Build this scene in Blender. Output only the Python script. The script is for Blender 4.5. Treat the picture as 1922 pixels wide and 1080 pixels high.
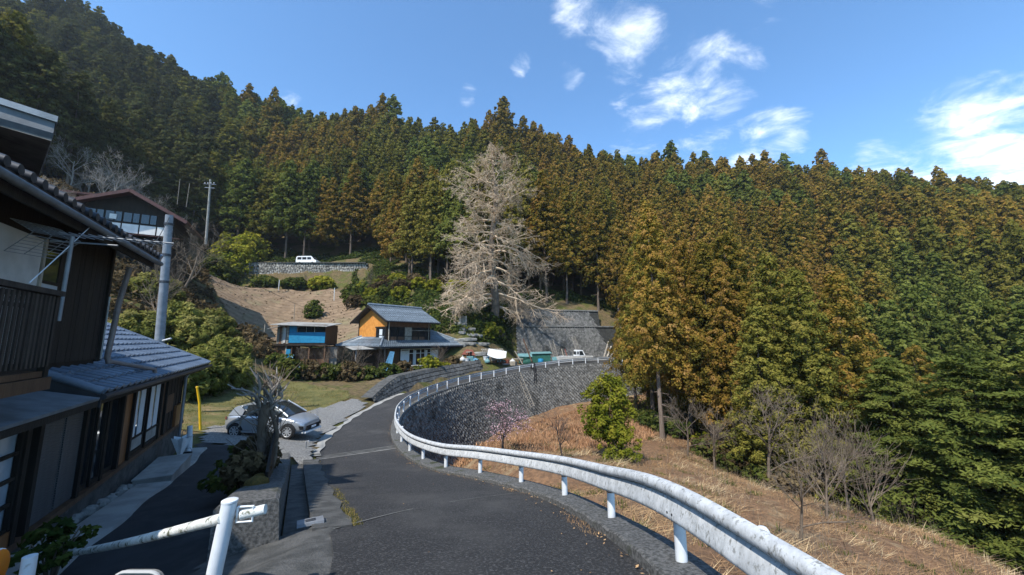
import bpy, math, random, bisect
import numpy as np
from mathutils import Vector, Matrix, Euler

for o in list(bpy.data.objects):
    bpy.data.objects.remove(o)
SC = bpy.context.scene
COL = SC.collection
R = math.radians
random.seed(7)
RNG = np.random.default_rng(7)

# ------------------------------------------------------------------ camera, sky, sun, exposure
FPX = 700.0                       # focal length in pixels of the 1922-wide photograph
PITCH = R(7.9)
cam = bpy.data.cameras.new('camera'); cam.sensor_width = 36; cam.lens = 36 * FPX / 1922
cam.clip_start = 0.05; cam.clip_end = 3000
co = bpy.data.objects.new('camera', cam); COL.objects.link(co)
co.location = (0, 0, 0); co.rotation_euler = (R(90) + PITCH, 0, 0)
SC.camera = co
SUN_EL, SUN_AZ = R(51), R(212)     # azimuth clockwise from +Y : behind the camera, to the left
sd = Vector((math.sin(SUN_AZ) * math.cos(SUN_EL), math.cos(SUN_AZ) * math.cos(SUN_EL), math.sin(SUN_EL)))
sun = bpy.data.lights.new('sun', 'SUN'); sun.energy = 2.95; sun.angle = R(0.53); sun.color = (1, .95, .87)
so = bpy.data.objects.new('sun', sun); COL.objects.link(so)
so.rotation_euler = sd.to_track_quat('Z', 'Y').to_euler()
vs = SC.view_settings
vs.view_transform = 'Standard'; vs.look = 'None'; vs.gamma = 1; vs.use_curve_mapping = False; vs.exposure = 1.08
SC.cycles.max_bounces = 6; SC.cycles.diffuse_bounces = 3; SC.cycles.glossy_bounces = 3
SC.cycles.transmission_bounces = 4; SC.cycles.transparent_max_bounces = 4
SC.cycles.volume_bounces = 0
SC.cycles.caustics_reflective = False; SC.cycles.caustics_refractive = False

_s, _c = math.sin(PITCH), math.cos(PITCH)
def ray(px, py):
    dx = (px - 961) / FPX; dy = (540 - py) / FPX
    return Vector((dx, _c - dy * _s, dy * _c + _s))
def P(px, py, t):
    return ray(px, py) * t

# ------------------------------------------------------------------ world
class NT:
    def __init__(s, nt): s.nt = nt; s.nt.nodes.clear()
    def n(s, t, **kw):
        nd = s.nt.nodes.new(t)
        for k, v in kw.items():
            if k.startswith('i_'):
                key = k[2:]
                nd.inputs[int(key) if key.isdigit() else key.replace('_', ' ')].default_value = v
            else: setattr(nd, k, v)
        return nd
    def l(s, a, b): s.nt.links.new(a, b)
    def math(s, op, a, b=None, clamp=False):
        nd = s.n('ShaderNodeMath', operation=op); nd.use_clamp = clamp
        for i, v in enumerate((a, b)):
            if v is None: continue
            if isinstance(v, (int, float)): nd.inputs[i].default_value = v
            else: s.l(v, nd.inputs[i])
        return nd.outputs[0]
    def mix(s, f, a, b, typ='MIX'):
        nd = s.n('ShaderNodeMix', data_type='RGBA', blend_type=typ)
        for i, v in ((0, f), (6, a), (7, b)):
            if isinstance(v, (int, float)): nd.inputs[i].default_value = v
            elif isinstance(v, (tuple, list)): nd.inputs[i].default_value = (*v[:3], 1)
            else: s.l(v, nd.inputs[i])
        return nd.outputs[2]
    def ramp(s, f, stops):
        nd = s.n('ShaderNodeValToRGB'); cr = nd.color_ramp
        while len(cr.elements) < len(stops): cr.elements.new(.5)
        for e, (p, c) in zip(cr.elements, stops):
            e.position = p; e.color = (*c, 1) if len(c) == 3 else c
        s.l(f, nd.inputs[0]); return nd.outputs[0]
    def rng(s, v, a, b, c=0., d=1., smooth=True):
        nd = s.n('ShaderNodeMapRange'); nd.interpolation_type = 'SMOOTHSTEP' if smooth else 'LINEAR'
        nd.inputs[1].default_value = a; nd.inputs[2].default_value = b; nd.inputs[3].default_value = c; nd.inputs[4].default_value = d
        s.l(v, nd.inputs[0]); return nd.outputs[0]

W = bpy.data.worlds.new('World'); SC.world = W; W.use_nodes = True
w = NT(W.node_tree)
sky = w.n('ShaderNodeTexSky', sky_type='NISHITA'); sky.sun_disc = False
sky.sun_elevation = SUN_EL; sky.sun_rotation = SUN_AZ; sky.altitude = 400; sky.air_density = 1.0; sky.dust_density = .6; sky.ozone_density = 3.0
tc = w.n('ShaderNodeTexCoord')
sep = w.n('ShaderNodeSeparateXYZ'); w.l(tc.outputs['Generated'], sep.inputs[0])
zz = w.math('ADD', w.math('MAXIMUM', sep.outputs[2], 0.0), .12)
cmb = w.n('ShaderNodeCombineXYZ')
w.l(w.math('DIVIDE', sep.outputs[0], zz), cmb.inputs[0]); w.l(w.math('DIVIDE', sep.outputs[1], zz), cmb.inputs[1])
mp = w.n('ShaderNodeMapping'); mp.inputs['Rotation'].default_value = (0, 0, R(-35)); mp.inputs['Scale'].default_value = (1.0, 1.25, 1)
w.l(cmb.outputs[0], mp.inputs[0])
nz = w.n('ShaderNodeTexNoise', i_Scale=5.0, i_Detail=12.0, i_Roughness=.62, i_Distortion=.4); w.l(mp.outputs[0], nz.inputs['Vector'])
nz2 = w.n('ShaderNodeTexNoise', i_Scale=.9, i_Detail=3.0, i_Roughness=.5); w.l(cmb.outputs[0], nz2.inputs['Vector'])
# cloud banks at their places in the sky: (px, py, angular radius, strength)
mask = None
for px, py, ra, stg in ((1085, 30, 2.6, .85), (1150, 40, 3.2, .95), (1180, 80, 3.6, 1.0), (1225, 62, 2.2, .75), (1300, 150, 4.6, 1.05), (1350, 165, 3.6, .95), (1250, 175, 3.2, .8), (1215, 130, 2.6, .6), (1200, 235, 3.2, .85), (1235, 215, 2.2, .7),
                        (1075, 138, 1.6, .85), (1340, 262, 3.4, .7), (1440, 262, 3.0, .9), (1400, 18, 2.6, .55), (1425, 308, 3.0, 1.0), (1300, 295, 3.4, .7),
                        (1830, 300, 5.0, 1.15), (1900, 275, 4, 1.15), (1720, 322, 4.0, .95), (1960, 305, 5, 1.2), (2060, 290, 7, 1.1), (877, 180, 1.2, .8), (540, 180, 1.4, .75), (978, 122, 1.2, .8), (935, 100, 1.0, .6), (1450, 190, 1.5, .5)):
    d = ray(px, py).normalized()
    vm = w.n('ShaderNodeVectorMath', operation='DOT_PRODUCT'); vm.inputs[1].default_value = d
    w.l(tc.outputs['Generated'], vm.inputs[0])
    m = w.rng(vm.outputs['Value'], math.cos(R(ra * 1.9)), math.cos(R(ra * .15)), 0, stg)
    mask = m if mask is None else w.math('MAXIMUM', mask, m)
# scattered small clouds over the rest of the sky
far_m = w.math('MULTIPLY', w.rng(nz2.outputs[0], .56, .74), .55)
vmc = w.n('ShaderNodeVectorMath', operation='DOT_PRODUCT'); vmc.inputs[1].default_value = ray(961, 200).normalized(); w.l(tc.outputs['Generated'], vmc.inputs[0])
far_m = w.math('MULTIPLY', far_m, w.rng(vmc.outputs['Value'], .35, .75, 1, .12))
mask = w.math('MAXIMUM', mask, far_m)
dens = w.math('SUBTRACT', w.math('ADD', w.math('MULTIPLY', nz.outputs[0], 1.7), w.math('MULTIPLY', mask, .62)), 1.28)
dens = w.rng(dens, -.08, .70)
cl = w.mix(w.rng(nz.outputs[0], .35, .7), (4.6, 5.2, 6.0), (6.3, 6.5, 6.7))
tint = w.mix(1.0, sky.outputs[0], (.72, .96, 1.06), 'MULTIPLY')
skyc = w.mix(w.math('MULTIPLY', dens, .93), tint, cl)
bg = w.n('ShaderNodeBackground'); bg.inputs[1].default_value = .135
w.l(skyc, bg.inputs[0])
wo = w.n('ShaderNodeOutputWorld'); w.l(bg.outputs[0], wo.inputs[0])

# ------------------------------------------------------------------ materials
MATS = {}
def mat(name, c1, c2=None, scale=4., rough=.8, bump=0., bscale=None, metal=0., spec=.3, lo=.35, hi=.65, stretch=None, c3=None, c3s=.7, c3lo=.6, c3hi=.75, objvar=0., detail=6., attr=None, trans=0.):
    """noise mix c1-c2 (+ patches of c3), optional bump; objvar: brightness variation for each object; attr: brightness from a mesh attribute"""
    m = bpy.data.materials.new(name); m.use_nodes = True; MATS[name] = m
    g = NT(m.node_tree)
    bs = g.n('ShaderNodeBsdfPrincipled'); bs.inputs['Roughness'].default_value = rough; bs.inputs['Metallic'].default_value = metal
    bs.inputs['Specular IOR Level'].default_value = spec
    tcn = g.n('ShaderNodeTexCoord'); vec = tcn.outputs['Object']
    if stretch:
        mpn = g.n('ShaderNodeMapping'); mpn.inputs['Scale'].default_value = stretch; g.l(vec, mpn.inputs[0]); vec = mpn.outputs[0]
    if c2 is None: c2 = tuple(x * .75 for x in c1)
    n1 = g.n('ShaderNodeTexNoise', i_Scale=scale, i_Detail=detail, i_Roughness=.6); g.l(vec, n1.inputs['Vector'])
    colr = g.mix(g.rng(n1.outputs[0], lo, hi), c1, c2)
    if c3:
        n3 = g.n('ShaderNodeTexNoise', i_Scale=c3s, i_Detail=7., i_Roughness=.65); g.l(vec, n3.inputs['Vector'])
        colr = g.mix(g.rng(n3.outputs[0], c3lo, c3hi), colr, c3)
    if objvar:
        oi = g.n('ShaderNodeObjectInfo')
        v = g.rng(oi.outputs['Random'], 0, 1, 1 - objvar, 1 + objvar, False)
        cc = g.n('ShaderNodeCombineColor'); [g.l(v, cc.inputs[i]) for i in range(3)]
        colr = g.mix(1., colr, cc.outputs[0], 'MULTIPLY')
    if attr:
        at = g.n('ShaderNodeAttribute'); at.attribute_name = 'tint'
        v = g.rng(at.outputs['Fac'], 0, 1, 1 - attr, 1 + attr, False)
        cc = g.n('ShaderNodeCombineColor'); [g.l(v, cc.inputs[i]) for i in range(3)]
        colr = g.mix(1., colr, cc.outputs[0], 'MULTIPLY')
    g.l(colr, bs.inputs['Base Color'])
    if trans: bs.inputs['Transmission Weight'].default_value = trans
    if bump:
        nb = g.n('ShaderNodeTexNoise', i_Scale=bscale or scale * 6, i_Detail=5., i_Roughness=.65); g.l(vec, nb.inputs['Vector'])
        bp = g.n('ShaderNodeBump'); bp.inputs['Strength'].default_value = bump; bp.inputs['Distance'].default_value = .04
        g.l(nb.outputs[0], bp.inputs['Height']); g.l(bp.outputs[0], bs.inputs['Normal'])
    out = g.n('ShaderNodeOutputMaterial'); g.l(bs.outputs[0], out.inputs[0])
    return m
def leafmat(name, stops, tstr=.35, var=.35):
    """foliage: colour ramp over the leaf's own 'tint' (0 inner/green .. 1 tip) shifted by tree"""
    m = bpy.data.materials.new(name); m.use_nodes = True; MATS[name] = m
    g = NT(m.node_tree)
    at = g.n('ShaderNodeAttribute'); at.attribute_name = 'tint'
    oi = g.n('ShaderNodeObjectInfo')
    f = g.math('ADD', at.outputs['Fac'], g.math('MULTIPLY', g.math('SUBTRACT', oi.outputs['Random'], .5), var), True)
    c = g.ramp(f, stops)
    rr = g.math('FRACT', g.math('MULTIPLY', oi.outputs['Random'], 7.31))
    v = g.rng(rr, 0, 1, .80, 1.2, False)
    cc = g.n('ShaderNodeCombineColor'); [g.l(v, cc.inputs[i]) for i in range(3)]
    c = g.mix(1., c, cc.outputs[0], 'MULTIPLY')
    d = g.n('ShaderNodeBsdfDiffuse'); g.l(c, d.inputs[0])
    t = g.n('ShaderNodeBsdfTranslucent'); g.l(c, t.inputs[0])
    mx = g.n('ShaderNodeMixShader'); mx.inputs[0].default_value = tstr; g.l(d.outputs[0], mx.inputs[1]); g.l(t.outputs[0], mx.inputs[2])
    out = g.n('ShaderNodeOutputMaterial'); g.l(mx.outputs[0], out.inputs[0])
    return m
def glassmat(name, col, rough=.06):
    m = mat(name, col, tuple(x * .8 for x in col), 1.5, rough, spec=.8)
    return m

M_ASPHALT = mat('asphalt', (.038, .0375, .038), (.125, .122, .118), 30, .88, .9, 60, spec=.2, lo=.46, hi=.74, detail=8., c3=(.092, .089, .084), c3s=.45, c3lo=.46, c3hi=.78)
M_ASPHALT2 = mat('yard_asphalt', (.034, .035, .037), (.022, .023, .025), 2.2, .82, .6, 60, spec=.3, c3=(.055, .054, .052), c3s=1.2, c3lo=.52, c3hi=.7)
M_CONC = mat('concrete', (.19, .185, .17), (.12, .118, .108), 2.5, .9, .4, 40, c3=(.06, .06, .055), c3s=1.3, c3lo=.55, c3hi=.75)
M_CONC_D = mat('concrete_dark', (.105, .102, .095), (.055, .055, .051), 3, .9, .7, 30, c3=(.14, .138, .13), c3s=4, c3lo=.55, c3hi=.75)
M_CONC_L = mat('concrete_pale', (.34, .33, .30), (.25, .24, .22), 1.6, .9, .3, 30, c3=(.16, .155, .14), c3s=.8, c3lo=.55, c3hi=.75)
M_GRAVEL = mat('gravel', (.28, .27, .25), (.13, .127, .118), 16, .95, .9, 40, c3=(.075, .08, .045), c3s=.6, c3lo=.56, c3hi=.7)
M_BLOCK = mat('wall_block', (.195, .19, .175), (.11, .107, .10), 4, .95, .6, 22, c3=(.06, .06, .055), c3s=.5, c3lo=.50, c3hi=.70, objvar=.28, attr=.30)
M_JOINT = mat('wall_joint', (.045, .045, .04), (.025, .025, .023), 3, .95, .4)
M_STONE = mat('rubble_stone', (.30, .29, .26), (.17, .165, .15), 2, .9, .5, 12, attr=.4)
M_WHITE = mat('white_paint_worn', (.54, .55, .55), (.40, .41, .41), 9, .6, .2, 40, spec=.3, c3=(.22, .22, .205), c3s=26, c3lo=.52, c3hi=.66, stretch=(1, 1, .6))
M_WHITE2 = mat('white_paint', (.66, .675, .68), (.56, .57, .575), 4, .6, .05, spec=.3, c3=(.34, .31, .26), c3s=7, c3lo=.60, c3hi=.72)
M_MOSSPIPE = mat('white_pipe_mossy', (.66, .66, .62), (.50, .50, .45), 8, .7, .2, c3=(.10, .10, .06), c3s=11, c3lo=.52, c3hi=.62)
M_GALV = mat('galvanised_steel', (.26, .275, .29), (.19, .20, .215), 3, .55, metal=.2)
M_WOOD_D = mat('dark_wood', (.020, .015, .011), (.010, .008, .006), 5, .75, .3, stretch=(1, 1, .15), c3=(.042, .034, .028), c3s=3, c3lo=.6, c3hi=.8, objvar=.25)  # dark timber, lowered further to put deep eave shade into the colour
M_WOOD_M = mat('brown_wood', (.13, .07, .038), (.08, .042, .024), 5, .7, .3, stretch=(1, 1, .12), objvar=.25)
M_WOOD_P = mat('weathered_plank', (.36, .32, .26), (.22, .19, .15), 4, .85, .3, objvar=.3)
M_WOOD_O = mat('orange_panel', (.62, .27, .06), (.50, .20, .042), 2.5, .6, c3=(.40, .17, .05), c3s=3, c3lo=.6, c3hi=.8)
M_PLY = mat('brown_plywood', (.25, .105, .035), (.16, .062, .02), 3, .45, stretch=(3, 3, .4), spec=.4)
M_TILE = mat('grey_blue_tile', (.15, .185, .235), (.10, .128, .17), 3, .34, .15, 30, spec=.5, c3=(.07, .085, .11), c3s=5, objvar=.2, attr=.2)
M_TILE_F = mat('house_roof_tile', (.20, .235, .265), (.12, .145, .165), 3, .4, .15, 30, spec=.5, attr=.3)
M_PLASTER = mat('white_plaster', (.46, .45, .43), (.36, .35, .33), 1.5, .9, .1, c3=(.36, .35, .33), c3s=2.5, c3lo=.6, c3hi=.8)
M_WPLASTER = mat('bright_plaster', (.74, .73, .70), (.64, .63, .60), 1.5, .9, .1, c3=(.48, .46, .43), c3s=2.5, c3lo=.6, c3hi=.8)
M_GLASS = glassmat('dark_window_glass', (.018, .021, .024))
M_GLASS_L = glassmat('curtained_glass', (.34, .40, .46), .25)
M_CURTAIN = mat('pale_curtain', (.62, .66, .68), (.50, .54, .57), 6, .6, stretch=(8, 8, .3))
M_METAL_D = mat('dark_sheet_metal', (.055, .06, .07), (.035, .038, .045), 3, .5, metal=.3)
M_ROOFGREY = mat('grey_flat_roof', (.15, .165, .18), (.10, .11, .12), 3, .6, .1)
M_SHUTTER = mat('grey_shutter', (.085, .088, .09), (.055, .057, .06), 3, .5, spec=.4)
M_PIPE = mat('brown_pipe', (.20, .165, .155), (.15, .12, .11), 4, .5, spec=.4)
M_BLACK = mat('black_rubber', (.018, .018, .019), (.012, .012, .012), 5, .8)
M_SILVER = mat('silver_car_paint', (.40, .425, .45), (.38, .405, .43), 2, .28, metal=.55, spec=.5)
M_CARGLASS = glassmat('car_glass', (.022, .028, .032), .04)
M_RIM = mat('alloy_rim', (.55, .56, .57), (.45, .46, .47), 3, .35, metal=.5)
M_LAMP = mat('headlight', (.35, .40, .46), (.08, .09, .11), 8, .1, spec=.8)
M_CARWHITE = mat('white_car_paint', (.78, .79, .79), (.74, .75, .75), 2, .35, spec=.5)
M_BLUE = mat('blue_panel', (.014, .20, .36), (.012, .16, .30), 3, .6, c3=(.06, .24, .36), c3s=2)
M_TARP_B = mat('light_blue_tarp', (.16, .36, .50), (.10, .25, .38), 4, .6)
M_TARP_G = mat('green_tarp', (.03, .12, .09), (.02, .08, .06), 3, .6)
M_TEAL = mat('teal_sheet', (.16, .30, .30), (.10, .21, .22), 3, .6)
M_RED = mat('faded_red', (.22, .07, .045), (.14, .045, .03), 4, .7)
M_RUST = mat('rusty_sheet', (.20, .10, .055), (.11, .055, .032), 3, .85, c3=(.30, .22, .16), c3s=3)
M_BROWNROOF = mat('dark_red_metal_roof', (.10, .042, .036), (.07, .03, .026), 2, .5)
M_YELLOW = mat('yellow_paint', (.78, .50, .02), (.66, .40, .015), 4, .5)
M_ORANGE = mat('orange_plastic', (.72, .22, .02), (.6, .17, .015), 4, .45)
M_CLOTH = mat('white_cloth', (.58, .58, .56), (.48, .48, .46), 5, .9)
M_UMB = mat('clear_umbrella', (.66, .69, .71), (.55, .58, .6), 6, .4)
M_POLE = mat('weathered_concrete_pole', (.25, .275, .31), (.185, .205, .235), 3, .8, .15)
M_BARK = mat('cedar_bark', (.17, .13, .10), (.10, .075, .058), 3, .95, .5, stretch=(4, 4, .3), objvar=.3)
M_BARK_P = mat('pale_bark', (.30, .27, .235), (.19, .17, .15), 4, .95, .4, stretch=(3, 3, .5))
M_GINKGO = mat('ginkgo_twig', (.58, .445, .31), (.40, .30, .205), .8, .9)
M_TWIG = mat('bare_twig', (.19, .145, .105), (.11, .083, .06), 2, .95)
M_TWIG_D = mat('dark_twig', (.075, .06, .055), (.05, .04, .036), 2, .95)
M_WIRE = mat('cable', (.03, .03, .03), (.02, .02, .02), 2, .7)
M_EARTH = mat('tilled_earth', (.235, .168, .108), (.17, .118, .074), 1.4, .98, .9, 9, c3=(.19, .16, .09), c3s=.25, c3lo=.52, c3hi=.70)
M_LEAFLITTER = mat('leaf_litter', (.25, .138, .07), (.13, .074, .04), 5, .98, .9, 26, c3=(.30, .215, .12), c3s=.7, c3lo=.52, c3hi=.68)
M_STRAW = mat('dead_grass', (.36, .225, .11), (.20, .112, .055), .6, .95, attr=.4)
M_FERN = mat('dead_fern', (.36, .20, .10), (.25, .125, .06), .8, .95, attr=.45)
M_PINK = mat('pink_blossom', (.66, .44, .47), (.55, .33, .37), 3, .8, attr=.2)
L_SUGI = leafmat('cedar_rusty', [(0, (.056, .060, .018)), (.28, (.112, .106, .022)), (.52, (.200, .148, .027)), (.75, (.270, .160, .034)), (1, (.30, .175, .060))], .3, .26)  # conifer ramps: inner stops raised, putting fill light into the gaps
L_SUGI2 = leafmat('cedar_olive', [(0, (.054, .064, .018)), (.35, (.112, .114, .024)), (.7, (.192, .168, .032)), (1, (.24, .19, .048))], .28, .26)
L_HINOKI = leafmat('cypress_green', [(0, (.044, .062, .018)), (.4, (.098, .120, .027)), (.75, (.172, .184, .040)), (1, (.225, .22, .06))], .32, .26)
L_SHADE = leafmat('cedar_dark', [(0, (.042, .046, .019)), (.4, (.072, .074, .025)), (.75, (.090, .092, .030)), (1, (.135, .105, .042))], .28, .3)  # darker cedar, the left hill's shade put into the leaf colour
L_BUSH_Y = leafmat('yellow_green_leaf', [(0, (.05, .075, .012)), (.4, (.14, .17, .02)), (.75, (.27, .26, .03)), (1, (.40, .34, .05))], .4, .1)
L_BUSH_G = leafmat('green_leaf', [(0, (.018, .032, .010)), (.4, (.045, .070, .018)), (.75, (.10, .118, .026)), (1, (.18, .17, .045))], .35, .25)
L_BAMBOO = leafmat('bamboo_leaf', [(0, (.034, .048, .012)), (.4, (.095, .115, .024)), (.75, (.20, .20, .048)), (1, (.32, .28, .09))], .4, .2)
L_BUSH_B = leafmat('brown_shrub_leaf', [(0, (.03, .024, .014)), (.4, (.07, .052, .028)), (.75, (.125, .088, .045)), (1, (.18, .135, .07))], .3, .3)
L_GRASS = leafmat('lawn_blade', [(0, (.07, .072, .02)), (.4, (.13, .12, .035)), (.75, (.24, .19, .06)), (1, (.36, .25, .11))], .3, .1)

# ------------------------------------------------------------------ mesh helpers
class MB:
    def __init__(s): s.v = []; s.f = []; s.t = []; s.M = None
    def add(s, vs, fs, tint=.5):
        k = len(s.v)
        if s.M is not None: vs = [s.M @ Vector(p) for p in vs]
        s.v += [tuple(p) for p in vs]; s.f += [tuple(i + k for i in f) for f in fs]; s.t += [tint] * len(vs)
        return s
    def box(s, a, b, tint=.5):
        (x0, y0, z0), (x1, y1, z1) = a, b
        x0, x1 = min(x0, x1), max(x0, x1); y0, y1 = min(y0, y1), max(y0, y1); z0, z1 = min(z0, z1), max(z0, z1)
        return s.add([(x0, y0, z0), (x1, y0, z0), (x1, y1, z0), (x0, y1, z0), (x0, y0, z1), (x1, y0, z1), (x1, y1, z1), (x0, y1, z1)],
                     [(0, 3, 2, 1), (4, 5, 6, 7), (0, 1, 5, 4), (1, 2, 6, 5), (2, 3, 7, 6), (3, 0, 4, 7)], tint)
    def bar(s, a, b, w, h=None, up=(0, 0, 1), tint=.5):
        a = Vector(a); b = Vector(b); h = h or w; d = (b - a).normalized(); up = Vector(up)
        if abs(d.dot(up)) > .99: up = Vector((1, 0, 0))
        x = d.cross(up).normalized() * w / 2; y = x.cross(d).normalized() * h / 2
        return s.add([a - x - y, a + x - y, a + x + y, a - x + y, b - x - y, b + x - y, b + x + y, b - x + y],
                     [(0, 3, 2, 1), (4, 5, 6, 7), (0, 1, 5, 4), (1, 2, 6, 5), (2, 3, 7, 6), (3, 0, 4, 7)], tint)
    def tube(s, pts, r, n=8, caps=True, tint=.5):
        pts = [Vector(p) for p in pts]
        rs = r if isinstance(r, (list, tuple)) else [r] * len(pts)
        vs = []; fs = []; px = None
        for i, p in enumerate(pts):
            d = (pts[min(i + 1, len(pts) - 1)] - pts[max(i - 1, 0)])
            d = d.normalized() if d.length > 1e-9 else Vector((0, 0, 1))
            if px is None:
                px = d.cross(Vector((0, 0, 1)) if abs(d.z) < .95 else Vector((1, 0, 0))).normalized()
            else:
                px = (px - d * px.dot(d)).normalized()
            py = d.cross(px)
            for k in range(n):
                a = 2 * math.pi * k / n
                vs.append(p + (px * math.cos(a) + py * math.sin(a)) * rs[i])
        for i in range(len(pts) - 1):
            for k in range(n):
                fs.append((i * n + k, i * n + (k + 1) % n, (i + 1) * n + (k + 1) % n, (i + 1) * n + k))
        if caps and n > 2:
            fs.append(tuple(reversed(range(n)))); fs.append(tuple(range((len(pts) - 1) * n, len(pts) * n)))
        return s.add(vs, fs, tint)
    def strip(s, A, B, tint=.5):
        """quads between two equally long polylines"""
        n = len(A)
        return s.add(list(A) + list(B), [(i, i + 1, n + i + 1, n + i) for i in range(n - 1)], tint)
    def quad(s, a, b, c, d, tint=.5): return s.add([a, b, c, d], [(0, 1, 2, 3)], tint)
    def plate(s, poly, th):
        """thick plate from a planar polygon, extruded along its normal by -th"""
        p = [Vector(q) for q in poly]; n = (p[1] - p[0]).cross(p[2] - p[1]).normalized() * -th; k = len(p)
        return s.add(p + [q + n for q in p], [tuple(range(k)), tuple(reversed(range(k, 2 * k)))] + [(i, i + k, (i + 1) % k + k, (i + 1) % k) for i in range(k)])
    def lathe(s, prof, n=14, c=(0, 0, 0), axis='z', tint=.5):
        vs = []; fs = []; m = len(prof)
        for i in range(n):
            a = 2 * math.pi * i / n
            for r, h in prof:
                q = (r * math.cos(a), r * math.sin(a), h)
                if axis == 'y': q = (q[0], h, q[1])
                if axis == 'x': q = (h, q[0], q[1])
                vs.append((q[0] + c[0], q[1] + c[1], q[2] + c[2]))
        for i in range(n):
            j = (i + 1) % n
            for k in range(m - 1): fs.append((i * m + k, j * m + k, j * m + k + 1, i * m + k + 1))
        return s.add(vs, fs, tint)
    def mesh(s, name='m', smooth=False):
        me = bpy.data.meshes.new(name); me.from_pydata(s.v, [], s.f)
        a = me.attributes.new('tint', 'FLOAT', 'POINT'); a.data.foreach_set('value', np.array(s.t, np.float32))
        if smooth:
            me.polygons.foreach_set('use_smooth', [True] * len(me.polygons))
            try: me.set_sharp_from_angle(angle=R(55))
            except Exception: pass
        me.update(); return me
    def build(s, name, m, parent=None, smooth=False, kind=None):
        me = s.mesh(name, smooth)
        return link(name, me, m, parent, kind)
def link(name, me, m, parent=None, kind=None):
    if m is not None and not me.materials: me.materials.append(m)
    o = bpy.data.objects.new(name, me); COL.objects.link(o)
    if parent is not None: o.parent = parent
    if kind: o['kind'] = kind
    return o
def tag(o, label, cat, group=None, kind=None):
    o['label'] = label; o['category'] = cat
    if group: o['group'] = group
    if kind: o['kind'] = kind
    return o
def empty(name, loc=(0, 0, 0), rz=0., label=None, cat=None, group=None):
    o = bpy.data.objects.new(name, None); COL.objects.link(o); o.location = loc; o.rotation_euler = (0, 0, rz)
    o.empty_display_size = .2
    if label: tag(o, label, cat, group)
    return o
def np_mesh(name, V, F, tint=None, mats=()):
    """V (n,3), F (m,k) uniform polygons"""
    me = bpy.data.meshes.new(name); k = F.shape[1]
    me.vertices.add(len(V)); me.vertices.foreach_set('co', np.ascontiguousarray(V, np.float32).ravel())
    me.loops.add(F.size); me.loops.foreach_set('vertex_index', np.ascontiguousarray(F, np.int32).ravel())
    me.polygons.add(len(F)); me.polygons.foreach_set('loop_start', np.arange(0, F.size, k, dtype=np.int32))
    a = me.attributes.new('tint', 'FLOAT', 'POINT')
    a.data.foreach_set('value', np.full(len(V), .5, np.float32) if tint is None else np.ascontiguousarray(tint, np.float32))
    for m in mats: me.materials.append(m)
    me.update(calc_edges=True); me.validate(); return me
def leaf_cards(C, N, size, tint, jit=.6, aspect=1.6, seed=0, tri=False):
    """small leaf faces centred at C, facing roughly N; size per leaf -> V,F,tint"""
    rg = np.random.default_rng(seed); n = len(C)
    N = N + rg.normal(0, jit, (n, 3)); N /= np.linalg.norm(N, axis=1, keepdims=True) + 1e-9
    U = np.cross(N, rg.normal(0, 1, (n, 3))); U /= np.linalg.norm(U, axis=1, keepdims=True) + 1e-9
    Wv = np.cross(N, U); s = np.asarray(size).reshape(-1, 1) * np.ones((n, 1))
    a = U * s * .5 * aspect; b = Wv * s * .5
    if tri:
        V = np.stack([C - a - b * .8, C + a, C - a + b * .8], 1).reshape(-1, 3); F = np.arange(3 * n).reshape(n, 3); tt = np.repeat(tint, 3)
    else:
        V = np.stack([C - a, C - b + a * .1, C + a, C + b + a * .1], 1).reshape(-1, 3); F = np.arange(4 * n).reshape(n, 4); tt = np.repeat(tint, 4)
    return V, F, tt
# ------------------------------------------------------------------ the road line, measured post by post (2 m spacing)
RAIL = [(2.35, -4.0, -1.5), (2.2, -2.0, -1.65), (2.05, 0.0, -1.84), (1.87, 2.1, -2.0), (1.67, 4.05, -2.18), (1.48, 6.03, -2.65), (1.04, 7.97, -3.09), (.21, 9.80, -3.50), (-.94, 11.43, -3.83), (-2.2, 12.99, -4.17),
        (-3.33, 14.63, -4.41), (-4.30, 16.4, -4.62), (-5.17, 18.2, -4.72), (-5.92, 20.04, -4.78), (-6.51, 21.96, -4.83), (-7.0, 23.89, -4.82), (-7.28, 25.87, -4.80),
        (-7.39, 27.87, -4.78), (-7.27, 29.87, -4.74), (-7.02, 31.85, -4.67), (-6.62, 33.81, -4.62), (-6.06, 35.73, -4.55), (-5.28, 37.57, -4.44), (-4.36, 39.35, -4.36),
        (-3.32, 41.06, -4.25), (-2.02, 42.58, -4.15), (-.68, 44.06, -4.0), (.89, 45.31, -3.82), (2.53, 46.44, -3.66), (4.2, 47.55, -3.52), (5.98, 48.46, -3.38),
        (7.86, 49.2, -3.24), (9.67, 50.0, -3.16), (11.51, 50.78, -3.14), (13.35, 51.56, -3.08), (15.2, 52.34, -3.07), (17.01, 53.16, -3.02)]
RAILV = [Vector(p) for p in RAIL]
def cat_rom(pts, k=4):
    out = []
    for i in range(len(pts) - 1):
        p0, p1, p2, p3 = pts[max(i - 1, 0)], pts[i], pts[i + 1], pts[min(i + 2, len(pts) - 1)]
        for j in range(k):
            t = j / k
            out.append(.5 * ((2 * p1) + (p2 - p0) * t + (2 * p0 - 5 * p1 + 4 * p2 - p3) * t * t + (3 * p1 - p0 - 3 * p2 + p3) * t ** 3))
    out.append(pts[-1].copy()); return out
RL = cat_rom(RAILV, 6)                      # fine rail base line (top of kerb)
def side(line):
    """unit horizontal vectors pointing to the valley (right of travel)"""
    out = []
    for i in range(len(line)):
        d = line[min(i + 1, len(line) - 1)] - line[max(i - 1, 0)]
        out.append(Vector((d.y, -d.x, 0)).normalized())
    return out
RLN = side(RL)
ry = [p.y for p in RL]; rz = [p.z for p in RL]
def zr(y):                                   # road surface height
    return float(np.interp(y, ry, rz)) - .13 + (.10 if y > 32 else .10 * max(0, (y - 26) / 6))
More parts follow.
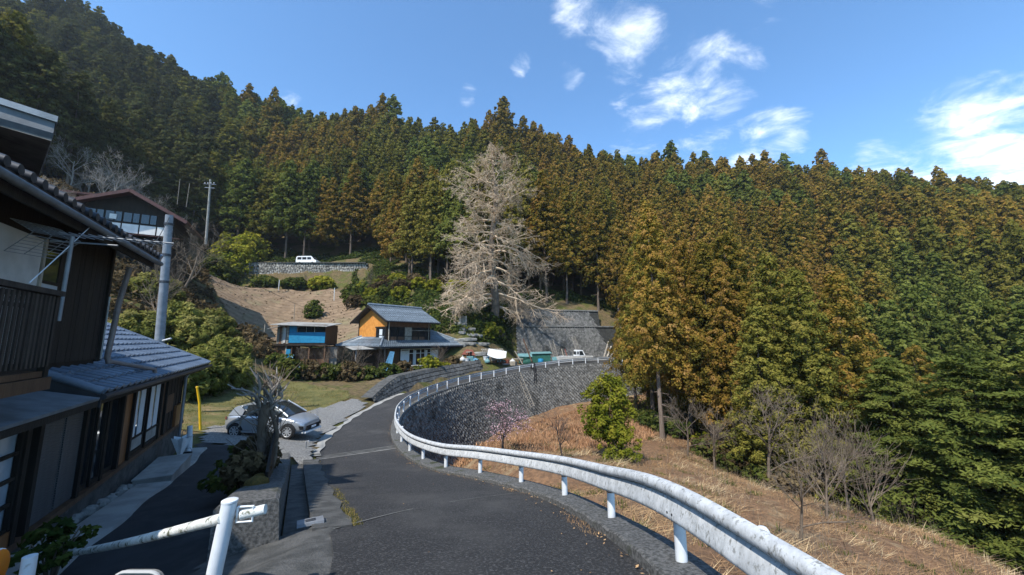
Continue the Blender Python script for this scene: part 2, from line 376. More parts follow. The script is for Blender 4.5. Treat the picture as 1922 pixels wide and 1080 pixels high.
def on_road(px, py):
    lo, hi = 1.0, 80.0; r = ray(px, py)
    f = lambda t: r.z * t - zr(r.y * t)
    prev = 1.5
    for k in range(400):
        t = 1.5 + k * .15
        if f(t) < 0: break
        prev = t
    return r * t
LEFT = [Vector((-1.3, -4, 0)), Vector((-1.35, 0, 0)), Vector((-1.45, 2.5, 0)), Vector((-1.9, 4.3, 0)), Vector((-2.8, 6.1, 0)), Vector((-4.06, 8.5, 0)), Vector((-5.8, 11.8, 0)), Vector((-7.5, 15, 0)), Vector((-8.75, 18, 0)), Vector((-9.5, 20.7, 0)),
        Vector((-9.95, 23.5, 0)), Vector((-10.15, 26.5, 0)), Vector((-10.0, 29.5, 0)), Vector((-9.6, 32.2, 0)), Vector((-8.9, 35, 0)), Vector((-7.8, 37.9, 0)), Vector((-6.5, 40.6, 0)),
        Vector((-5.0, 43, 0)), Vector((-3.1, 45.3, 0)), Vector((-1.0, 47.3, 0)), Vector((1.2, 49.1, 0)), Vector((4, 50.8, 0)), Vector((8, 53, 0)), Vector((12, 55, 0)), Vector((16.5, 57, 0))]
for p in LEFT: p.z = zr(p.y)
LL = cat_rom(LEFT, 8)

# ------------------------------------------------------------------ terrain height fields (radial basis through measured points)
class RBF:
    def __init__(s, pts):
        p = np.array(pts, float); s.c = p[:, :2]; n = len(p)
        D = np.linalg.norm(s.c[:, None] - s.c[None], axis=2)
        A = np.zeros((n + 3, n + 3)); A[:n, :n] = D - np.eye(n) * .15
        Q = np.c_[np.ones(n), s.c]; A[:n, n:] = Q; A[n:, :n] = Q.T
        s.w = np.linalg.solve(A, np.r_[p[:, 2], 0, 0, 0])
    def __call__(s, X, Y):
        X = np.asarray(X, float); Y = np.asarray(Y, float); sh = X.shape; q = np.c_[X.ravel(), Y.ravel()]
        out = np.empty(len(q))
        for i in range(0, len(q), 20000):
            b = q[i:i + 20000]; D = np.linalg.norm(b[:, None] - s.c[None], axis=2)
            out[i:i + 20000] = D @ s.w[:-3] + s.w[-3] + b @ s.w[-2:]
        return out.reshape(sh)
RIDGE = [(-199, 150, 138), (-192, 125, 103), (-136, 155, 95), (-97, 152, 81), (-61, 152, 80), (-2.5, 143, 71), (30, 140, 58), (72.6, 141, 53), (119, 146, 51), (147, 142, 46), (192, 134, 33), (250, 125, 28)]
FAR = RIDGE + [(x * 1.3, y * 1.3, z - 6) for x, y, z in RIDGE] + [(x * 1.9, y * 1.9, z - 40) for x, y, z in RIDGE] + [
    (-148, 108, 75), (-96, 89, 36), (-124, 84, 35), (-43, 108.5, 34), (-78, 111, 35), (-1.5, 90.6, 18.5), (17, 82, 11), (25, 118, 39), (36, 72, 6.5),
    (65.5, 82, 11), (92, 79, 10), (110, 77, 9.5), (170, 80, 10)]
UP = FAR + [(p.x, p.y, p.z - .03) for p in LEFT] + [(p[0], p[1], p[2] - .2) for p in RAIL[1::2]] + [
    (-2.6, 1, -2.0), (-4, 3, -2.75), (-6, 6, -3.4), (-8, 8.5, -3.66), (-9.5, 7, -3.7), (-10, 11, -3.98), (-12.5, 15, -4.36), (-10, 14, -4.3), (-8.9, 15.4, -4.42), (-5, 9, -3.62), (-3.9, 6.3, -3.02), (-6.6, 11.5, -4.0),
    (-10.5, 17, -4.38), (-13, 18, -4.4), (-14, 22, -4.3), (-10.9, 23, -4.68), (-11, 27, -4.6), (-20, 26, -4.0), (-17, 31, -4.15), (-13, 31, -4.3), (-26, 25, -3.2),
    (-23, 41, -3.5), (-17, 40, -3.5), (-11, 41, -3.55), (-9.6, 36.5, -3.6), (-8, 40, -3.5), (-6, 44, -3.3), (-12, 35.5, -3.7), (-15, 46, -2.8), (-22, 47, -1.6), (-10.5, 48, -2.4),
    (-35, 50, -.2), (-25, 48.5, -1.0), (-24, 55, 1.5), (-58, 71, 10), (-35, 71.5, 9.4), (-38, 60, 4.4), *[(x, 77.4, 11.2) for x in (-62, -56, -50, -44, -38, -32)], *[(x, 79.6, 16.2) for x in (-62, -56, -50, -44, -38, -32)], (-46, 74, 10.6), (-46, 85, 16.3), (-62, 84, 17), (-28, 83, 17), (-46, 92, 20),
    (-18, 61.5, 8.5), (-10.5, 51.7, 3.0), (-6.8, 51.7, 2.4), (-5.4, 48.4, -.9), (-1.5, 49.5, -2.6), (5, 52.2, -3.25), (12, 55.2, -3.1), (2, 51, -3.35), 
    *[(x, 56.2 + x * .15, -3.3) for x in (.5, 3, 6, 9, 12, 15)], *[(x, 54.3 + x * .1, -3.28) for x in (2, 7, 12)], *[(x, 58.6 + x * .15, 1.6) for x in (1.5, 5, 9, 13.5)], *[(x, 60.6 + x * .15, 4.3) for x in (1.5, 5, 9, 13)], (-.6, 55.5, -1.5), (17.5, 58.6, -2.5), (1.0, 61.5, 4.4), (8, 62.5, 4.4), (14.5, 63, 4.3), (8, 75, 10.5), (-3, 56.5, 3.0), (-6, 60, 6.5), (20, 62, 2), (22, 56, -3.6), (30, 60, -2.5),
    (-30, 30, 2.6), (-36, 40, 4.9), (-44, 38, 8.6), (-25, 30, -1.4), (-61, 57, 20), (-20, 18, -3.2), (-22, 12, -2.6), (-16, 8, -3.7), (-34, 20, 3), (-50, 30, 12), (-60, 20, 18), (-20, 0, -2), (-40, 0, 6), (-90, 40, 34), (-5, -10, -.6), (0, -10, -.3), (-30, -15, 2), (3, -10, -.3)]
VALW = [(-4.0, -1.8), (2, -2.45), (4.05, -2.75), (6.03, -3.2), (7.97, -3.75), (9.8, -4.35), (11.4, -5.0), (13, -5.7), (16.4, -7.2), (20, -8.6), (26, -10.2), (32, -10.6), (38, -10.4), (41, -9.6), (44, -9.0), (46.4, -8.4), (49, -7.6), (51, -7.35), (53.2, -7.2)]
VAL = FAR + [(float(np.interp(y, ry, [p.x for p in RL])) + .9, y - .3, z) for y, z in VALW] + [
    P(1080, 780, 35)[:], P(1080, 800, 26)[:], P(1080, 850, 18)[:], P(1080, 930, 9.3)[:], P(900, 832, 20)[:], P(900, 850, 17)[:], P(960, 850, 17.5)[:], P(1000, 800, 27)[:], P(1000, 870, 13.5)[:],
    P(1300, 830, 26)[:], P(1300, 900, 15)[:], P(1250, 805, 32)[:], P(1440, 920, 18)[:], P(1440, 1000, 10)[:], P(1640, 980, 13)[:], P(1640, 1060, 8)[:], P(1850, 1060, 11)[:], P(1480, 1075, 5.3)[:], P(1750, 1000, 13.5)[:], P(1200, 850, 21)[:],
    P(1190, 1000, 7)[:], P(1300, 980, 9)[:], P(1180, 765, 45)[:],
    (17, 24.5, -11), (18.5, 20, -11), (20.5, 16, -11), (24, 12, -12), (26, 4, -11), (14, 35, -9.5), (20, 42, -10), (10, 0, -6), (9, 5, -5.6), (10, -8, -4.5), (30, -5, -12), (17, 31, -12),
    (23, 47, -8), (25.4, 33.7, -17.5), (40, 51.5, -9.5), (21.4, 19.9, -13), (36, 32.7, -17), (56, 49.6, -10), (41, 30.7, -16), (66, 47.6, -10), (60, 20, -12), (60, -5, -12), (150, 40, 0), (150, 0, -5), (20, 55, -6), (28, 62, -2), (0, 36, -9.8), (5, 42, -8.4)]
fU, fV = RBF(UP), RBF(VAL)
def inpoly(X, Y, poly):
    X = np.asarray(X); Y = np.asarray(Y); r = np.zeros(X.shape, bool); n = len(poly)
    for i in range(n):
        x1, y1 = poly[i]; x2, y2 = poly[(i + 1) % n]
        if y1 == y2: continue
        c = ((y1 > Y) != (y2 > Y)) & (X < (x2 - x1) * (Y - y1) / (y2 - y1) + x1); r ^= c
    return r
def offs(d): return [(p.x + n.x * d, p.y + n.y * d) for p, n in zip(RL, RLN)]
SEAM = [(24, 56.5), (40, 63), (80, 85), (300, 170)]
POLY_U = [(-400, -30), (2, -30)] + offs(-.45) + SEAM + [(300, 420), (-400, 420)]
POLY_V = [(2, -30)] + offs(-.75) + [(24, 57.5), (40, 65), (80, 88), (300, 175), (300, -30)]
POLY_ROAD = [(p.x, p.y) for p in LL] + [(p.x + n.x * .1, p.y + n.y * .1) for p, n in zip(reversed(RL), reversed(RLN))]
_u = Vector((-.4845, .875)); _n = Vector((.875, .4845)); _w = Vector((-3.22, 5.55))
POLY_GUT = [tuple(_w + _u * s_ + _n * n_) for s_, n_ in ((-.1, -.6), (-.1, 1.3), (10.6, 1.3), (10.6, -.3))]
zrv = lambda Y: np.interp(Y, ry, rz) - .13
def hU(X, Y):
    Z = fU(X, Y)
    rd = inpoly(X, Y, POLY_ROAD)
    Z = np.where(rd, np.minimum(Z, zrv(Y) - .16), Z)
    gd = inpoly(X, Y, POLY_GUT)
    return np.where(gd, np.minimum(Z, zrv(Y) - .28), Z)
def wob(X, Y, a, s):
    return a * (np.sin(X * s + 1.3 * np.sin(Y * s * .7)) + np.sin(Y * s * 1.13 + 1.7 * np.sin(X * s * .61)) + .5 * np.sin((X + Y) * s * 2.3)) / 2.5
def sheet(name, x0, x1, y0, y1, st, fn, keep):
    xs = np.arange(x0, x1 + st / 2, st); ys = np.arange(y0, y1 + st / 2, st)
    X, Y = np.meshgrid(xs, ys); Z = fn(X, Y)
    cx = (X[:-1, :-1] + X[1:, 1:]) / 2; cy = (Y[:-1, :-1] + Y[1:, 1:]) / 2; k = keep(cx, cy)
    idx = np.arange(X.size).reshape(X.shape)
    F = np.stack([idx[:-1, :-1], idx[:-1, 1:], idx[1:, 1:], idx[1:, :-1]], -1)[k]
    used, inv = np.unique(F, return_inverse=True)
    V = np.c_[X.ravel(), Y.ravel(), Z.ravel()][used]
    me = np_mesh(name, V, inv.reshape(F.shape)); me.polygons.foreach_set('use_smooth', [True] * len(me.polygons))
    return me
def ground_mat():
    m = bpy.data.materials.new('hillside_ground'); m.use_nodes = True; g = NT(m.node_tree)
    t = g.n('ShaderNodeTexCoord'); v = t.outputs['Object']
    n1 = g.n('ShaderNodeTexNoise', i_Scale=.35, i_Detail=8., i_Roughness=.65); g.l(v, n1.inputs['Vector'])
    n2 = g.n('ShaderNodeTexNoise', i_Scale=3., i_Detail=8., i_Roughness=.7); g.l(v, n2.inputs['Vector'])
    a = g.mix(g.rng(n2.outputs[0], .35, .65), (.16, .115, .06), (.085, .065, .035))
    b = g.mix(g.rng(n2.outputs[0], .35, .65), (.10, .105, .03), (.055, .06, .018))
    c = g.mix(g.rng(n1.outputs[0], .45, .6), a, b)
    bs = g.n('ShaderNodeBsdfPrincipled'); bs.inputs['Roughness'].default_value = .97; bs.inputs['Specular IOR Level'].default_value = .1; g.l(c, bs.inputs['Base Color'])
    bp = g.n('ShaderNodeBump'); bp.inputs['Strength'].default_value = .8; bp.inputs['Distance'].default_value = .08; g.l(n2.outputs[0], bp.inputs['Height']); g.l(bp.outputs[0], bs.inputs['Normal'])
    o = g.n('ShaderNodeOutputMaterial'); g.l(bs.outputs[0], o.inputs[0]); return m
M_GROUND = ground_mat()
# field, yard and lot outlines on the upper ground
FIELD = [(P(375, 545, 70).x, P(375, 545, 70).y), (-52, 72), (-36, 71.8), (-31, 70), (-26, 62), (-20.5, 54), (-19.5, 49), (-27, 48), (-37, 50), (-45, 56)]
LOT = [(-9.6, 15.6), (-9.0, 15.1), (-7.6, 14.6), (-7.9, 15.6), (-8.7, 17), (-9.7, 20), (-10.4, 25), (-10.6, 28.5), (-12.2, 29.5), (-12.6, 26), (-13.4, 21.5), (-14.6, 18.6), (-13.2, 16.6)]
def drape(poly, st, lift, fn=None):
    x = [p[0] for p in poly]; y = [p[1] for p in poly]
    f = fn or hU
    return sheet('s', min(x), max(x), min(y), max(y), st, lambda X, Y: f(X, Y) + lift, lambda X, Y: inpoly(X, Y, poly))
near_box = [(-32, -6), (22, -6), (22, 62), (-32, 62)]
g1 = sheet('ground', -32, 22, -6, 62, .45, lambda X, Y: hU(X, Y) + wob(X, Y, .03, 2.2), lambda X, Y: inpoly(X, Y, POLY_U))
link('ground', g1, M_GROUND, kind='structure')
g2 = sheet('hillside', -400, 302, -30, 420, 4.0, lambda X, Y: fU(X, Y) - np.where((X > -30) & (X < 20) & (Y > -4) & (Y < 60), 1.2, 0), lambda X, Y: inpoly(X, Y, POLY_U) & ~((X > -27) & (X < 17.5) & (Y > -2) & (Y < 57.5)) & ~((X > -76) & (X < 20) & (Y > 46) & (Y < 94)))
link('hillside', g2, M_GROUND, kind='structure')
g3 = sheet('bank', -76, 20, 44, 94, .8, lambda X, Y: fU(X, Y) + wob(X, Y, .05, .9) - np.where((X > -31) & (X < 18) & (Y < 61), .5, 0), lambda X, Y: inpoly(X, Y, POLY_U) & ~((X > -31) & (X < 21) & (Y < 61)))
link('bank', g3, M_GROUND, kind='structure')
v1 = sheet('valley_slope', -10, 34, -6, 64, .4, lambda X, Y: fV(X, Y) + wob(X, Y, .06, 1.7), lambda X, Y: inpoly(X, Y, POLY_V))
link('valley_slope', v1, M_LEAFLITTER, kind='structure')
v2 = sheet('far_hillside', -12, 302, -30, 420, 4.0, lambda X, Y: fV(X, Y) - np.where((X < 31) & (Y < 61), 1.5, 0), lambda X, Y: inpoly(X, Y, POLY_V) & ~((X < 31) & (Y > -4) & (Y < 61)))
link('far_hillside', v2, M_GROUND, kind='structure')
def hv(x, y): return float(fV(np.array([x]), np.array([y]))[0])
def hu(x, y): return float(hU(np.array([x]), np.array([y]))[0])
# tilled field with furrows running across the slope
fld = drape(FIELD, .35, .22)
co_ = np.empty(len(fld.vertices) * 3, np.float32); fld.vertices.foreach_get('co', co_); co_ = co_.reshape(-1, 3)
fur = np.sin((co_[:, 1] * .93 + co_[:, 0] * .18) * 2 * math.pi / 1.05)
inner = np.clip((co_[:, 1] - 55) / 3, 0, 1) * np.clip((-33 - co_[:, 0]) / 2, 0, 1)
co_[:, 2] += fur * .17 * inner + wob(co_[:, 0], co_[:, 1], .05, 1.9)
fld.vertices.foreach_set('co', co_.ravel()); fld.update()
def field_mat():
    g = NT(M_EARTH.node_tree) if False else None
    nt = M_EARTH.node_tree; bs = next(n for n in nt.nodes if n.type == 'BSDF_PRINCIPLED'); src = bs.inputs['Base Color'].links[0].from_socket
    tcn = nt.nodes.new('ShaderNodeTexCoord'); wv = nt.nodes.new('ShaderNodeTexWave'); wv.wave_type = 'BANDS'; wv.bands_direction = 'Y'; wv.inputs['Scale'].default_value = .27; wv.inputs['Distortion'].default_value = 1.2; wv.inputs['Detail'].default_value = 3
    mpn = nt.nodes.new('ShaderNodeMapping'); mpn.inputs['Rotation'].default_value = (0, 0, R(-11)); nt.links.new(tcn.outputs['Object'], mpn.inputs[0]); nt.links.new(mpn.outputs[0], wv.inputs['Vector'])
    mx = nt.nodes.new('ShaderNodeMix'); mx.data_type = 'RGBA'; mx.blend_type = 'MULTIPLY'; mx.inputs[0].default_value = 1
    rp = nt.nodes.new('ShaderNodeValToRGB'); rp.color_ramp.elements[0].color = (.82, .80, .78, 1); rp.color_ramp.elements[1].color = (1.05, 1.03, 1, 1); nt.links.new(wv.outputs['Fac'], rp.inputs[0])
    nt.links.new(src, mx.inputs[6]); nt.links.new(rp.outputs[0], mx.inputs[7]); nt.links.new(mx.outputs[2], bs.inputs['Base Color'])
field_mat()
o = link('field', fld, M_EARTH, kind='structure')
link('gravel_lot', drape(LOT, .3, .05), M_GRAVEL, kind='structure')
YARD = [(-1.5, 2.2), (-2.2, 4.6), (-3.5, 5.6), (-8.6, 14.9), (-9.3, 15.7), (-13, 16.4), (-12.6, 15.2), (-6.2, 4.6), (-4.2, .4), (-1.5, .2)]
link('yard', drape(YARD, .25, .035), M_ASPHALT2, kind='structure')
LAWN = [(-13.6, 18.2), (-12.7, 22), (-12.2, 26), (-12.5, 29.6), (-13.5, 31.6), (-18, 33.2), (-24, 31), (-26, 26), (-22, 20), (-16, 17.6)]

# ------------------------------------------------------------------ road, kerb, painted-over drain, gutter
mb = MB()
# road sheet: rows between left line and rail line at matching y
ys = np.r_[np.arange(-4, 30, .5), np.arange(30, 46, .5)]
def interp_line(L, s):
    d = [0]
    for a, b in zip(L[:-1], L[1:]): d.append(d[-1] + (b - a).length)
    s *= d[-1]; i = min(max(bisect.bisect(d, s) - 1, 0), len(L) - 2); f = (s - d[i]) / max(d[i + 1] - d[i], 1e-6)
    return L[i].lerp(L[i + 1], f)
NS = 130; rows = []
for i in range(NS + 1):
    a = interp_line(LL, i / NS); b = interp_line(RL, i / NS)
    rows.append([Vector((a.x + (b.x - a.x) * k / 8, a.y + (b.y - a.y) * k / 8, 0)) for k in range(9)])
for r_ in rows:
    for k, p in enumerate(r_): p.z = zr(p.y) + .02 * math.sin(k / 8 * math.pi)
vs_ = [p for r_ in rows for p in r_]; fs_ = [(i * 9 + k, i * 9 + k + 1, (i + 1) * 9 + k + 1, (i + 1) * 9 + k) for i in range(NS) for k in range(8)]
mb.add(vs_, fs_); mb.build('road', M_ASPHALT, None, True, 'structure')
# kerb: real step along the rail line
mb = MB(); kv = []
for p, n in zip(RL, RLN):
    base = zr(p.y) - .35; top = p.z + .0 if p.y < 30 else p.z + .02
    a = p - n * .30; b = p + n * .22
    j = .015 * math.sin(p.y * 9.1)
    kv += [Vector((a.x, a.y, base)), Vector((a.x, a.y, top - .02 + j)), Vector((a.x + n.x * .03, a.y + n.y * .03, top + j)), Vector((b.x, b.y, top)), Vector((b.x, b.y, base - .25))]
mb.add(kv, [(i * 5 + k, (i + 1) * 5 + k, (i + 1) * 5 + k + 1, i * 5 + k + 1) for i in range(len(RL) - 1) for k in range(4)] + [(0, 1, 2, 3, 4)])
M_AGG = mat('exposed_aggregate', (.17, .165, .155), (.06, .06, .056), 22, .95, .9, 45, c3=(.05, .055, .03), c3s=1.5, c3lo=.56, c3hi=.68)
mb.build('kerb', M_AGG, None, False, 'structure')
# drain channel crossing the road (two pale strips with a slot)
def cross_strip(px0, py0, px1, py1, w, lift, name, m):
    a = on_road(px0, py0); b = on_road(px1, py1); mb = MB(); A = []; B = []
    d = (b - a); d.z = 0; q = Vector((-d.y, d.x, 0)).normalized() * w / 2
    for k in range(13):
        p = a.lerp(b, k / 12)
        u = p - q; v_ = p + q; u.z = zr(u.y) + lift + .02 * math.sin(k / 12 * math.pi); v_.z = zr(v_.y) + lift + .02 * math.sin(k / 12 * math.pi)
        A.append(u); B.append(v_)
    mb.strip(A, B); return mb.build(name, m, None, False, 'structure')
cross_strip(596, 862, 744, 840, .42, .008, 'drain_slot', M_CONC_D)
cross_strip(597, 864.5, 746, 842.5, .075, .014, 'drain_edging', M_CONC_L)
cross_strip(596, 859, 741, 837.3, .06, .014, 'drain_edging', M_CONC)
cross_strip(604, 1001, 800, 951, .03, .008, 'road_seam', M_CONC)
cross_strip(800, 951, 985, 925, .025, .008, 'road_seam', M_CONC)
# gutter: concrete apron along the left of the road and a sunken channel beside the planter wall
UDIR = Vector((-.4845, .875, 0)); NDIR = Vector((.875, .4845, 0))
def along(p0, s, n, lift): 
    q = p0 + UDIR * s + NDIR * n; q.z = zr(q.y) + lift; return q
W0 = Vector((-3.22, 5.55, 0))
mb = MB(); ss = [k * .5 for k in range(22)]
mb.strip([along(W0, s, .05, -.10) for s in ss], [along(W0, s, .42, -.10) for s in ss])
mb.build('gutter', M_CONC_D, None, False, 'structure')
mb = MB()
prof = [(.42, -.2), (.42, .035), (.46, .04), (.95, .028), (.97, -.1)]
vv = [along(W0, s, n + (.05 * math.sin(s * 3.7) if i > 2 else 0), l) for s in ss for i, (n, l) in enumerate(prof)]
mb.add(vv, [(i * 5 + k, i * 5 + k + 1, (i + 1) * 5 + k + 1, (i + 1) * 5 + k) for i in range(len(ss) - 1) for k in range(4)] + [(0, 1, 2, 3, 4)])
mb.build('concrete_apron', M_CONC_D, None, False, 'structure')
# pale worn concrete edging between gravel lot and road
mb = MB(); A = []; B = []
for i, p in enumerate(LL):
    if 14.6 < p.y < 33:
        n = side(LL)[i] if False else None
LN = side(LL)
A = [p - n * (.42 + .12 * math.sin(p.y * 2.1)) + Vector((0, 0, .05)) for p, n in zip(LL, LN) if 15.6 < p.y < 33.5]
B = [p + n * (.12 + .06 * math.sin(p.y * 3.3)) + Vector((0, 0, .035)) for p, n in zip(LL, LN) if 15.6 < p.y < 33.5]
mb.strip(A, B); mb.build('road_edging', M_CONC_L, None, False, 'structure')
# driveway slab at the lower left, joint towards the road
link('driveway_slab', drape([(-1.0, 0), (-1.15, 2.5), (-1.6, 4.3), (-2.45, 6.0), (-3.0, 5.95), (-3.95, 5.5), (-3.7, 3.4), (-3.4, 0)], .12, 0, lambda X, Y: np.maximum(fU(X, Y), np.where(inpoly(X, Y, POLY_ROAD), -9, -9)) * 0 + np.where(X > -2.6, zrv(Y) - .012, np.maximum(fU(X, Y) + .07, zrv(Y) - .012 - (-2.6 - X) * .35))), M_CONC_D, kind='structure')
# steel cover plate in the gutter and one beside the drain
for i, (px, py, w_, l_) in enumerate(((582, 987, .36, .34), (583, 858, .7, .4))):
    q = on_road(px, py); e = empty('drain_cover', (q.x, q.y, zr(q.y) + .05), math.atan2(UDIR.y, UDIR.x),
        ['small steel drain cover set in the gutter apron near the white post', 'concrete drain cover beside the end of the drain channel'][i], 'drain cover')
    e.rotation_euler = (0, R(11), math.atan2(UDIR.y, UDIR.x)); mb = MB(); mb.box((-l_ / 2, -w_ / 2, -.03), (l_ / 2, w_ / 2, .012)); mb.build('plate', [M_GALV, M_CONC][i], e)
    for k in range(2):
        mb = MB(); mb.box((-.06 + k * .1 - .02, -.07, .012), (-.06 + k * .1 + .02, .07, .022)); mb.build('lifting_slot', M_METAL_D, e)

# ------------------------------------------------------------------ guard rail
gr = empty('guard_rail', RAILV[0] + Vector((0, 0, 0)), 0, 'white weathered steel guard rail curving along the valley side of the road', 'guard rail')
OFF = RAILV[0]
PROF = [(-.01, .40), (.035, .402), (.056, .418), (.060, .445), (.052, .48), (.038, .53), (.022, .575), (.008, .602), (-.022, .612), (-.018, .620), (.036, .632), (.060, .655), (.064, .69), (.050, .726), (.018, .748), (-.01, .752)]   # (towards road, height)
mb = MB(); vv = []
BL = cat_rom(RAILV[:], 8); BLN = side(BL); BL2 = [(p, n) for p, n in zip(BL, BLN)]
for p, n in BL2:
    for d, h in PROF: vv.append(p - n * (d + .085) + Vector((0, 0, h)) - OFF)
    for d, h in reversed(PROF): vv.append(p - n * (d + .080) + Vector((0, 0, h)) - OFF)
m_ = len(PROF) * 2
mb.add(vv, [(i * m_ + k, (i + 1) * m_ + k, (i + 1) * m_ + (k + 1) % m_, i * m_ + (k + 1) % m_) for i in range(len(BL2) - 1) for k in range(m_)] + [tuple(range(m_))])
mb.build('beam', M_WHITE, gr, True)
pm = MB(); pm.tube([(0, 0, -.45), (0, 0, .66)], .0572, 14); pm.tube([(0, 0, .66), (0, 0, .68)], [.0572, .045], 14)
pmesh = pm.mesh('post', True); pmesh.materials.append(M_WHITE2)
bm_ = MB(); bm_.tube([(0, 0, .355), (0, 0, .37)], .0585, 14); bmesh_ = bm_.mesh('band', True); bmesh_.materials.append(M_RUST)
for i, p in enumerate(RAILV):
    if p.y < 1: continue
    q = link('post', pmesh, None, gr); q.location = p - OFF + RLN[min(i * 6, len(RLN) - 1)] * .02; q.rotation_euler = (random.uniform(-.02, .02), random.uniform(-.02, .02), random.uniform(0, 6))
    if p.y < 14: b_ = link('rust_band', bmesh_, None, q)
# bolts on the near beam (slotted bolt holes)
bo = MB()
bo.lathe([(0, .0), (.011, 0), (.013, .006), (0, .012)], 8, axis='x'); bom = bo.mesh('bolt'); bom.materials.append(M_METAL_D)
for i in range(3, 10):
    p = RAILV[i]; n = RLN[i * 6]; d = (RAILV[i + 1] - RAILV[i - 1]).normalized()
    for s_, h in ((-.16, .47), (-.07, .47), (-.16, .69), (-.07, .69)):
        q = link('bolt', bom, None, gr); q.location = p - n * (.082 + .055) + d * s_ + Vector((0, 0, h)) - OFF; q.rotation_euler = (0, 0, math.atan2(-n.y, -n.x))
# lapped plate joints of the beam, every second post
for i in range(3, 22, 2):
    c_ = RAILV[i]; d = (RAILV[i + 1] - RAILV[i - 1]).normalized(); n = RLN[i * 6]; mb = MB(); A = []
    for k in (-.19, 0, .15):
        j_ = min(range(len(BL)), key=lambda q: (BL[q] - (c_ + d * k)).length); b0 = BL[j_]; e_ = (c_ + d * k) - b0; b0 = b0 + d * e_.dot(d); nn = BLN[j_]
        A.append([b0 - nn * (dd_ + .085 + .006) + Vector((0, 0, h)) - OFF for dd_, h in PROF])
    m2 = len(PROF); mb.add([q for r_ in A for q in r_], [(r_ * m2 + k, (r_ + 1) * m2 + k, (r_ + 1) * m2 + k + 1, r_ * m2 + k + 1) for r_ in range(2) for k in range(m2 - 1)]); mb.build('splice_plate', M_WHITE, gr, True)
# white reflector lump on the back of the beam at the right
q = P(1432, 1003, 3.05)
rf = empty('rail_reflector', q, 0, 'small white cap standing on the guard rail at lower right', 'reflector')
mb = MB(); mb.lathe([(0, .06), (.03, .055), (.05, .03), (.055, 0), (.05, -.10)], 14); mb.build('cap', M_WHITE2, rf, True)

# ------------------------------------------------------------------ retaining wall of diamond-laid blocks below the rail
def diamond_block(w, h, proud=.075, seed=0):
    rg = random.Random(seed); mb = MB(); i_ = .74
    o_ = [(-w / 2, 0, 0), (0, 0, -h / 2), (w / 2, 0, 0), (0, 0, h / 2)]
    f_ = [(x * i_, -proud * rg.uniform(.2, 1.6), z * i_) for x, y, z in o_]
    mb.add(o_ + f_, [(0, 1, 5, 4), (1, 2, 6, 5), (2, 3, 7, 6), (3, 0, 4, 7), (4, 5, 6, 7)])
    return mb
def wall_frames(line, normals, batter, cell_w, cell_h, depth_fn, top_off=.25):
    """yield matrices for diamond blocks on a battered wall that follows a line"""
    d = [0]
    for a, b in zip(line[:-1], line[1:]): d.append(d[-1] + Vector((b.x - a.x, b.y - a.y)).length)
    out = []; L = d[-1]; nrow = 60
    for j in range(nrow):
        off = (j % 2) * cell_w / 2; k = 0
        while True:
            s_ = off + k * cell_w; k += 1
            if s_ > L: break
            i = min(max(bisect.bisect(d, s_) - 1, 0), len(line) - 2); f = (s_ - d[i]) / max(d[i + 1] - d[i], 1e-6)
            p = line[i].lerp(line[i + 1], f); n = normals[i].lerp(normals[i + 1], f).normalized()
            dz = top_off + j * cell_h / 2
            if dz > depth_fn(p): continue
            t = Vector((-n.y, n.x, 0))         # along
            outw = n
            up = (Vector((0, 0, 1)) - n * batter).normalized()
            yv = -(outw * 1.0 + Vector((0, 0, batter))).normalized()
            pos = Vector((p.x, p.y, p.z)) + n * (.20 + batter * dz) - Vector((0, 0, dz))
            x_ = up.cross(-yv) * -1
            x_ = yv.cross(up)
            m = Matrix((( x_.x, yv.x, up.x, pos.x), (x_.y, yv.y, up.y, pos.y), (x_.z, yv.z, up.z, pos.z), (0, 0, 0, 1)))
            out.append(m)
    return out
i0 = next(i for i, p in enumerate(RL) if p.y > 10.5)
WL, WN = RL[i0:], RLN[i0:]
rw = empty('retaining_wall', WL[0], 0, 'long grey retaining wall of diamond-laid concrete blocks below the curving guard rail', 'retaining wall')
WO = WL[0].copy(); BAT = .28
base_z = lambda p: float(np.interp(p.y, [a for a, b in VALW], [b for a, b in VALW]))
mb = MB(); A = []; B = []
for p, n in zip(WL, WN):
    D = p.z - base_z(p) + 1.6
    A.append(p + n * .19 - Vector((0, 0, .12)) - WO); B.append(p + n * (.19 + BAT * D) - Vector((0, 0, D)) - WO)
mb.strip(A, B)
pe = WL[-1] - WO; ne = WN[-1]; de = Vector((-ne.y, ne.x, 0)) * -1
mb.add([A[-1], B[-1], B[-1] - ne * 6, A[-1] - ne * 5], [(0, 1, 2, 3)])
mb.build('backing', M_JOINT, rw)
fr = wall_frames(WL, WN, BAT, .40, .44, lambda p: p.z - base_z(p) + .6)
fr.sort(key=lambda m: m.translation.length)
blk = [diamond_block(.40, .44, seed=k) for k in range(5)]
blkm = []
for b in blk:
    me = b.mesh('block'); me.materials.append(M_BLOCK); blkm.append(me)
# the 300 blocks that show largest: those that face the camera at the bend
def shown(m):
    v = m.translation; n = -Vector((m[0][1], m[1][1], m[2][1]))
    return max(0, -(v.normalized().dot(n))) / v.length_squared
fr.sort(key=shown, reverse=True)
for k, m in enumerate(fr[:295]):
    q = link('block', blkm[k % 5], None, rw); mm = m.copy(); mm.translation -= WO; q.matrix_local = mm
mb = MB()
for k, m in enumerate(fr[295:]):
    mm = m.copy(); mm.translation -= WO; mb.M = mm; b = blk[k % 5]; mb.add(b.v, b.f, random.random())
mb.M = None; mb.build('blocks', M_BLOCK, rw, kind='stuff')

